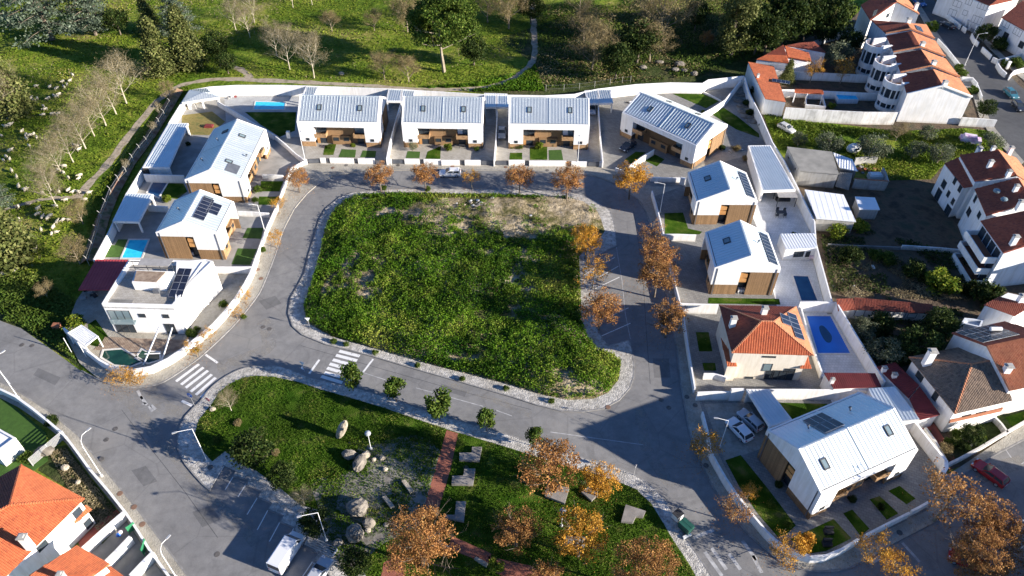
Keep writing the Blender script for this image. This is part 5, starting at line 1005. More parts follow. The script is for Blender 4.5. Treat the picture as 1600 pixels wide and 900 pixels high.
for px, py in ((1557.5,298.5), (1569,312)):
    p = G(px, py, 9.0)-o2; b = MB(); b.lathe([(.6, p.z-.1), (.6, p.z+.15), (.45, p.z+.32), (.15, p.z+.42)], (p.x, p.y), 12); b.build('roof_dome', 'glass_light', t2)
t3, o3, i3 = building('lower white apartment block with stacked balconies and plain end wall', 'apartment_block', 'building', [([(1568,395.5,7.9),(1532,344.7,7.9),(1606,328,10.1),(1640,372,10.1)], 'tile_red_shade', TR)], [(1568,396,7.9),(1640,373,10.1),(1665,385,7.9),(1632,340,7.9),(1606,329,10.1),(1533,345,7.9)], 'plaster_blue_shade', inset=.15, chim=[(1583,379,8.9,.8,1.3)])  # white walls given a blue colour for the shade on them
A3, B3 = Vector((i3[5][0], i3[5][1], 0)), Vector((i3[0][0], i3[0][1], 0)); d = (B3-A3).normalized(); nout = Vector((-d.y, d.x, 0)); nout = -nout if nout.x > 0 else nout
for z, nm in ((0.3, 'lower'), (3.0, 'middle'), (5.4, 'upper')):
    L = (B3-A3).length; a = A3+d*.5; c = A3+d*(L-.6); b = MB()
    b.prism([(a.x, a.y), (c.x, c.y), ((c+nout*2.2).x, (c+nout*2.2).y), ((a+nout*2.2).x, (a+nout*2.2).y)], z-.2, z); o = b.build('balcony', 'terracotta_wall', t3)
    b = MB(); ribbon([((a+nout*.1).x, (a+nout*.1).y), ((a+nout*2.2).x, (a+nout*2.2).y), ((c+nout*2.2).x, (c+nout*2.2).y), ((c+nout*.1).x, (c+nout*.1).y)], -.08, .08, z-.3, z+.95, False, b); b.build('balcony_parapet', 'plaster', o)
    for k in range(4):
        p = A3+d*(1.4+k*(L-2.8)/3)+nout*.02; win(t3, (p.x, p.y, z+.1), 1.5, 1.9, ((d.x, d.y) if Vector((d.y, -d.x, 0)).dot(nout) > 0 else (-d.x, -d.y)))
building('street house beyond the right edge whose shadow falls over the road', 'house', 'house', [([(1730,735,8),(1700,900,8),(1680,1000,8),(1900,1000,8),(1950,735,8)], 'tile_orange', None)], [(1735,740,8),(1702,900,8),(1682,998,8),(1898,998,8),(1945,740,8)], 'plaster')
building('white building beyond the right edge that shades the plain end wall', 'house', 'house', [([(1755,425,9),(1735,320,9),(1900,290,9),(1950,420,9)], 'tile_orange', None)], [(1758,422,9),(1738,323,9),(1898,294,9),(1945,418,9)], 'plaster')
# sheds between meadow and gardens
building('old concrete shed with grey fibre cement roof below the meadow', 'shed', 'shed', [[(1250,267,3.4),(1311,272,3.4),(1300,237,3.4),(1230,229,3.4)]], [(1250,267,3.4),(1311,272,3.4),(1300,237,3.4),(1230,229,3.4)], 'concrete', 'fibre_cement', None, .1, wins=[(3,1232,246,.5,.4), (3,1243,264,.5,.4)])
building('white metal sheet roof joined to the old concrete shed', 'shed', 'shed', [[(1312,262,3.0),(1340,267,3.0),(1332,249,3.0),(1301.5,238,3.0)]], [(1312,262,3.0),(1340,267,3.0),(1332,249,3.0),(1302,238,3.0)], 'concrete_dark', 'white_sheet', MR, .15)
building('lean-to with sloping grey sheets beside the old concrete shed', 'lean_to', 'shed', [[(1305,291,.8),(1326,297,.8),(1332,271,2.6),(1312,268,2.6)]], [(1308,288,.8),(1326,292,.8),(1332,271,2.4),(1313,269,2.4)], 'concrete_dark', 'fibre_cement', (.3, .1, .05), .1)
wall('low ruined concrete wall with orange brick top', [(1336,279),(1360,281),(1388,283)], 2.2, mat='concrete', cap='corten', t=.3)
wall('ruined concrete wall piece standing by the meadow', [(1337,247),(1355,245),(1372,245)], 1.9, mat='concrete', t=.3)
wall('short broken wall at the end of the ruins', [(1380,262),(1385,272),(1388,283)], 1.8, mat='concrete', t=.3)
building('bright white flat roofed shed right of the east wall', 'shed', 'shed', [[(1276,341,2.9),(1337.5,346,2.9),(1318,304,2.9),(1257.5,296,2.9)]], [(1276,341,2.9),(1337.5,346,2.9),(1318,304,2.9),(1257.5,296,2.9)], 'concrete', 'white_sheet', (1.0, .05, .02), .15)
building('small shed with pale blue sheet roof in the shaded yard', 'shed', 'shed', [[(1343,327,2.4),(1375,327.5,2.4),(1367,308.5,2.4),(1336,307,2.4)]], [(1343,327,2.4),(1375,327.5,2.4),(1367,308.5,2.4),(1336,307,2.4)], 'concrete', 'white_sheet', (.8, .05, .02), .15)
building('long low shed with worn red tile roof in the dark garden', 'shed', 'shed', [([(1310,486,2.1),(1338,484,2.1),(1333,466,3.0),(1307,467,3.0)], 'tile_red_shade', TR), ([(1337,484,2.1),(1455,490,2.1),(1458,475,3.0),(1334,465,3.0)], 'tile_red_shade', TR)], [(1312,484,2.1),(1453,489,2.1),(1456,476,2.8),(1310,468,2.8)], 'plaster_worn', inset=.3, wins=[(0,1343,489,1.5,1.5,'plastic_white'), (0,1405,492,1.9,1.6,'plastic_white'), (0,1425,493,1.4,1.0,'plastic_white')])
wall('low pale wall crossing the shaded yard', [(1410,383),(1440,385),(1470,387),(1502,390)], .9, mat='plaster_worn')
wall('low brown retaining wall in the shaded yard', [(1294,381),(1330,383),(1380,385),(1408,386)], .6, mat='concrete_dark')
# lower right houses
e1, r1 = 4.8, 7.2
BH, bo, bi = building('white house with brown hipped tile roof and orange balcony at the right', 'hipped_house', 'house', [([(1492,647,e1),(1582,626,e1),(1558,561,r1),(1519,569,r1)], 'tile_brown', TR), ([(1420,558,e1),(1492,647,e1),(1519,569,r1)], 'tile_brown', TR), ([(1507,541,e1),(1420,558,e1),(1519,569,r1),(1558,561,r1)], 'tile_brown', TR)],
  [(1420,558,e1),(1492,647,e1),(1582,626,e1),(1590,590,e1),(1560,552,e1),(1507,541,e1)], 'plaster', inset=.45, chim=[(1447,568,5.4,1.0,2.6), (1569,584,6.8,.9,1.6)], wins=[(0,1437,588,1.4,1.2), (0,1462,618,.9,1.8), (1,1530,648,1.6,1.4), (1,1508,652,1.4,1.2)])
for a, c in (((1492,647,e1),(1519,569,r1)), ((1519,569,r1),(1558,561,r1)), ((1420,558,e1),(1519,569,r1))): ridge(BH, bo, a, c, 'tile_pale_lit')
q = [G(*p)-bo for p in ((1483,661,2.2),(1563,643,2.2),(1560,632,2.2),(1492,648,2.2))]; b = MB(); b.prism([(p.x, p.y) for p in q], 0, 2.2); bb = b.build('balcony', 'plaster', BH)
b = MB(); b.prism([(p.x, p.y) for p in q], 2.21, 2.25); b.build('balcony_floor', 'timber_orange', bb)
b = MB(); ribbon([(p.x, p.y) for p in q], -.07, .07, 2.26, 2.9, True, b); b.build('balcony_rail', 'terracotta_wall', bb)
e2, r2 = 6.2, 9.0
OH, oo, oi = building('house with orange tile front slope and dark solar rear slope at the right edge', 'solar_house', 'house', [([(1578,611,e2),(1650,596,e2),(1632,521,r2),(1542,540,r2)], 'tile_pale_lit', TR), ([(1570,502,e2),(1487,520,e2),(1542,540,r2),(1632,521,r2)], 'tile_red_shade', TR)], [(1578,611,e2),(1650,596,e2),(1632,521,r2),(1575,501,e2),(1487,520,e2),(1542,540,r2)], 'plaster', inset=.25)  # front tiles coloured sunlit, rear tiles coloured shaded
P = [G(*p)-oo for p in ((1570,502,e2),(1487,520,e2),(1542,540,r2))]; Fo = slope_frame(P[1], P[0], P[2]); add_panels(OH, Fo, .4, .3, 6, 3, 1.0, 1.6)
p = G(1555,516,7.6)-oo; b = MB(); b.tube([(p.x-.8, p.y, p.z+.3), (p.x+.8, p.y, p.z+.3)], .3, 10); b.build('water_tank', 'white_metal', OH)
building('white house with stepped red roofs at the right edge', 'house', 'house', [([(1537,476,5.8),(1586,494,5.8),(1612,478,6.8),(1562,463,6.8)], 'tile_red_shade', TR)], [(1537,476,5.8),(1586,494,5.8),(1640,470,5.8),(1575,455,5.8)], 'plaster', inset=.15, chim=[(1592,474,6.4,.9,1.6)])
building('low white annexe with roof terrace left of the stepped red roofs', 'annexe', 'building', [], [(1500,508,3.0),(1530,515,3.0),(1535,503,3.0),(1505,500,3.0)], 'plaster_blue_shade', inset=0, parapet=.5)
building('low burgundy roofed wing winding beside the big house', 'outbuilding', 'building', [([(1420,622,2.7),(1370,573,2.7),(1399,566,3.2),(1436,602,3.2)], 'burgundy', (.3, .05, .05)), ([(1437,656,2.7),(1421,623,2.7),(1437,603,3.2),(1469,648,3.2)], 'burgundy', (.3, .05, .05))], [(1437,655,2.7),(1420,622,2.7),(1371,574,2.7),(1398,567,2.7),(1435,603,2.7),(1467,648,2.7)], 'plaster', inset=.1, chim=[(1381,578,3.0,.6,.5), (1397,588,3.0,.6,.5)])
for p, l in (([(1551,648),(1565,662),(1575,676)], 'pale wall between front gardens at the right edge'), ([(1480,726),(1500,716),(1530,700),(1557,684),(1600,659),(1640,640)], 'stone topped street wall before the brown roofed house'), ([(1446,668),(1462,690),(1480,722)], 'low side wall of the brick paved entrance at the right')): wall(l, p, .9, mat='plaster_worn', cap='stone_trim')
yard('brick_paving', [(1438,668),(1460,662),(1478,690),(1492,716),(1484,724),(1470,704)], 'red_paving', .01)
yard('garden_path', [(1482,668),(1490,664),(1524,692),(1518,698)], 'concrete', .015); yard('garden_lawn', [(1570,652),(1610,640),(1620,660),(1585,672)], 'lawn', .02)
b = MB(); b.sheet(GL([(1482,665),(1565,645),(1640,630),(1640,640),(1500,718),(1490,714)]), -.005); struct('garden_soil', b, 'scrub')
# ================================================================ lower left houses
e3, r3 = 5.4, 7.9
LH, lo, li = building('white house with large orange hipped roof at the lower left corner', 'hipped_house', 'house', [([(132,779,e3),(33,726,e3),(15,789,r3)], 'tile_orange', TR), ([(-25,935,e3),(132,779,e3),(15,789,r3),(-60,830,r3)], 'tile_orange', TR), ([(33,726,e3),(-80,790,e3),(-60,830,r3),(15,789,r3)], 'tile_red_shade', TR)],  # far slope has its shade painted in as redder tiles
  [(-25,935,e3),(132,779,e3),(33,726,e3),(-80,790,e3)], 'plaster', inset=.4, chim=[(46,853,6.3,.8,2.0)], wins=[(0,121,801,1.1,1.3), (0,66,853,1.3,1.0), (0,138,818,1.0,1.5)])
for a, c in (((132,779,e3),(15,789,r3)), ((33,726,e3),(15,789,r3)), ((15,789,r3),(-60,830,r3))): ridge(LH, lo, a, c, 'tile_orange')
roof_face(LH, [G(118,818,3.1), G(144,796,3.1), G(134,789,3.6), G(112,808,3.6)], 'tile_orange', lo, TR)
building('second orange tiled house cut off by the bottom left edge', 'house', 'house', [([(172,881,4.8),(120,852,4.8),(45,898,6.4),(95,935,6.4)], 'tile_orange', TR)], [(172,881,4.8),(120,852,4.8),(45,898,6.2),(95,935,6.2)], 'plaster', inset=.35, chim=[(98,902,6.2,.6,.8)])
roof_face(LH, [G(200,905,3.0), G(172,884,3.0), G(150,905,3.6), G(180,925,3.6)], 'tile_orange', lo, TR)
building('white flat roofed block cut off by the left edge', 'garden_building', 'building', [([(22,685,2.9),(-6,706,2.9),(-40,690,2.9),(-8,668,2.9)], 'concrete', None)], [(22,685,3.1),(-6,706,3.1),(-40,690,3.1),(-8,668,3.1)], 'plaster', inset=-.15, parapet=.25)
for p, l in (([(128,857),(160,828),(193,800)], 'sunlit white wall with soil strip at the lower left'), ([(164,878),(184,858),(203,838)], 'sunlit white wall between two lower left yards'), ([(203,899),(221,880),(239,862)], 'white wall at the bottom near the long pavement')): wall(l, p, 1.5, t=.4)
yard('driveway_paving', [(128,868),(150,850),(196,812),(182,796),(150,820),(122,846)], 'red_paving', .0)
# slatted fences and gates, lower left
def slat_fence(label, A, B, h, name='fence', mat='white_metal', n=None, gap=.16, horizontal=True, sw=.1):
    a, c = G(*A), G(*B); d = c-a; L = d.length; t = thing(name, label, 'fence' if name == 'fence' else 'gate', a, math.atan2(d.y, d.x)); k = max(2, int(L/2.2)+1)
    pb = MB(); pb.box(-.05, .05, -.05, .05, 0, h); me = pb.mesh('post', mat)
    for i in range(k): o = link('post', me, t); o.location = (L*i/(k-1), 0, 0)
    s = MB(); s.box(0, L, -.02, .02, 0, sw); ms = s.mesh('slat', mat); z = .15
    while z < h-.05: o = link('slat', ms, t); o.location = (0, 0, z); z += gap
    return t
slat_fence('pale slatted metal fence between lower left gardens', (104,684), (52,728), 1.6, mat='galvanised', gap=.2)
slat_fence('green gate of the dark lower left yard, upper one', (203,834), (214,826), 1.6, 'gate', 'green_gate', gap=.14, sw=.12)
slat_fence('green gate of the dark lower left yard, lower one', (226,868), (231,852), 1.6, 'gate', 'green_gate', gap=.14, sw=.12)
# ================================================================ trees and plants
def pxm(p):
    """pixels per metre at a point"""
    d = Vector(p)-Vector((0, 0, HC)); return FPX/(d.y*math.cos(PITCH)-d.z*math.sin(PITCH))
def skeleton(seed, h, R, tr, first=.3, n1=7, n2=5, n3=0, up=.55, droop=0.0, lean=0.0, sides=6):
    rg = random.Random(seed); mb = MB(); tips = []
    def path(a, d, L, k=4, wob=.12, curl=0.0):
        pts = [a.copy()]; d = d.normalized()
        for i in range(k):
            d = (d+Vector((rg.uniform(-1, 1), rg.uniform(-1, 1), rg.uniform(-.6, .6)+curl))*wob).normalized(); pts.append(pts[-1]+d*L/k)
        return pts
    T = path(Vector((0, 0, 0)), Vector((lean, 0, 1)), h*.8, 5, .07)
    mb.tube(T, [tr*(1-.75*i/5) for i in range(6)], sides)
    for i in range(n1):
        f = first+(1-first)*(i+.5)/n1; s = f*5; k = min(int(s), 4); a = T[k].lerp(T[k+1], s-k); ang = i*2.4+rg.uniform(-.4, .4)
        e = up*(.6+.8*f); d = Vector((math.cos(ang), math.sin(ang), e)); L = R*(1.05 if f < .75 else .75)*rg.uniform(.85, 1.15)
        b = path(a, d, L, 4, .16, .25-droop); r0 = tr*.42*(1.1-.5*f); mb.tube(b, [r0*(1-.2*j) for j in range(5)], max(3, sides-2), False); tips.append(b[-1])
        for j in range(n2):
            s2 = (.35+.6*(j+.5)/n2)*4; k2 = min(int(s2), 3); a2 = b[k2].lerp(b[k2+1], s2-k2); d2 = (b[k2+1]-b[k2]).normalized()+Vector((rg.uniform(-1, 1), rg.uniform(-1, 1), rg.uniform(-.2, .8)-droop))*.9
            c = path(a2, d2, L*.5*rg.uniform(.7, 1.2), 3, .2, .2-droop); mb.tube(c, [r0*.4, r0*.32, r0*.22, r0*.12], 3, False); tips.append(c[-1]); tips.append(c[2])
            for q in range(n3):
                a3 = c[1].lerp(c[3], rg.random()); c3 = path(a3, (c[3]-c[1]).normalized()+Vector((rg.uniform(-1, 1), rg.uniform(-1, 1), rg.uniform(-.3, .9))), L*.3*rg.uniform(.6, 1.2), 2, .2); mb.tube(c3, [r0*.16, r0*.1, r0*.05], 3, False); tips.append(c3[-1])
    return mb, np.array([list(t) for t in tips])
def crown_pts(seed, tips, per, spread, R=None, cz=None):
    rg = np.random.RandomState(seed); P = np.repeat(tips, per, 0)+rg.normal(size=(len(tips)*per, 3))*np.array([spread, spread, spread*.75]); return P
def blob_pts(seed, n, r, clumps=26, spread=.28, hollow=.55, base=0.0):
    """leaf places in lumps spread over an ellipsoid shell, open between the lumps"""
    rg = np.random.RandomState(seed); r = np.array(r, float); d = rg.normal(size=(clumps, 3)); d /= np.linalg.norm(d, axis=1, keepdims=True); rad = hollow+(1-hollow)*rg.rand(clumps, 1)**.6
    C = d*rad*(1-spread*.6); sz = rg.uniform(.6, 1.25, clumps); k = rg.choice(clumps, n, p=sz**2/np.sum(sz**2)); q = rg.normal(size=(n, 3)); q /= np.linalg.norm(q, axis=1, keepdims=True); q *= (rg.rand(n, 1)**.45)*spread*sz[k][:, None]*1.5
    P = (C[k]+q)*r; P[:, 2] = np.maximum(P[:, 2], -r[2]*.9); return P
PROTO = {}
def proto(name, wood, leafme, woodmat, kind):
    """one finished tree kept as the source of its copies: meshes trunk and crown"""
    PROTO[name] = (wood.mesh('trunk', woodmat) if wood else None, leafme)
for i, sd in enumerate((3, 11, 23)):
    wd, tips = skeleton(sd, 5.6, 2.35, .15, .32, 9, 6, 2, .5); tips = tips[tips[:, 2] > 2.0]
    P = blob_pts(sd, 5200, (2.8, 2.8, 2.2), 110, .125, .25)+np.array([0, 0, 4.0]); proto('autumn%d' % i, wd, leaf_mesh('crown', P, rs.uniform(.11, .24, len(P)), 'leaf_orange', .2), 'bark', 'autumn')
    wd, tips = skeleton(sd+50, 5.2, 2.4, .13, .34, 8, 6, 2, .6); t2_ = tips[tips[:, 2] > 1.8]; t2_ = t2_[rs.rand(len(t2_)) < .6]
    P = np.concatenate([crown_pts(sd, t2_, 9, .25), blob_pts(sd+3, 900, (2.6, 2.6, 1.8), 60, .13, .2)+np.array([0, 0, 3.8])]); proto('sparse%d' % i, wd, leaf_mesh('crown', P, rs.uniform(.12, .26, len(P)), 'leaf_amber', .2), 'bark_greybrown', 'autumn')
    wd, tips = skeleton(sd+70, 6.8, 3.2, .22, .28, 10, 7, 2, .45, lean=.12); tips = tips[tips[:, 2] > 2.0]
    P = blob_pts(sd, 9800, (3.8, 3.8, 3.0), 160, .105, .22)+np.array([0, 0, 5.0]); proto('big%d' % i, wd, leaf_mesh('crown', P, rs.uniform(.11, .25, len(P)), 'leaf_orange' if i != 1 else 'leaf_brown', .2), 'bark', 'autumn')
    wd, tips = skeleton(sd+30, 2.8, .9, .08, .4, 6, 3, 0, .6)
    P = blob_pts(sd, 1500, (1.35, 1.35, 1.6), 22, .30)+np.array([0, 0, 2.7]); proto('street%d' % i, wd, leaf_mesh('crown', P, rs.uniform(.22, .42, len(P)), 'leaf_mid', .1), 'bark', 'green')
    wd, tips = skeleton(sd+40, 3.6, 2.0, .15, .3, 7, 3, 0, .5)
    P = blob_pts(sd+5, 3600, (2.4, 2.4, 2.1), 44, .22)+np.array([0, 0, 3.1]); proto('dense%d' % i, wd, leaf_mesh('crown', P, rs.uniform(.2, .38, len(P)), 'leaf_dark', .1), 'bark', 'green')
    wd, tips = skeleton(sd+60, 12.0, 5.2, .19, .26, 13, 8, 3, .95)
    P = crown_pts(sd, tips, 9, .55); proto('bare%d' % i, wd, leaf_mesh('twigs', P, rs.uniform(.5, 1.0, len(P)), 'leaf_dry', .4, aspect=.055), 'bark_white', 'bare')
    wd, tips = skeleton(sd+80, 8.0, 4.4, .22, .2, 11, 6, 2, .8)
    P = crown_pts(sd, tips, 20, .55); proto('brown%d' % i, wd, leaf_mesh('twigs', P, rs.uniform(.5, 1.0, len(P)), 'leaf_greybrown', .4, aspect=.07), 'bark_greybrown', 'bare')
    wd, tips = skeleton(sd+90, 3.0, 1.6, .16, .2, 7, 3, 0, .4)
    P = blob_pts(sd+9, 2600, (2.1, 2.1, 1.5), 36, .24)+np.array([0, 0, 2.3]); proto('olive%d' % i, wd, leaf_mesh('crown', P, rs.uniform(.16, .36, len(P)), 'leaf_olive', .1, aspect=.4), 'bark_greybrown', 'olive')
    P = blob_pts(sd+15, 1500, (1.1, 1.1, .8), 24, .3)+np.array([0, 0, .72]); proto('bush%d' % i, None, leaf_mesh('shrub', P, rs.uniform(.14, .32, len(P)), 'leaf_mid', .1), None, 'bush')
    P = blob_pts(sd+16, 1500, (1.1, 1.1, .8), 24, .3)+np.array([0, 0, .72]); proto('limebush%d' % i, None, leaf_mesh('shrub', P, rs.uniform(.14, .32, len(P)), 'leaf_lime', .1), None, 'bush')
    P = blob_pts(sd+17, 1500, (1.2, 1.2, .7), 24, .3)+np.array([0, 0, .6]); proto('drybush%d' % i, None, leaf_mesh('shrub', P, rs.uniform(.3, .7, len(P)), 'leaf_greybrown', .3, aspect=.12), None, 'bush')
    P = blob_pts(sd+18, 2200, (1.3, 1.3, 1.0), 26, .3)+np.array([0, 0, .9]); proto('darkbush%d' % i, None, leaf_mesh('shrub', P, rs.uniform(.14, .32, len(P)), 'leaf_dark', .1), None, 'bush')
# conifers
def cone_pts(seed, n, h, r, z0=.6, lay=60):
    rg = np.random.RandomState(seed); c = []; 
    for i in range(lay):
        f = rg.rand()**1.3; a = rg.uniform(0, 2*math.pi); rr = r*(1-f)**.8*rg.uniform(.65, 1.0); c.append((math.cos(a)*rr, math.sin(a)*rr, z0+f*(h-z0)))
    c = np.array(c); k = rg.randint(0, lay, n); s = (r*.26)*(1.1-.6*(c[k, 2]/h))[:, None]; return c[k]+rg.normal(size=(n, 3))*s*np.array([1, 1, .9])
for i, sd in enumerate((5, 17)):
    tb = MB(); tb.tube([(0, 0, 0), (0, 0, 9.5)], [.25, .05], 6)
    P = cone_pts(sd, 11000, 10.5, 2.7, lay=150); proto('cypress%d' % i, tb, leaf_mesh('crown', P, rs.uniform(.28, .58, len(P)), 'leaf_cypress', .1), 'bark', 'conifer')
    # cedar: long level limbs with flat sprays
    rg = random.Random(sd); tb = MB(); tb.tube([(0, 0, 0), (.2, 0, 6), (0, .2, 14)], [.45, .3, .06], 8); pts = []
    for k in range(46):
        z = 2.0+12*((k+.5)/46)**.9; a = k*2.4+rg.uniform(-.5, .5); L = (6.3*(1-(z-2)/14)**.7+.6)*rg.uniform(.7, 1.1); e = Vector((math.cos(a), math.sin(a), .10)); b = [Vector((0, 0, z)), Vector((0, 0, z))+e*L*.55, Vector((0, 0, z-.05*L))+e*L]
        tb.tube(b, [.1, .06, .02], 3, False)
        for q in range(int(48*L)): f = rg.random()**.7; c = b[0].lerp(b[2], f); wd_ = (.15+.24*L*f*(1.15-f)*2); pts.append((c.x+rg.gauss(0, wd_), c.y+rg.gauss(0, wd_), c.z+rg.gauss(0, .16)-.04*L*f))
    P = np.array(pts); proto('cedar%d' % i, tb, leaf_mesh('crown', P, rs.uniform(.3, .65, len(P)), 'leaf_cedar', .6, aspect=.5), 'bark', 'conifer')
wd, tips = skeleton(91, 9.5, 5.0, .35, .5, 10, 4, 0, .3); P = blob_pts(91, 22000, (6.2, 6.0, 4.2), 90, .17, .6)+np.array([.3, 0, 9.0]); proto('pine', wd, leaf_mesh('crown', P, rs.uniform(.25, .5, len(P)), 'leaf_mid', .1), 'bark_twig', 'pine')
wd, tips = skeleton(92, 9.5, 2.5, .3, .2, 9, 3, 0, .5); P = np.concatenate([blob_pts(92, 4500, (3.0, 3.0, 2.6), 40, .25)+np.array([0, 0, 8.4]), blob_pts(93, 4500, (3.2, 3.0, 3.0), 40, .25)+np.array([.2, 0, 4.0])]); proto('tallpine', wd, leaf_mesh('crown', P, rs.uniform(.25, .5, len(P)), 'leaf_cypress', .1), 'bark', 'pine')
WID = {'autumn': 5.1, 'sparse': 5.0, 'big': 6.9, 'street': 2.7, 'dense': 4.3, 'bare': 9.5, 'brown': 9.5, 'olive': 3.9, 'bush': 2.4, 'limebush': 2.4, 'drybush': 2.6, 'darkbush': 2.8, 'cypress': 5.0, 'cedar': 12.5, 'pine': 10.0, 'tallpine': 5.6}
CZ = {'autumn': 4.0, 'sparse': 3.8, 'big': 4.6, 'street': 2.8, 'dense': 3.1, 'bare': 8, 'brown': 5.5, 'olive': 2.3, 'bush': .8, 'limebush': .8, 'drybush': .7, 'darkbush': 1.0, 'cypress': 4.5, 'cedar': 6.5, 'pine': 8.8, 'tallpine': 6.0}
trng = random.Random(99); CNT = {}; LITTER = []
NAME = {'autumn': 'autumn_tree', 'sparse': 'autumn_tree', 'big': 'autumn_tree', 'street': 'street_tree', 'dense': 'evergreen_tree', 'bare': 'bare_tree', 'brown': 'bare_tree', 'olive': 'olive_tree', 'bush': 'shrub', 'limebush': 'shrub', 'drybush': 'shrub', 'darkbush': 'shrub', 'cypress': 'cypress_tree', 'cedar': 'cedar_tree', 'pine': 'pine_tree', 'tallpine': 'pine_tree'}
def plant(kind, label, px, py, width_px, at='crown', group=None, zf=1.0, z0=0.0, mat=None):
    i = CNT.get(kind, 0); CNT[kind] = i+1
    keys = [k for k in PROTO if k.rstrip('0123456789') == kind]; wdm, lfm = PROTO[keys[i % len(keys)]]
    s = 1.0
    for _ in range(3):
        b = G(px, py, (CZ[kind]*s*zf if at == 'crown' else 0)); s = width_px/pxm(b)/WID[kind]
    b = Vector((b.x, b.y, z0)); rz = trng.uniform(0, 6.28); nm = NAME[kind]; cat = 'shrub' if nm == 'shrub' else 'tree'
    if wdm is None:
        o = link(nm, lfm); o.location = b; o.rotation_euler = (0, 0, rz); o.scale = (s, s, s*zf); tag(o, label, cat, group); r = o
    else:
        r = thing(nm, label, cat, b, rz, group); r.scale = (s, s, s*zf); link('trunk', wdm, r); o = link('crown' if lfm.name.startswith('crown') else 'twigs', lfm, r)
    if kind in ('autumn', 'big', 'sparse') and z0 > .05: LITTER.append((b.x, b.y, s*WID[kind]*.5))
    if mat: o.material_slots[0].link = 'OBJECT'; o.material_slots[0].material = MAT[mat]
    return r
g1 = 'autumn street trees along the north side of the loop'
plant('autumn', 'small orange tree at the bend left of the first row house wall', 463, 277, 38, group=g1, z0=.12)
plant('autumn', 'orange street tree before the right end of the first row house', 592, 272, 45, group=g1, z0=.12)
plant('autumn', 'orange street tree left of the white hatchback', 663, 271, 44, group=g1, z0=.12)
plant('sparse', 'smallest thin orange tree right of the white hatchback', 737, 277, 30, group=g1, z0=.12)
plant('autumn', 'orange street tree before the left of the third row house', 812, 275, 46, group=g1, z0=.12)
plant('autumn', 'wide orange street tree before the right of the third row house', 888, 278, 54, group=g1, z0=.12)
plant('autumn', 'large yellowing tree at the forecourt of the turned house', 988, 275, 58, group=g1, z0=.12, mat='leaf_amber')
g2 = 'autumn trees along the east pavement'
plant('sparse', 'brownish autumn tree topmost of the east pavement row', 1018, 370, 46, group=g2, z0=.12, mat='leaf_brown')
plant('autumn', 'big rusty tree second in the east pavement row', 1033, 398, 62, group=g2, z0=.12)
plant('autumn', 'big rusty tree third in the east pavement row, crown touching the second', 1029, 428, 66, group=g2, z0=.12, mat='leaf_brown')
plant('autumn', 'rusty tree standing alone lowest in the east pavement row', 1046, 495, 62, group=g2, z0=.12, mat='leaf_brown')
g3 = 'autumn trees beside the parking bays of the lot'
plant('autumn', 'bright amber tree at the top of the east parking bays', 917, 374, 52, group=g3, z0=.12, mat='leaf_amber')
plant('sparse', 'thin rusty tree between the two fuller trees of the parking bays', 928, 424, 50, group=g3, z0=.12)
plant('autumn', 'broad rusty tree lowest beside the east parking bays', 940, 480, 66, group=g3, z0=.12)
g4 = 'autumn trees in the park lawn'
plant('big', 'largest orange tree of the park between the brick paths', 655, 848, 116, group=g4, z0=.12)
plant('autumn', 'half brown half green tree left of the round yellow one in the park', 808, 825, 74, group=g4, z0=.12, mat='leaf_brown')
plant('autumn', 'round yellowish orange tree in the middle of the park lawn', 908, 836, 88, group=g4, z0=.12, mat='leaf_amber')
plant('autumn', 'wide orange tree over the curb in the upper park', 858, 726, 94, group=g4, z0=.12)
plant('autumn', 'orange tree next to the road in the upper right park', 936, 750, 66, group=g4, z0=.12, mat='leaf_amber')
plant('big', 'orange tree cut by the bottom edge in the right of the park', 1008, 893, 104, group=g4, z0=.12)
plant('autumn', 'orange tree cut by the bottom edge in the middle of the park', 850, 905, 62, group=g4, z0=.12)
g5 = 'sparse autumn trees outside the big house wall'
plant('sparse', 'sparse orange tree beside the driveway with two white cars', 1103, 695, 54, group=g5, z0=.12)
plant('sparse', 'sparse brown tree on the shaded pavement below the white wall', 1150, 795, 52, group=g5, z0=.12, mat='leaf_brown')
plant('sparse', 'small orange tree inside the lawn of the big house', 1171, 769, 28, group=g5, z0=.15)
plant('sparse', 'nearly bare orange tree at the rounded corner wall', 1230, 858, 58, group=g5, z0=.12, zf=.8)
plant('street', 'small amber shrub tree inside the corner garden of the big house', 1259, 848, 30, z0=.15, mat='leaf_amber')
plant('sparse', 'sparse orange tree on the pavement of the big house street wall', 1368, 858, 60, group=g5, z0=.12)
plant('sparse', 'wide brown tree leaning over the wall at the drive of the big house', 1488, 775, 100, group=g5, z0=.12, mat='leaf_brown')
g6 = 'autumn trees over the lower right road'
plant('big', 'upper brown tree over the lower right road', 1555, 820, 88, group=g6, mat='leaf_brown'); plant('big', 'lower brown tree over the hidden dark red car', 1530, 872, 92, group=g6, mat='leaf_brown'); plant('sparse', 'orange tree at the bottom edge right of the corner', 1405, 892, 62, group=g6); plant('sparse', 'brown tree in the bottom right corner of the view', 1590, 880, 60, group=g6, mat='leaf_brown')
g7 = 'spindly yellow trees on the west pavement'
for x, y, w_, l in ((434,318,26,'topmost spindly yellow tree of the west pavement'), (428,371,28,'second spindly yellow tree of the west pavement, below a lamp'), (382,462,24,'spindly yellow tree beside the flat roofed villa drive'), (368,487,22,'spindly yellow tree just below the villa drive'), (326,522,26,'spindly yellow tree on the inner curve of the villa wall'), (303,543,30,'yellow tree at the crosswalk beside the villa wall')):
    plant('sparse', l, x, y, w_, group=g7, z0=.12)
plant('sparse', 'low wide yellow tree against the villa corner wall, left one', 188, 588, 40, group=g7, z0=.12, zf=.6); plant('sparse', 'low wide yellow tree against the villa corner wall, right one', 212, 590, 36, group=g7, z0=.12, zf=.6)
g8 = 'green street trees between road and park'
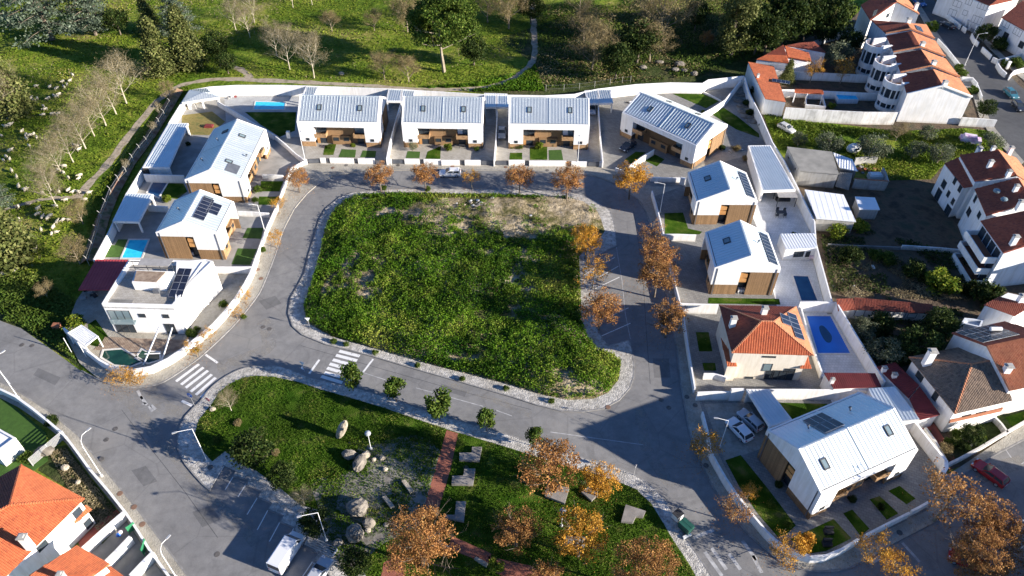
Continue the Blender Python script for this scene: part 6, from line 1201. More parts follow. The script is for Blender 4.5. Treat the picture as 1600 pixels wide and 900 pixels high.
for x, y, w_, l in ((547,587,36,'green street tree beside the crosswalk'), (616,606,34,'green street tree second from the crosswalk'), (685,629,44,'fullest green street tree, in the middle of the park kerb'), (760,655,30,'small green street tree right of the fullest one'), (836,681,28,'smallest green street tree near the orange trees')): plant('street', l, x, y, w_, group=g8, z0=.12)
g9 = 'tiny saplings on the lot pavement'
for i, (x, y) in enumerate([(522,536),(541,540),(587,553),(652,573),(722,594),(791,609),(862,629),(965,570),(411,393),(382,497),(308,550),(600,297),(668,298)]):
    plant('bush', ['tiny sapling left of a pair above the crosswalk','tiny sapling right of a pair above the crosswalk','sapling on the lot pavement right of the stop line','sapling on the lot pavement before the second green street tree','sapling on the lot pavement above the fullest street tree','sapling on the lot pavement above the centre line','last sapling on the lot pavement near the shaded junction','small weed clump at the east point of the lot','weed clump under a yellow tree on the west pavement','weed clump at the kerb of the west pavement','green clump at the crosswalk end of the west pavement','dark clump under the orange tree on the north kerb, left','dark clump under the orange tree on the north kerb, right'][i], x, y, 11, at='ground', group=g9, z0=.1)
g10 = 'evergreen trees of the park'
for x, y, w_, l in ((393,702,60,'largest dark evergreen at the left of the park'), (441,744,44,'dark evergreen by the parking bays, next to a bare sapling'), (492,817,46,'dark evergreen with a street lamp standing in front'), (555,880,46,'evergreen at the bottom edge of the park')): plant('dense', l, x, y, w_, group=g10, z0=.12)
plant('street', 'small fresh green tree at the bottom of the park by the bench', 775, 884, 24, z0=.12, mat='leaf_lime')
plant('bush', 'low bush on the park lawn above the evergreen', 340, 690, 14, at='ground'); plant('drybush', 'reddish round bush on the park lawn left', 372, 663, 14, at='ground', z0=.1); plant('drybush', 'reddish round bush right of the largest park evergreen', 431, 709, 14, at='ground', z0=.1)
plant('bare', 'small bare tree by the signs at the park corner', 355, 625, 34, z0=.12); plant('bare', 'small bare tree lying pale at the parking bays', 472, 778, 34, z0=.12, zf=.7)
g11 = 'white barked bare trees on the west slope'
for x, y, w_, l in ((198,162,52,'upper right white barked tree with fan shaped crown'), (182,179,46,'white barked tree left of the fan shaped one'), (166,197,46,'third white barked tree going down the slope'), (148,213,42,'fourth white barked tree going down the slope'), (134,232,46,'fifth white barked tree going down the slope'), (115,254,44,'sixth white barked tree going down the slope'), (97,272,42,'seventh white barked tree, sheep below it'), (80,298,38,'lowest white barked tree of the row'), (87,319,36,'white barked tree lower left among the sheep'), (15,182,56,'pale grey tree at the left edge')):
    plant('bare', l, x, y, w_*1.3, at='ground', group=g11, zf=.8)
g12 = 'bare trees on the north slope'
for k, x, y, w_, l in (('bare',453,109,46,'tall white bare tree above the pavilion and first row house'), ('bare',433,88,40,'white bare tree leaning left of the tall one'), ('bare',491,122,52,'spreading bare tree right above the dirt track'), ('bare',391,59,36,'bare tree up the slope, one of three pale trunks, lowest'), ('bare',369,48,36,'bare tree up the slope, leftmost of three pale trunks'), ('bare',398,36,34,'bare tree up the slope, topmost of three pale trunks'), ('brown',601,124,44,'brown bare tree with crooked limbs above the second carport'), ('brown',519,49,30,'small brown bare tree in the sunny meadow'), ('brown',585,48,30,'slim bare tree at the top centre meadow'), ('brown',637,50,50,'rounded olive brown bare tree left of the pine'), ('brown',639,129,40,'bare tree with pale trunk left below the pine'), ('bare',458,12,30,'pale bare tree at the top edge, left'), ('bare',488,8,26,'pale bare tree at the top edge, right'),
    ('brown',795,45,62,'grey brown bare tree left of the dirt track'), ('brown',762,35,50,'grey brown bare tree behind the pine'), ('brown',925,108,66,'bare greenish tree at the left of the rocky scrub'), ('brown',912,66,50,'bare tree behind the greenish one'), ('brown',1030,70,96,'widest brown bare tree over the rocky scrub'), ('brown',1015,97,60,'pale limbed bare tree before the widest one'), ('brown',1003,30,50,'brown bare tree at the top edge over the scrub'), ('brown',905,30,50,'grey bare tree at the top edge right of the track'), ('brown',130,350,40,'bare leaning tree at the brown bank'), ('brown',125,412,44,'bare tree with pale fork at the lower bank'), ('brown',75,465,28,'small round bare tree in the shaded lower meadow'), ('brown',265,155,26,'bare sapling at the bend of the track')):
    plant(k, l, x, y, w_, at='ground', group=g12)
for i, (x, y) in enumerate([(250,180),(243,211),(201,268)]): plant('bare', ['upper thin sapling beside the brown bank','middle thin sapling beside the brown bank','lower thin sapling beside the brown bank'][i], x, y, 12, at='ground', group='thin saplings at the bank', zf=1.3)
for k, x, y, w_, l in (('cedar',82,62,118,'widest blue cedar at the upper left'), ('cedar',150,55,74,'second blue cedar right of the widest'), ('cypress',254,113,40,'sunlit green cone of cypress above the track'), ('cypress',298,104,44,'grey green broad cypress right of the sunlit one'), ('cypress',237,50,26,'dark cypress at the top behind the sunlit one'), ('cedar',283,60,60,'grey cedar between the cypresses'), ('cypress',20,178,56,'olive green cypress at the left edge'), ('cypress',14,408,70,'wide dark olive conifer at the left edge lower down'), ('cedar',5,330,50,'pale conifer at the left edge'), ('pine',694,112,92,'big round crowned pine in the middle of the north slope'), ('tallpine',1142,88,56,'tall pine with rusty top near the scrub')):
    plant(k, l, x, y, w_, at='ground')
for i, (x, y, w_, k) in enumerate([(180,30,36,'dense'),(335,70,40,'dense'),(352,96,30,'dense'),(1232,26,66,'dense'),(1203,48,54,'dense'),(1264,30,50,'dense'),(1188,45,60,'dense'),(740,75,40,'dense'),(1000,60,60,'dense'),(965,90,50,'dense'),(1292,44,40,'dense'),(1255,10,70,'dense'),(1305,20,60,'dense'),(1200,12,70,'dense'),(830,10,40,'dense'),(1090,20,40,'dense'),(1330,62,36,'dense')]):
    plant(k, ['dark round tree between the two cedars at the top','dark tree mass right of the grey cypress','lower dark tree right of the grey cypress','dark tree above the orange roofed outbuildings','dark tree left above the orange garage','dark tree right above the outbuildings','dark tree behind the tall pine','small dark tree right of the big pine','dark tree within the scrub','dark green tree left of the scrub rocks','dark tree by the pale garden wall','dark tree at the top edge right','dark tree beside the far white gable house','dark tree at the top edge behind the tall pine','dark tree at the top edge by the track','dark tree at the top edge over the scrub','dark tree behind the terrace bays'][i], x, y, w_, group='dark evergreens at the top')
plant('autumn', 'small rusty tree left of the tall pine', 1105, 58, 24, mat='leaf_brown')
for i, (k, x, y, w_) in enumerate([('olive',1368,227,46),('olive',1297,222,38),('olive',1430,232,32),('olive',1453,206,28),('olive',1471,238,36),('olive',1555,219,34),('olive',1315,84,48),('brown',1405,206,28),('sparse',1272,107,32),('sparse',1320,108,32),('cypress',1232,115,18),('limebush',1300,164,14),('dense',1543,168,28),('bush',1457,40,22),('dense',1543,50,28),('darkbush',1563,68,26),('bush',1500,106,18),('bush',1506,114,16),('bush',1520,140,18),('bush',1590,97,24),('bush',1574,98,18),('olive',1250,216,24)]):
    plant(k, ['grey olive tree right of the white caravan in the meadow','grey olive tree above the old concrete shed','small olive tree in the middle of the meadow','small olive below the bare terrace gable','olive tree before the upper apartment block','olive tree right of the pink covered car','pale topped olive in the terrace garden','leafless tree before the bare terrace gable','rusty small tree in the terrace garden, left','rusty small tree in the terrace garden, right','small dark conifer beside the orange garage','small lime bush by the blue garden pool','dense green hedge ball right of the bare gable','bright shrub at the far end of the terrace','dark tree before the shuttered white house','dark shrub before the maroon roofed house','upper shrub beside the terrace front','lower shrub beside the terrace front','flower bed shrub at the terrace corner','shrub in the garden at the right edge','left shrub in the garden at the right edge','grey bush by the white derelict car'][i], x, y, w_)
for i, (k, x, y, w_) in enumerate([('limebush',1310,360,34),('limebush',1342,353,30),('bush',1370,397,26),('bush',1390,403,28),('limebush',1473,438,56),('darkbush',1380,505,44),('olive',1385,545,56),('dense',1440,540,60),('dense',1470,505,50),('darkbush',1550,462,56),('olive',1352,512,40),('dense',1402,552,40),('bush',1240,365,8),('darkbush',1330,400,40),('darkbush',1430,420,40),('darkbush',1520,450,36)]):
    plant(k, ['lime green bush beside the bright shed','taller lime bush right of the bright shed','small green bush in the dark garden, left','small green bush in the dark garden, right','sunlit loquat tree in the dark garden','dark tree below the long red shed, left','greyish tree between the long shed and the pool wall','big dark tree left of the brown roofed house','dark tree behind the solar roof','dark hedge left of the stepped red roofs','grey olive just right of the pool wall','dark tree behind the brown roof','tiny bush by the east pool','dark bush among the beds of the dark garden','dark bush left of the loquat','dark bush below the balconies'][i], x, y, w_, mat=('leaf_lime' if i in (0, 1, 4) else None))
for i, (k, x, y, w_) in enumerate([('dense',1520,678,34),('limebush',1532,684,18),('bush',1498,678,20),('bush',1485,690,18),('drybush',1478,705,30),('darkbush',1505,697,22),('limebush',1605,655,16),('bush',1450,676,10),('darkbush',80,658,22),('bush',40,715,24),('limebush',118,502,30),('bush',300,520,20),('bush',348,475,16),('bush',308,514,12),('drybush',290,500,10)]):
    plant(k, ['dark round shrub in the front garden at the right','bright shrub tip beside the dark round shrub','left hedge shrub of the right front garden','lower left hedge shrub of the right front garden','dry shrub by the brick entrance','dark shrub at the street wall','bright shrub at the right edge garden','little plant at the brick entrance','dark plant inside the rounded corner wall','green shrub above the orange hipped roof','yellow green shrub by the slatted pergola','green plant at the lower drive of the flat roofed villa','plant by the villa drive wall','small plant by the villa front','dry plant beside the villa'][i], x, y, w_, z0=.1)
# small garden planting
for i, (x, y, w_, k) in enumerate([(517,232,10,'bush'),(552,230,9,'limebush'),(646,236,14,'olive'),(700,235,16,'limebush'),(745,236,10,'bush'),(811,232,14,'bush'),(842,232,16,'limebush'),(865,228,10,'bush'),(800,232,8,'limebush'),(568,143,10,'darkbush'),(608,146,6,'darkbush'),(545,148,10,'darkbush'),(530,147,10,'drybush'),(455,147,10,'bush'),(450,142,8,'darkbush'),(1127,235,12,'darkbush'),(1150,235,16,'drybush'),(1165,250,14,'drybush'),(1178,146,16,'darkbush'),(1165,165,14,'darkbush'),(1190,200,12,'darkbush'),(1170,180,14,'darkbush'),(1098,178,8,'limebush'),(404,300,16,'bush'),(400,315,12,'bush'),(262,315,16,'limebush'),(272,190,10,'darkbush'),(295,228,9,'darkbush'),(1330,783,14,'darkbush'),(1375,795,14,'darkbush'),(1290,845,12,'darkbush'),(1215,760,14,'darkbush'),(1203,790,16,'bush'),(1230,820,16,'bush'),(1165,690,4,'bush')]):
    plant(k, 'small %s garden plant %s' % ({'bush': 'green', 'limebush': 'bright', 'olive': 'greyish', 'darkbush': 'dark', 'drybush': 'dry'}[k], ['beside the front door of first row house left unit','behind the sunlit lawn of first row house','over the left lawn of second row house','in the bright front yard of second row house','at the right front yard of second row house','before the left unit of third row house','in the dark garden of third row house','before the green lawn of third row house','at the left corner of third row house','behind the first row house, by the wall','behind the first row house, at its right end','behind the first row house roof, middle','behind the first row house roof, left of middle','in the bed above the turquoise pool, right','in the bed above the turquoise pool, left','behind the turned house at its right corner','in the stony bed behind the upper detached house','lower in the stony bed behind the upper detached house','at the top of the rocky east garden','left in the rocky east garden','bottom of the rocky east garden','middle of the rocky east garden','on the curving east wall','beside the long west house, upper','beside the long west house, lower','in the sunny bed of the smaller west house','beside the pavilion by the wall','at the corner of the west garage','in the yard between big house lawns','in the right bed of the big house','in the corner lawn of the big house','upper in the west lawn of the big house','middle in the west lawn of the big house','lower in the west lawn of the big house','at the drive of the big house'][i]), x, y, w_, at='ground', z0=.12, group='small garden plants')
# ---- leaves fallen under the autumn trees
LP = []
for lx, ly, lr in LITTER:
    n_ = int(90*lr); q = rs.normal(size=(n_, 2))*lr*.75; LP.append(np.stack([lx-.6+q[:, 0], ly+q[:, 1], np.full(n_, .175)], 1))
LP = np.concatenate(LP); o = link('fallen_leaves', leaf_mesh('fallen_leaves', LP, rs.uniform(.09, .17, len(LP)), 'leaf_orange', 4.0, aspect=.7)); o['kind'] = 'stuff'
# ---- weeds of the lot
x, y = scatter(LOT, 52000); nz = fbm(x, y, .10, 31); n2 = fbm(x, y, .45, 33); cy = (y-min(p.y for p in LOT))/(max(p.y for p in LOT)-min(p.y for p in LOT))
cx = (x-min(p.x for p in LOT))/(max(p.x for p in LOT)-min(p.x for p in LOT)); keep = (nz*.6+n2*.4) > (.34+.25*np.clip((cy-.58)/.30, 0, 1)*np.clip(cx*1.1+.25, 0, 1)-.5*np.clip((cy-.965)/.02, 0, .5)); x, y, nz, n2, cy = (a[keep] for a in (x, y, nz, n2, cy))
hgt_ = (.25+1.0*np.clip(n2*.7+nz*.5-.2, 0, 1))*(1-.45*cy)
k = 5; X = np.repeat(x, k)+rs.normal(size=len(x)*k)*.16; Y = np.repeat(y, k)+rs.normal(size=len(x)*k)*.16; H_ = np.repeat(hgt_, k)*rs.uniform(.15, 1.0, len(x)*k)
m_ = inpoly(X, Y, [tuple(p[:2]) for p in LOT]); P = np.stack([X, Y, .2+lot_h(X, Y)+H_*(.5+np.repeat(rs.rand(len(x)), k))], 1)[m_]
vv = np.clip(rs.rand(len(P))*.55+(np.repeat(fbm(x, y, .11, 41), k)[m_]-.5)*1.7+(np.repeat(fbm(x, y, .5, 43), k)[m_]-.5)*.9+.22, 0, 1)
o = link('weeds', leaf_mesh('weeds', P, rs.uniform(.10, .36, len(P)), 'leaf_weed', .35, var=vv)); o['kind'] = 'stuff'
# leafy clumps that stand above the weeds
x, y = scatter(LOT, 1500); q = fbm(x, y, .16, 91); cy = (y-min(p.y for p in LOT))/(max(p.y for p in LOT)-min(p.y for p in LOT)); kk = (q > .42) & (rs.rand(len(x)) > (cy-.6)*2.0); x, y = x[kk], y[kk]; r_ = rs.uniform(.35, 1.0, len(x)); n_ = 55
d_ = rs.normal(size=(len(x)*n_, 3)); d_ /= np.linalg.norm(d_, axis=1, keepdims=True); d_[:, 2] = np.abs(d_[:, 2]); RR = np.repeat(r_, n_)[:, None]*rs.uniform(.55, 1.0, (len(x)*n_, 1))
P = np.stack([np.repeat(x, n_), np.repeat(y, n_), np.repeat(.3+lot_h(x, y), n_)], 1)+d_*RR*np.array([1, 1, 1.15]); m_ = inpoly(P[:, 0], P[:, 1], [tuple(p[:2]) for p in LOT]); P = P[m_]
o = link('leafy_clumps', leaf_mesh('leafy_clumps', P, rs.uniform(.14, .34, len(P)), 'leaf_fresh', .3, var=np.clip(np.repeat(rs.rand(len(x)), n_)[m_]*.6+rs.rand(len(P))*.45, 0, 1))); o['kind'] = 'stuff'
x, y = scatter(LOT, 14000); cy = (y-min(p.y for p in LOT))/(max(p.y for p in LOT)-min(p.y for p in LOT)); kk = rs.rand(len(x)) < (.10+.7*(cy > .6)); x, y = x[kk], y[kk]
P = np.stack([x, y, .25+lot_h(x, y)+rs.rand(len(x))*.15], 1); o = link('dry_grass', leaf_mesh('dry_grass', P, rs.uniform(.15, .4, len(P)), 'leaf_dry', .3, aspect=.2)); o['kind'] = 'stuff'
# ---- grass of the fields
def grass(name, px, n, mat, lo, hi, zmax, seed, thr=.0, z0=0.0, asp=.5, up=.5, s=.15, spread=.3):
    poly = GL(px); x, y = scatter(poly, n); q = fbm(x, y, s, seed); kk = q > thr
    for T, w_ in TRACKS:
        for a, c in zip(T[:-1], T[1:]):
            dx, dy = c.x-a.x, c.y-a.y; u_ = np.clip(((x-a.x)*dx+(y-a.y)*dy)/max(dx*dx+dy*dy, 1e-9), 0, 1); kk &= np.hypot(x-a.x-u_*dx, y-a.y-u_*dy) > w_*.5+.25*np.sin(x*1.7)
    if name in ('lawn_grass', 'gravel_weeds', 'gravel_edge_grass'):
        for q_ in ([(698,671),(717,677),(705,735),(683,807),(659,804),(677,745)], [(706,838),(768,866),(763,883),(700,858)], [(763,870),(830,885),(860,905),(840,925),(765,892)], [(600,880),(625,868),(640,930),(590,930)]): kk &= ~inpoly(x+.12*np.sin(y*5), y, GL(q_))
    x, y, q = x[kk], y[kk], q[kk]
    P = np.stack([x, y, z0+rs.rand(len(x))*zmax*(.4+q)], 1); o = link(name, leaf_mesh(name, P, rs.uniform(lo, hi, len(P)), mat, up, var=np.clip(q*1.2-.3+rs.rand(len(x))*.5, 0, 1), aspect=asp)); o['kind'] = 'stuff'; return o
NWF = [(-80,-40),(820,-40),(826,60),(800,112),(760,130),(720,134),(560,128),(470,123),(400,119),(300,122),(262,138),(200,202),(160,250),(125,298),(128,400),(120,450),(112,520),(60,520),(0,490),(-80,470)]
grass('meadow_grass', NWF, 90000, 'leaf_field', .2, .6, .2, 61, .34, up=1.0)
grass('meadow_grass', NWF, 22000, 'leaf_dry', .3, .8, .3, 65, .56, s=.06, asp=.2)
grass('track_verge_grass', [(288,134),(255,172),(215,215),(180,262),(150,300),(135,345),(140,375),(172,312),(205,252),(240,208),(270,168),(300,138)], 5000, 'leaf_field', .2, .5, .35, 67, .3)
grass('scrub_growth', [(840,10),(1160,-20),(1340,20),(1240,66),(1175,90),(1160,110),(1050,124),(930,134),(840,140),(745,142),(800,125),(835,95)], 42000, 'leaf_mid', .25, .7, .7, 71, .40, s=.1)
grass('scrub_growth', [(840,10),(1160,-20),(1340,20),(1240,66),(1160,90),(1100,118),(1050,124),(930,134),(840,136),(835,95)], 26000, 'leaf_greybrown', .3, .8, .9, 73, .45, s=.12, asp=.2)
grass('verge_weeds', [(640,138),(745,132),(800,118),(835,100),(850,142),(745,143)], 9000, 'leaf_weed', .3, .7, .8, 75, .2)
grass('meadow_grass', [(1190,172),(1240,188),(1330,200),(1400,206),(1510,202),(1552,207),(1570,232),(1500,245),(1470,262),(1455,280),(1390,282),(1345,262),(1330,240),(1250,226),(1216,235)], 26000, 'leaf_field', .2, .6, .5, 77, .25)
grass('garden_weeds', [(1280,360),(1330,350),(1500,400),(1540,455),(1530,490),(1480,560),(1420,555),(1380,590),(1330,520),(1300,470)], 16000, 'leaf_dark', .2, .6, .5, 79, .5, s=.2)
grass('verge_weeds', [(0,500),(30,508),(60,526),(105,556),(120,565),(104,530),(115,470),(60,430),(0,420)], 9000, 'leaf_mid', .2, .6, .6, 81, .3)
grass('garden_weeds', [(1290,385),(1500,400),(1530,470),(1480,470),(1310,462)], 16000, 'leaf_dry', .2, .5, .4, 89, .42, s=.25, asp=.25)
grass('lawn_grass', grs, 80000, 'leaf_lawn', .12, .32, .18, 83, .30, z0=.14, asp=.35, s=.35)
grass('corner_garden_grass', [(75,705),(103,700),(140,748),(190,810),(160,840),(110,770)], 5000, 'leaf_dry', .15, .35, .15, 85, .35, s=.4)
grass('gravel_weeds', [(487,762),(500,748),(540,738),(556,705),(545,690),(600,690),(640,680),(680,690),(690,715),(682,760),(670,800),(640,830),(600,850),(570,875),(540,890),(515,860),(505,830),(500,800)], 14000, 'leaf_lawn', .12, .34, .16, 87, .48, z0=.15, s=.35)
grass('gravel_edge_grass', [(480,755),(500,742),(535,730),(550,700),(540,684),(600,682),(650,672),(690,684),(696,715),(688,700),(640,690),(560,700),(556,712),(545,742),(500,760),(492,770)], 5000, 'leaf_lawn', .15, .35, .2, 88, .2, z0=.15, s=.3)
# ================================================================ stones
def stone(label, px, py, r, mat, seed, zc=.5, amp=.22, rot=0.0, name='boulder', group=None, tilt=0.0):
    c = G(px, py); b = MB(); b.blob((0, 0, 0), tuple(q*(.70 if name == 'boulder' else 1) for q in r), seed, amp, 3, 0, .10 if name != 'standing_stone' else .04); b.xf(Matrix.Translation((0, 0, r[2]*zc+.12)) @ Matrix.Rotation(rot, 4, 'Z') @ Matrix.Rotation(tilt, 4, 'Y')); o = b.build(name, mat, smooth=False); o.location = c; return tag(o, label, 'rock', group)
stone('tall pale standing stone in the park lawn', 537, 683, (.62,.5,1.95), 'granite_pale', 4, .85, .14, .2, 'standing_stone', tilt=.42)
for x, y, r, m_, s_, l in ((546,714,(1.3,1.0,.9),'granite',6,'pale boulder below the standing stone'), (563,728,(1.2,1.9,1.1),'granite_brown',9,'big brown and pale boulder beside the ball lamp'), (572,714,(.8,.8,.7),'granite_pale',10,'small pale boulder at the foot of the ball lamp'), (560,797,(1.9,1.9,1.3),'granite',12,'widest dark boulder in the gravel'), (556,838,(1.5,1.7,1.2),'granite',15,'round dark boulder lowest in the park'), (577,820,(1.1,.9,.7),'granite_brown',18,'boulder between the two dark boulders'), (575,831,(.5,.5,.4),'granite_pale',19,'small pale stone beside the lowest boulder'), (584,720,(.45,.4,.4),'granite_pale',20,'small stone left in the cactus patch'), (598,719,(.5,.4,.45),'granite_pale',21,'small stone at the top of the cactus patch'), (602,735,(.5,.4,.4),'granite_pale',22,'small stone at the bottom of the cactus patch'), (528,850,(.9,.7,.5),'granite',24,'flat stone by the metal rack'), (333,641,(.6,.5,.4),'granite_pale',26,'small pale stone by the park corner signs'), (603,822,(.5,.4,.3),'granite',27,'small stone right of the boulders'), (71,707,(1.6,1.2,.9),'granite_brown',30,'brown boulder by the slatted fence'), (104,733,(.7,.6,.6),'granite_pale',31,'pale boulder in the lower left garden'), (123,755,(.45,.4,.35),'granite_pale',32,'small stone in the lower left garden'),
    (1062,103,(1.9,1.4,.8),'granite_brown',35,'largest pale rock in the scrub'), (1030,99,(1.6,.8,.5),'granite_brown',36,'long pale rock left in the scrub'), (1068,112,(1.2,.9,.5),'granite_brown',37,'lower pale rock in the scrub'), (1055,111,(1.4,1.1,.6),'granite',38,'grey rock beside the lower pale rock'), (1005,108,(1.3,1.1,.7),'granite',39,'grey rock at the left of the scrub rocks'), (1084,118,(1.2,1.0,.8),'granite_brown',40,'brown rock nearest the white north wall'), (534,117,(.9,.7,.6),'granite_pale',41,'pale rock by the dirt track'), (45,320,(.8,.6,.4),'granite_pale',42,'pale rock in the sheep field')):
    stone(l, x, y, r, m_, s_)
for i, (x, y) in enumerate([(1158,150),(1155,158),(1160,167),(1162,176),(1168,184),(1176,191)]): stone(['first stone step of the rocky east garden','second stone step of the rocky east garden','third stone step of the rocky east garden','fourth stone step of the rocky east garden','fifth stone step of the rocky east garden','lowest stone step of the rocky east garden'][i], x, y, (1.3,1.0,.25), 'granite_brown', 50+i, .5, name='garden_stone', group='stones of the east garden')
def pile(name, label, px, n, rmax, mats, seed, cat, z=.1, spread=1.0):
    c = G(*px); rg = random.Random(seed); t = thing(name, label, cat, (c.x, c.y, z))
    for i in range(n):
        b = MB(); r = rg.uniform(.3, 1)*rmax; 
        if rg.random() < .5: b.blob((0, 0, r*.3), (r, r*.8, r*.6), seed+i, .3, 1)
        else: b.rbox((0, 0), r*1.6, r*1.1, 0, r*.8, rg.uniform(0, 3))
        o = b.build('lump', rg.choice(mats), t); o.location = (rg.gauss(0, 1)*spread, rg.gauss(0, .6)*spread, 0)
pile('rubble_heap', 'pale rubble heap at the top of the lot, left', (750,321), 26, .38, ['granite_pale', 'plaster_worn', 'sand'], 3, 'rubble', .4, 1.2); pile('rubble_heap', 'scattered white rubble at the top of the lot, right', (779,320), 24, .34, ['plaster_worn', 'concrete', 'granite'], 5, 'rubble', .4, 1.6)
pile('white_debris', 'white block lying at the right part of the bare ground in the lot', (826,341), 3, .7, ['plaster_worn'], 7, 'debris', .4, .4)
pile('garden_clutter', 'mixed stored things by the wall left of the turquoise pool', (360,152), 14, .5, ['clutter', 'plastic_white', 'fabric_grey', 'burgundy'], 9, 'garden things', .14, 1.2); pile('garden_clutter', 'dark things piled beside the drive of the flat roofed villa', (311,478), 12, .6, ['rubber', 'plastic_white', 'fabric_grey'], 10, 'garden things', .14, .8)
pile('garden_clutter', 'brush and boxes beside the flat roofed villa, upper', (330,432), 8, .5, ['clutter', 'granite_pale', 'deck_wood'], 11, 'garden things', .14, .7); pile('rubble_heap', 'builders rubble between ruined walls below the meadow', (1352,265), 16, .6, ['tile_orange', 'concrete', 'clutter', 'corten'], 12, 'rubble', 0, 1.3)
pile('yard_junk', 'dark junk under the red shelter roof', (160,455), 14, .6, ['clutter', 'rubber', 'plastic_white', 'fabric_grey'], 13, 'junk', 0, 1.6); pile('stone_border', 'white stones in the bed behind the upper detached house', (1152,240), 14, .4, ['granite_pale', 'plaster_worn'], 14, 'stones', .13, 1.6); pile('yard_junk', 'small junk on the ground of the dark garden', (1335,440), 10, .4, ['clutter', 'plastic_white', 'deck_wood'], 15, 'junk', 0, 2.4)
for (x, y), l, m_ in (((1157,457), 'white folded airer at the side door of the lower detached house', 'white_metal'), ((300,399), 'clothes airer with pale laundry at the smaller west house', 'pink_cover'), ((1268,405), 'pinkish laundry on a rack beside the pale roofed shed', 'pink_cover')):
    c = G(x, y); t = thing('clothes_airer', l, 'airer', (c.x, c.y, .14)); me = MB().rbox((0, 0), .04, .9, .75, .79).mesh('rail', m_)
    for i in range(6): o = link('rail', me, t); o.location = (-.5+i*.2, 0, 0)
    me = MB().rbox((0, 0), .3, .7, .2, .78).mesh('cloth', m_)
    for i in range(3): o = link('cloth', me, t); o.location = (-.45+i*.42, 0, 0)
    for i in (-1, 1): b = MB(); b.bar((i*.5, -.45, 0), (i*.5, .45, .78), .04); b.build('leg', 'white_metal', t)
pile('garden_stones', 'white stones by the wall left of the turned house', (985,163), 10, .5, ['granite_pale', 'plaster_worn'], 16, 'stones', .13, 1.1)
# ================================================================ park furniture
M('bench_stone', (.17, .155, .14), (.27, .25, .225), .8, .9, bmp=.3, bscale=5)
def low_block(label, px, h=.45, name='concrete_bench', mat='bench_stone', cat='bench', group=None, z0=.14):
    P = GL([(x, y) for x, y in px]); o = sum(P, Vector((0, 0, 0)))/len(P); o.z = 0; b = MB(); b.prism([(p.x-o.x, p.y-o.y) for p in P], z0, z0+h); c = b.build(name, mat); c.location = o; return tag(c, label, cat, group)
gb = 'L shaped concrete benches on the park lawn'
for px, l in (([(718,711),(737,711),(738,702),(753,702),(749,724),(718,722)], 'L shaped concrete bench nearest the road'), ([(707,747),(724,747),(726,736),(743,736),(739,761),(706,760)], 'L shaped concrete bench second from the road'), ([(695,808),(711,808),(713,787),(728,787),(725,818),(693,812)], 'L shaped concrete bench third from the road'), ([(852,770),(867,774),(872,762),(889,766),(882,790),(851,778)], 'L shaped concrete bench under the wide orange tree'), ([(977,792),(1008,802),(1004,811),(993,810),(988,820),(970,818)], 'L shaped concrete bench at the right of the lawn'), ([(908,772),(920,764),(934,775),(924,786)], 'concrete bench half hidden under the roadside orange tree'), ([(881,854),(885,841),(916,843),(912,860)], 'concrete bench below the round yellowish tree'), ([(788,838),(793,826),(812,829),(809,842)], 'concrete bench under the half brown tree')): low_block(l, px, group=gb)
for px, l in (([(598,780),(604,778),(617,794),(611,797)], 'lower straight stone bench on the gravel'), ([(628,755),(634,753),(647,770),(641,773)], 'upper straight stone bench on the gravel'), ([(741,876),(744,873),(763,883),(760,888)], 'straight bench at the end of the brick path'), ([(680,849),(684,846),(702,857),(698,861)], 'stone bench below the largest orange tree')): low_block(l, px, .42, 'stone_bench', 'granite_pale')
def lamp(label, base, h, arm, az, kind='curve', r=.06, z0=.1, name='street_lamp', group=None):
    c = G(*base); t = thing(name, label, 'street lamp', (c.x, c.y, z0), az, group); b = MB(); b.lathe([(.2, 0), (.2, .35), (.13, .4)], n=8); b.build('base', 'galvanised', t)
    if kind == 'curve': pts = [(0, 0, .3), (0, 0, h*.8), (arm*.12, 0, h*.92), (arm*.45, 0, h), (arm, 0, h)]; rad = [r, r*.75, r*.6, r*.5, r*.45]
    elif kind == 'ball': pts = [(0, 0, .3), (0, 0, h)]; rad = [r*.8, r*.6]
    else: pts = [(0, 0, .3), (0, 0, h), (arm, 0, h+.35)]; rad = [r, r*.7, r*.5]
    b = MB(); b.tube(pts, rad, 7); b.build('pole', 'white_metal', t)
    if kind == 'ball': b = MB(); b.lathe([(.06, h), (.34, h+.12), (.42, h+.35), (.34, h+.55), (.1, h+.66)], n=14); b.build('globe', 'lampglass', t)
    else:
        e = Vector(pts[-1]); b = MB(); b.rbox((e.x+.25, 0), .6, .2, e.z-.06, e.z+.06); hd_ = b.build('lamp_head', 'galvanised', t); b = MB(); b.rbox((e.x+.28, 0), .4, .14, e.z-.10, e.z-.062); b.build('lens', 'lampglass', hd_)
    return t
gl = 'tall street lamps of the roads'
lamp('tall lamp at the left edge by the rounded corner wall', (30,623), 8.4, 1.4, R_(60), group=gl); lamp('tall white lamp on the south west pavement with bent arm', (160,745), 8.3, 1.4, R_(62), group=gl); lamp('street lamp at the bottom edge on the south west pavement', (276,903), 7.0, 1.3, R_(62), group=gl)
lamp('lamp at the rounded park corner', (325,723), 7.4, 1.8, R_(205), 'arm', group=gl); lamp('lamp rising in front of an evergreen by the white van', (511,846), 6.6, 1.8, R_(200), 'arm', group=gl); lamp('lamp by the wall at the upper east pavement', (1031,333), 6.5, 1.4, R_(180), 'arm', group=gl); lamp('lamp on the pavement beside the two white cars', (1124,700), 6.0, 1.4, R_(175), 'arm', group=gl)
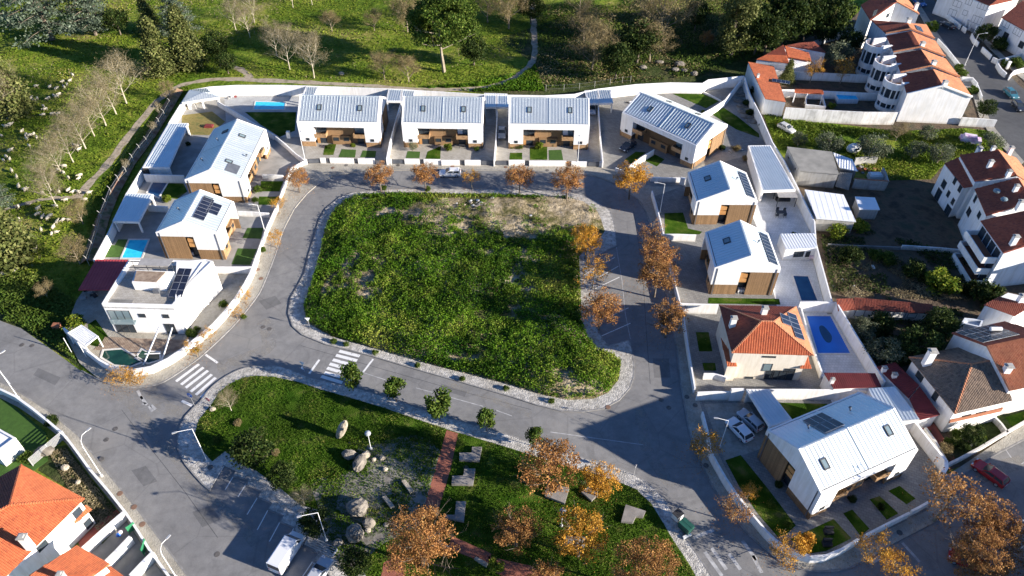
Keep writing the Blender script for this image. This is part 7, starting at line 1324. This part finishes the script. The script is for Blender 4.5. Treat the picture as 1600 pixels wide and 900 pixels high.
lamp('thin lamp by the gardens of the west pair of houses', (415,366), 6.4, .9, R_(190), 'arm', r=.07, group=gl); lamp('thin lamp before the right of the third row house', (902,261), 6.2, .8, R_(90), 'arm', r=.07, group=gl); lamp('thin lamp at the left of the first row house', (478,256), 6.4, .8, R_(90), 'arm', r=.07, group=gl); lamp('lamp among the brown trees at the lower right', (1585,868), 6.5, 1.5, R_(160), 'arm', group=gl); lamp('lamp pole by the terrace street at the top right', (1507,103), 8.0, 1.5, R_(0), 'arm', group=gl)
lamp('park lamp with round globe by the boulders', (580,703), 3.3, 0, 0, 'ball', name='globe_lamp', group='globe lamps of the park'); lamp('park lamp with round globe above the yellowish tree', (877,823), 3.3, 0, 0, 'ball', name='globe_lamp', group='globe lamps of the park')
def sign(label, base, h, shape, mat, r=.32, face=R_(-60)):
    c = G(*base); t = thing('road_sign', label, 'road sign', (c.x, c.y, .12), face); b = MB(); b.tube([(0, 0, 0), (0, 0, h)], .035, 6); b.build('pole', 'galvanised', t)
    b = MB(); n = {'round': 16, 'tri': 3, 'square': 4}[shape]; vs = [(r*math.cos(2*math.pi*k/n-math.pi/2), -.05, h-.3+r*math.sin(2*math.pi*k/n-math.pi/2)) for k in range(n)]; vs += [(x, -.08, z) for x, _, z in vs]
    b.add(vs, [tuple(range(n)), tuple(reversed(range(n, 2*n)))]+[(k, k+n, (k+1) % n+n, (k+1) % n) for k in range(n)]); p = b.build('plate', mat, t)
    if mat == 'sign_blue':
        b = MB(); a = [(-.12,-.20),(0,-.02),(.12,-.20),(.04,-.20),(.04,-.0),(-.04,-.0),(-.04,-.20)]; b.box(-.04, .04, -.095, -.081, h-.5, h-.2); b.add([(-.14,-.09,h-.28),(.14,-.09,h-.28),(0,-.09,h-.08)], [(0,1,2)]); b.build('arrow', 'sign_white', p)
    if mat == 'sign_red': b = MB(); b.box(-.22, .22, -.095, -.081, h-.36, h-.24); b.build('bar', 'sign_white', p)
sign('round blue arrow sign at the park corner crosswalk', (304,634), 2.6, 'round', 'sign_blue', .42, R_(-20)); sign('round red no entry sign at the park corner', (331,639), 2.4, 'round', 'sign_red', .36, R_(-25)); sign('small white triangular sign at the south west tip of the lot', (484,512), 2.2, 'tri', 'sign_white', .5, R_(0)); sign('slim signpost on the park pavement before the road bend', (990,743), 2.4, 'square', 'galvanised', .3, R_(60)); sign('white triangular sign on the road edge left of the first crosswalk', (476,581), 2.2, 'tri', 'sign_white', .5, R_(-20)); sign('thin signpost near the villa crosswalk corner', (299,546), 2.2, 'square', 'galvanised', .25, R_(60))
# containers
def container(label, base, az, mats, w, d, h, name):
    c = G(*base); t = thing(name, label, 'container', (c.x, c.y, .12), az); b = MB(); b.rbox((0, 0), w, d, .2, h, 0, 1.06); b.build('body', mats[0], t)
    for s in (-1, 1): b = MB(); b.box(-w/2, w/2, min(s*.02, s*d/2*1.1), max(s*.02, s*d/2*1.1), h, h+.12); b.build('lid', mats[1], t)
    for i in (-1, 1):
        for j in (-1, 1): b = MB(); b.tube([(i*w*.4, j*d*.4-.05, .12), (i*w*.4, j*d*.4+.05, .12)], .1, 8); b.build('wheel', 'rubber', t)
    b = MB(); b.bar((-w/2-.08, -d/2, h*.8), (-w/2-.08, d/2, h*.8), .05); b.build('handle', 'galvanised', t)
container('big green waste container on the park pavement', (1070,828), R_(-50), ('tank_green', 'tank_green'), 1.6, 1.0, 1.2, 'waste_container'); container('small white container with black lids above the green one', (1057,811), R_(-50), ('plastic_white', 'rubber'), 1.0, 1.0, 1.2, 'waste_container')
low_block('pale slab of boards beside the green container', [(1066,840),(1078,834),(1080,838),(1068,844)], .2, 'board_stack', 'white_metal', 'boards')
t = thing('metal_rack', 'low metal bicycle rack by the evergreen and the lamp', 'rack', G(503,857), 0)
A_, B_ = G(481,847)-G(503,857), G(524,866)-G(503,857)
for k in range(5):
    f = (k-2)*.28; n_ = (B_-A_).normalized(); q = Vector((-n_.y, n_.x, 0))*f; b = MB(); b.bar(A_+q+Vector((0, 0, .45)), B_+q+Vector((0, 0, .45)), .05); b.build('rail', 'galvanised', t)
for k in (0, 1): p = A_.lerp(B_, k); b = MB(); b.rbox((p.x, p.y), .15, 1.0, .1, .44, math.atan2(n_.y, n_.x)); b.build('support', 'galvanised', t)
# fence of hooked posts along the brown bank
f0 = G(210, 248); t = thing('bank_fence', 'wire fence with white hooked posts along the brown bank', 'fence', f0)
pb = MB(); pb.tube([(0, 0, 0), (0, 0, 1.9), (-.35, .1, 2.25)], .05, 5); pm_ = pb.mesh('post', 'concrete'); FP = []
for x, y in [(268,168),(259,185),(251,198),(232,228),(221,240),(210,255),(200,275),(188,288),(176,306),(169,325),(161,345),(155,367),(148,390),(140,415)]:
    p = G(x, y)-f0; o = link('post', pm_, t); o.location = p; FP.append(p)
b = MB()
for z in (.5, 1.1, 1.7): b.tube([p+Vector((0, 0, z)) for p in FP], .012, 3)
b.build('wire', 'galvanised', t)
f1 = G(960, 118); t = thing('wire_fence', 'thin wire fence along the outside of the north wall', 'fence', f1); FP = []; pb = MB(); pb.tube([(0, 0, 0), (0, 0, 1.7)], .045, 5); pm_ = pb.mesh('post', 'concrete')
for x, y in [(853,143),(881,142),(905,140),(929,137),(953,133),(972,130),(985,129)]: p = G(x, y)-f1; o = link('post', pm_, t); o.location = p; FP.append(p)
b = MB()
for z in (.6, 1.5): b.tube([p+Vector((0, 0, z)) for p in FP], .012, 3)
b.build('wire', 'galvanised', t)
# ================================================================ pools, decks and yard things
def pool(label, px, mat, rim='stone_trim', z=.14, name='swimming_pool', cat='pool'):
    P = GL(px); o = sum(P, Vector((0, 0, 0)))/len(P); o.z = 0; L = [(p.x-o.x, p.y-o.y) for p in P]; t = thing(name, label, cat, o); b = MB(); b.sheet(L, z+.02); b.build('water' if name == 'swimming_pool' else 'cover', mat, t)
    ar = sum(L[i][0]*L[(i+1) % len(L)][1]-L[(i+1) % len(L)][0]*L[i][1] for i in range(len(L))); b = ribbon(L, 0, -.3 if ar > 0 else .3, .1, z+.07, True); b.build('rim', rim, t); return t
pool('turquoise swimming pool behind the first row house', [(400,160),(446,161),(444,172),(397,172)], 'pool_blue'); pool('bright blue swimming pool of the smaller west house', [(203,376),(232,376),(221,404),(191,404)], 'pool_blue'); pool('dark blue pool below the west garage', [(240,285),(262,286),(248,309),(231,302)], 'pool_deep', 'plaster')
pool('dark green pond left at the flat roofed villa', [(163,549),(190,547),(207,556),(223,566),(205,573),(180,571),(160,559)], 'pond_green'); pool('small green pool under the white slanting beams', [(214,560),(222,548),(228,551),(249,552),(250,563),(232,568)], 'pond_green')
cpool = pool('bright blue covered pool beside the villa', [(1260,495),(1297,495),(1328,553),(1278,553)], 'pool_cover', 'plaster', name='covered_pool'); pool('dark covered pool beside the lower detached house', [(1239,432),(1262,433),(1277,471),(1252,471)], 'pool_deep', 'plaster', name='covered_pool')
pc = sum(GL([(1260,495),(1297,495),(1328,553),(1278,553)]), Vector((0, 0, 0)))/4; qd = [G(*p)-Vector((pc.x, pc.y, 0)) for p in ((1287,511),(1299,526),(1297,536),(1289,534),(1281,520),(1280,511))]; b = MB(); b.sheet([(v_.x, v_.y) for v_ in smoothp(qd, 4)], .167); b.build('rain_puddle', 'pool_deep', cpool)
b = MB(); P = GL([(146,548),(165,527),(222,530),(291,532),(283,545),(255,558),(250,552),(228,550),(220,548),(212,558),(190,546),(163,548)]); b.sheet(P, .15); o = b.build('wooden_deck', 'deck_wood'); tag(o, 'wooden plank deck below the flat roofed villa', 'deck')
k_ = 0; pl = MB(); x0, x1 = P[0].x, P[3].x
for i in range(60):
    x = x0+.2+i*.26; c = clip_line([(p.x, p.y) for p in P], x)
    if c: pl.box(x, x+.16, c[0]+.05, c[1]-.05, .155, .18)
o2_ = pl.build('plank', 'deck_wood', o); o2_['kind'] = 'stuff'
t = thing('pergola', 'white slatted pergola at the west corner garden', 'pergola', G(133,523)); o_ = G(133,523); z = 2.6; Q = [G(x, y, z)-o_ for x, y in ((106,520),(127,508),(152,525),(133,540))]
b = MB(); ribbon([(p.x, p.y) for p in Q], -.08, .08, z-.2, z, True, b); b.build('frame', 'white_metal', t)
for k in range(8): a, c = Q[0].lerp(Q[1], (k+.5)/8), Q[3].lerp(Q[2], (k+.5)/8); b = MB(); b.bar(a-Vector((0, 0, .08)), c-Vector((0, 0, .08)), .22, .06); b.build('slat', 'white_sheet', t)
for p in Q: b = MB(); b.rbox((p.x, p.y), .14, .14, .1, z-.2); b.build('post', 'white_metal', t)
for i, (a, c, d) in enumerate((((224,570),(249,511),5.2), ((253,563),(269,512),5.0))):
    A_ = G(*a, .2); B_ = G(c[0], c[1], d-.6); b = MB(); b.bar((0, 0, 0), B_-A_, .16); o = b.build('shade_beam', 'white_metal', origin=None); o.location = A_; tag(o, ['left slanting white beam of the sail frame','right slanting white beam of the sail frame'][i], 'beam')
b = MB(); A_ = G(226,553,1.5); B_ = G(250,552,1.5); b.bar((0, 0, 0), B_-A_, .12); o = b.build('shade_beam', 'white_metal'); o.location = A_; tag(o, 'short cross beam joining the two white slanting beams', 'beam')
for i, (a, c) in enumerate((((135,558),(121,530)), ((113,552),(99,512)))): A_ = G(*a, .1); b = MB(); b.tube([(0, 0, 0), (0, 0, 3.4)], .05, 5); o = b.build('white_pole', 'white_metal'); o.location = A_; tag(o, ['white pole outside the corner wall, right','white pole outside the corner wall, left'][i], 'pole')
b = MB(); b.rbox((0, 0), 1.2, .8, 0, .9); o = b.build('red_cabinet', 'corten'); o.location = G(91, 513); tag(o, 'small rusty red cabinet by the corner garden', 'cabinet')
def table_set(label, px, py, az=0, mat='frame_dark', s=1.0):
    c = G(px, py); t = thing('garden_table', label, 'table', (c.x, c.y, .14), az); b = MB(); b.rbox((0, 0), 1.9*s, .95*s, .70, .75); b.build('tabletop', mat, t); me = MB().rbox((0, 0), .07, .07, 0, .70).mesh('leg', mat)
    for i in (-1, 1):
        for j in (-1, 1): o = link('leg', me, t); o.location = (i*.8*s, j*.38*s, 0)
    return c
def chair(label, px, py, az, mat='frame_dark', group=None):
    c = G(px, py); t = thing('garden_chair', label, 'chair', (c.x, c.y, .14), az, group); b = MB(); b.rbox((0, 0), .5, .5, .42, .47); b.build('seat', mat, t); b = MB(); b.box(-.25, .25, .2, .25, .47, .95); b.build('backrest', mat, t)
    me = MB().rbox((0, 0), .05, .05, 0, .42).mesh('leg', mat)
    for i in (-1, 1):
        for j in (-1, 1): o = link('leg', me, t); o.location = (i*.22, j*.22, 0)
table_set('dark garden table on the white terrace', 1219, 337); 
for i, (dx, dy, a) in enumerate(((-6, 3, 180), (6, 3, 180), (-5, -5, 0), (6, -4, 0))): chair(['dark garden chair at the lower left of the terrace table','dark garden chair at the lower right of the terrace table','dark garden chair at the upper left of the terrace table','dark garden chair at the upper right of the terrace table'][i], 1219+dx, 337+dy, R_(a), group='chairs at the terrace table')
table_set('small dark table in the bright yard of second row house', 722, 232, s=.6)
c = G(1224, 318); t = thing('dark_gazebo', 'dark garden gazebo with grey cloth roof on the white terrace', 'gazebo', (c.x, c.y, .14))
b = MB(); b.rbox((0, 0), 3.6, 2.6, 2.2, 2.3); b.build('cloth_roof', 'fabric_grey', t)
for i in (-1, 1):
    for j in (-1, 1): b = MB(); b.rbox((i*1.7, j*1.2), .1, .1, 0, 2.2); b.build('post', 'frame_dark', t)
b = MB(); b.rbox((0, .8), 2.6, .8, 0, .6); b.build('sofa', 'rubber', t)
b = MB(); b.rbox((0, 0), 1.0, .5, 0, 2.4); o = b.build('leaning_screen', 'rubber'); c = G(233, 280); o.location = (c.x, c.y, .13); tag(o, 'dark upright panel leaning at the garage end wall above the dark pool', 'panel')
b = MB(); b.rbox((0, 0), 1.8, 1.1, 0, .35); b.rbox((0, 0), 1.4, .8, .35, .5); o = b.build('brown_box', 'burgundy'); c = G(327,199); o.location = (c.x, c.y, .15); tag(o, 'brown low box on the yellow lawn', 'box')
b = MB(); b.rbox((0, 0), 1.1, .9, 0, .8); b.rbox((.2, 0), .5, .9, .8, 1.3); o = b.build('garden_armchair', 'fabric_grey'); c = G(304,170); o.location = (c.x, c.y, .14); tag(o, 'grey covered armchair by the pavilion', 'chair')
b = MB(); b.lathe([(1.2, 0), (1.3, .4), (1.25, .45)], n=14); o = b.build('round_tub', 'granite_pale'); c = G(301,168); o.location = (c.x-1.5, c.y, .14); tag(o, 'round pale tub beside the pavilion', 'tub')
for i, (x, y) in enumerate([(1291,852),(1293,833)]): b = MB(); b.rbox((0, 0), 1.1, .7, 0, .5); b.rbox((0, .25), 1.1, .2, .5, 1.0); o = b.build('garden_chair', 'rubber'); c = G(x, y); o.location = (c.x, c.y, .16); tag(o, ['lower black lounge chair on the corner lawn','upper black lounge chair on the corner lawn'][i], 'chair')
b = MB(); b.rbox((0, 0), .7, .7, 0, 1.5); o = b.build('heat_pump', 'plastic_white'); c = G(452, 216); o.location = (c.x, c.y, .14); tag(o, 'white unit at the left wall of first row house', 'appliance')
c = G(187, 838); b = MB(); b.blob((0, 0, 0), (.3, .3, .28), 3, .1, 2); o = b.build('blue_ball', 'sign_blue'); o.location = (c.x, c.y, .4); tag(o, 'blue ball by the white wall in the lower left yard', 'ball'); c = G(190, 835)
b = MB(); b.blob((0, 0, 0), (.28, .28, .25), 5, .1, 2); o = b.build('white_red_ball', 'pink_cover'); o.location = (c.x, c.y, .5); tag(o, 'pinkish white ball beside the blue one', 'ball')
b = MB(); b.rbox((0, 0), .35, .9, 0, .25); o = b.build('white_bag', 'plastic_white'); c = G(1364, 418); o.location = (c.x, c.y, 0); tag(o, 'white bag in the dark garden', 'bag')
b = MB(); b.rbox((0, 0), 2.6, 1.6, 0, 1.0); b.rbox((0, 0), 2.2, 1.2, 1.0, 1.2); o = b.build('white_tank', 'plastic_white'); c = G(1366, 279); o.location = c; tag(o, 'white covered tank behind the ruined wall', 'tank')
# overhead cable post by the old shed
# ================================================================ vehicles
def wheel(t, x, y, r=.32, w=.2):
    b = MB(); b.tube([(x, y-w/2, r), (x, y+w/2, r)], r, 12); o = b.build('wheel', 'rubber', t); s = 1 if y > 0 else -1; b = MB(); b.tube([(x, y+s*w/2, r), (x, y+s*(w/2+.015), r)], r*.62, 10); b.build('rim', 'solar_frame', o)
def car(label, px, py, az, paintm, L=4.2, W=1.75, H=1.45, style='hatch', z0=0.0, name='parked_car', cat='car', group=None, at='ground'):
    c = G(px, py, .6); t = thing(name, label, cat, (c.x, c.y, z0), az, group); h2 = W/2
    if style == 'van': S = [(-L/2, .40, .9), (-L/2+.05, .32, 1.15), (L*.30, .3, 1.15), (L*.38, .3, 1.10), (L/2-.12, .32, .95), (L/2, .42, .7)]; cab = [(-L/2+.04, -L/2+.12), (L*.36, L*.22)]
    else:
        hood = .92; S = [(-L/2, .45, .78), (-L/2+.08, .3, .95), (-L*.3, .25, 1.0), (L*.12, .25, .98), (L*.2, .25, .93), (L*.42, .27, .80), (L/2-.05, .3, .68), (L/2, .42, .58)]
        cab = {'hatch': [(-L/2+.12, -L/2+.55), (L*.20, L*.02)], 'wagon': [(-L/2+.08, -L/2+.38), (L*.20, L*.02)], 'sedan': [(-L*.36, -L*.20), (L*.18, L*.02)], 'suv': [(-L/2+.08, -L/2+.35), (L*.22, L*.08)]}[style]
    b = MB(); vs = []
    for i, (x, z0_, z1_) in enumerate(S):
        k = .86 if i in (0, len(S)-1) else (.95 if i in (1, len(S)-2) else 1.0)
        for yy, zz in ((-h2*k*.92, z0_), (-h2*k, z0_+.12), (-h2*k, z1_-.12), (-h2*k*.90, z1_), (h2*k*.90, z1_), (h2*k, z1_-.12), (h2*k, z0_+.12), (h2*k*.92, z0_)): vs.append((x, yy, zz))
    n = len(S); fs = [(i*8+j, i*8+(j+1) % 8, (i+1)*8+(j+1) % 8, (i+1)*8+j) for i in range(n-1) for j in range(8)]; fs = [tuple(reversed(f)) for f in fs]; fs += [tuple(range(8)), tuple(reversed(range((n-1)*8, n*8)))]
    b.add(vs, fs); b.build('body', paintm, t, smooth=False)
    zb = .93 if style != 'van' else 1.08; (xb0, xt0), (xb1, xt1) = cab; yb, yt = h2*.92, h2*.74 if style != 'van' else h2*.86
    g = MB(); vs = [(xb0, -yb, zb), (xb1, -yb, zb), (xb1, yb, zb), (xb0, yb, zb), (xt0, -yt, H-.05), (xt1, -yt, H-.05), (xt1, yt, H-.05), (xt0, yt, H-.05)]; fs6 = [(0, 3, 2, 1), (4, 5, 6, 7), (0, 1, 5, 4), (1, 2, 6, 5), (2, 3, 7, 6), (3, 0, 4, 7)]
    g.add(vs, fs6); 
    if style != 'van': g.build('glasshouse', 'glass', t)
    else:
        xm = xt1-.25; v2 = [(xb0, -yb-.02, zb), (xm+.45, -yb-.02, zb), (xm+.45, yb+.02, zb), (xb0, yb+.02, zb), (xt0, -yt-.02, H-.08), (xm, -yt-.02, H-.08), (xm, yt+.02, H-.08), (xt0, yt+.02, H-.08)]; g.build('windscreen', 'glass', t); q = MB(); q.add(v2, fs6); q.build('cargo_body', paintm, t)
    rf = MB(); a = .06; vs = [(xt0-a, -yt-.03, H-.06), (xt1+a, -yt-.03, H-.06), (xt1+a, yt+.03, H-.06), (xt0-a, yt+.03, H-.06), (xt0+.1, -yt+.1, H), (xt1-.15, -yt+.1, H), (xt1-.15, yt-.1, H), (xt0+.1, yt-.1, H)]; rf.add(vs, fs6); rf.build('roof', paintm, t)
    for s in (-1, 1):
        for xa, xb_ in ((xb0, xt0), (xb1, xt1)): p = MB(); p.bar((xa, s*yb, zb), (xb_, s*yt, H-.04), .09, .06); p.build('pillar', paintm, t)
        if style != 'van': xm = (xb0+xb1)/2-.1; p = MB(); p.bar((xm, s*(yb+.005), zb), (xm, s*(yt+.005), H-.05), .09, .04); p.build('pillar', paintm, t)
        for x in (-L*.31, L*.32): wheel(t, x, s*(h2-.10))
        p = MB(); p.rbox((L/2-.10, s*h2*.66), .16, .34, .60, .74); p.build('headlight', 'lamp_clear', t); p = MB(); p.rbox((-L/2+.04, s*h2*.72), .10, .26, .72, .92); p.build('tail_light', 'tail_red', t); p = MB(); p.rbox((xb1-.15, s*(h2+.08)), .14, .2, .92, 1.06); p.build('mirror', paintm, t)
    p = MB(); p.box(-L/2-.03, -L/2+.04, -.26, .26, .5, .62); p.build('number_plate', 'sign_white', t)
    return t
def heading(a, b): A, B = G(*a), G(*b); return math.atan2(B.y-A.y, B.x-A.x)
car('white hatchback parked on the north road between orange trees', 703, 270, heading((718,270),(686,270)), 'paint_white', 4.3, 1.75, 1.5, 'wagon')
car('grey sedan in the driveway between second and third row house', 784, 208, heading((784,200),(784,216)), 'paint_grey', 4.4, 1.75, 1.42, 'sedan', .13)
car('light car under the carport right of the third row house', 925, 171, heading((925,165),(925,180)), 'paint_silver', 4.2, 1.75, 1.45, 'hatch', .13)
car('dark car in the shaded forecourt of the turned house', 981, 229, heading((990,224),(972,236)), 'paint_dark', 4.2, 1.75, 1.45, 'hatch', .14)
car('white hatchback nearer the street on the big house driveway', 1155, 672, heading((1170,686),(1143,657)), 'paint_white', 4.2, 1.8, 1.48, 'hatch', .14)
car('pale blue white estate car beside the carport of the big house', 1172, 657, heading((1185,670),(1158,645)), 'paint_silver', 4.0, 1.65, 1.42, 'wagon', .14).children[0]
car('red car parked at the right edge road', 1547, 739, heading((1566,752),(1528,724)), 'paint_red', 4.5, 1.78, 1.45, 'hatch')
car('dark red car hidden under the brown trees at the bottom right', 1512, 876, heading((1530,880),(1500,868)), 'paint_red', 4.2, 1.75, 1.45, 'hatch')
car('large white van at the parking bays', 449, 863, heading((430,890),(464,838)), 'paint_white', 5.3, 2.0, 2.1, 'van', name='parked_van', cat='van')
car('silver car cut by the bottom edge right of the van', 497, 896, heading((487,915),(507,884)), 'paint_silver', 4.3, 1.8, 1.45, 'hatch')
car('dark car on the street at the top right', 1481, 39, heading((1490,44),(1470,33)), 'paint_dark', 4.3, 1.75, 1.4, 'sedan')
car('car with teal roof at the right edge of the top street', 1580, 146, heading((1572,138),(1590,154)), 'paint_teal', 4.2, 1.75, 1.45, 'hatch'); car('dark car behind the teal roofed one', 1592, 166, heading((1584,158),(1600,176)), 'paint_dark', 4.2, 1.75, 1.45, 'hatch')
car('blue car at the top edge of the street', 1437, 4, heading((1430,0),(1444,8)), 'paint_blue', 4.2, 1.75, 1.45, 'hatch')
car('white derelict car in the meadow grass', 1229, 200, heading((1218,193),(1240,205)), 'paint_old', 4.0, 1.65, 1.4, 'hatch')
c = G(1517, 217, .7); t = thing('covered_car', 'car under a pink and white cover in the meadow', 'car', (c.x, c.y, 0), R_(-20)); b = MB(); b.rbox((0, 0), 4.2, 2.0, 0, .95, 0, .95); b.rbox((-.2, 0), 2.9, 1.8, .95, 1.5, 0, .82); b.build('cover', 'pink_cover', t); b = MB(); b.rbox((0, 0), 4.3, 2.1, 0, .3); b.build('cover_hem', 'pink_cover', t)
c = G(1331, 240); t = thing('small_caravan', 'small white rounded caravan by the sheds in the meadow', 'caravan', c, R_(20)); b = MB(); b.blob((0, 0, 1.35), (1.7, 1.1, .95), 2, .03, 3); b.build('body', 'plastic_white', t)
for s in (-1, 1): wheel(t, 0, s*.9, .3, .16)
b = MB(); b.box(-.5, .5, -1.08, -1.0, 1.4, 1.8); b.build('window', 'glass', t)
# ================================================================ sheep
b = MB(); b.blob((0, 0, .62), (.62, .30, .32), 3, .08, 2); b.blob((.66, 0, .74), (.20, .11, .14), 5, .05, 1); b.tube([(.42, 0, .68), (.62, 0, .74)], [.16, .11], 6)
body_me = b.mesh('fleece', 'wool', smooth=True); b = MB()
for i in (-.36, .36):
    for j in (-.16, .16): b.tube([(i, j, 0), (i, j, .45)], [.035, .05], 5)
leg_me = b.mesh('legs', 'sheep_face'); b = MB(); b.blob((.80, 0, .70), (.12, .075, .09), 6, .05, 1); face_me = b.mesh('face', 'sheep_face')
sp = [(x/4.5, y/4.5) for x, y in [(253,605),(350,612),(396,622),(440,573),(470,592),(490,567),(450,612),(215,690),(238,706),(262,690),(340,692),(376,670),(398,678),(415,660),(305,748),(318,768),(303,806),(367,800),(410,797),(58,832),(40,888),(70,878),(510,527)]]
sp += [(x/3, y/3) for x, y in [(48,583),(103,615),(123,633),(140,635),(125,650),(158,628),(172,643),(137,683),(48,706),(30,735),(45,745),(5,635),(55,800),(77,828),(87,875),(118,888),(375,822),(370,835),(320,832),(296,808),(270,795),(300,780),(320,892),(370,700),(350,680),(365,683),(15,750)]]
sp += [(x/6, 280+y/6) for x, y in [(175,68),(237,98),(640,103),(690,117),(735,122),(833,127),(553,115),(395,123),(520,250),(612,193),(170,257),(355,275),(350,330),(400,357),(445,365),(473,342),(177,377),(537,398),(590,383),(645,377),(500,450),(385,472),(483,508),(527,495),(325,652),(148,855),(25,888),(795,190)]]
for i, (x, y) in enumerate(sp):
    c = G(x, y, .4); c.z = 0
    zone, lab = (('upper right', 'cream sheep of the upper bunch nearest the white barked trees') if y < 200 and x > 75 else ('upper left', 'cream sheep of the upper bunch nearest the left cypress') if y < 200 else ('middle left', 'cream sheep strung down the left edge of the field') if y < 262 and x < 62 else ('middle right', 'cream sheep standing among the white barked trunks') if y < 290 and x >= 62 else
        ('lower left', 'cream sheep in the lower field close to the left edge') if x < 45 else ('lower track', 'cream sheep beside the dirt track in the lower field') if x > 100 else ('lower centre', 'cream sheep in the middle of the lower field'))
    t = thing('sheep', lab, 'sheep', c, trng.uniform(0, 6.28), 'flock of sheep, '+zone+' bunch'); s = trng.uniform(.78, 1.0); t.scale = (s, s, s)
    link('fleece', body_me, t); link('face', face_me, t); link('legs', leg_me, t)['kind'] = 'stuff'
bpy.context.view_layer.update()
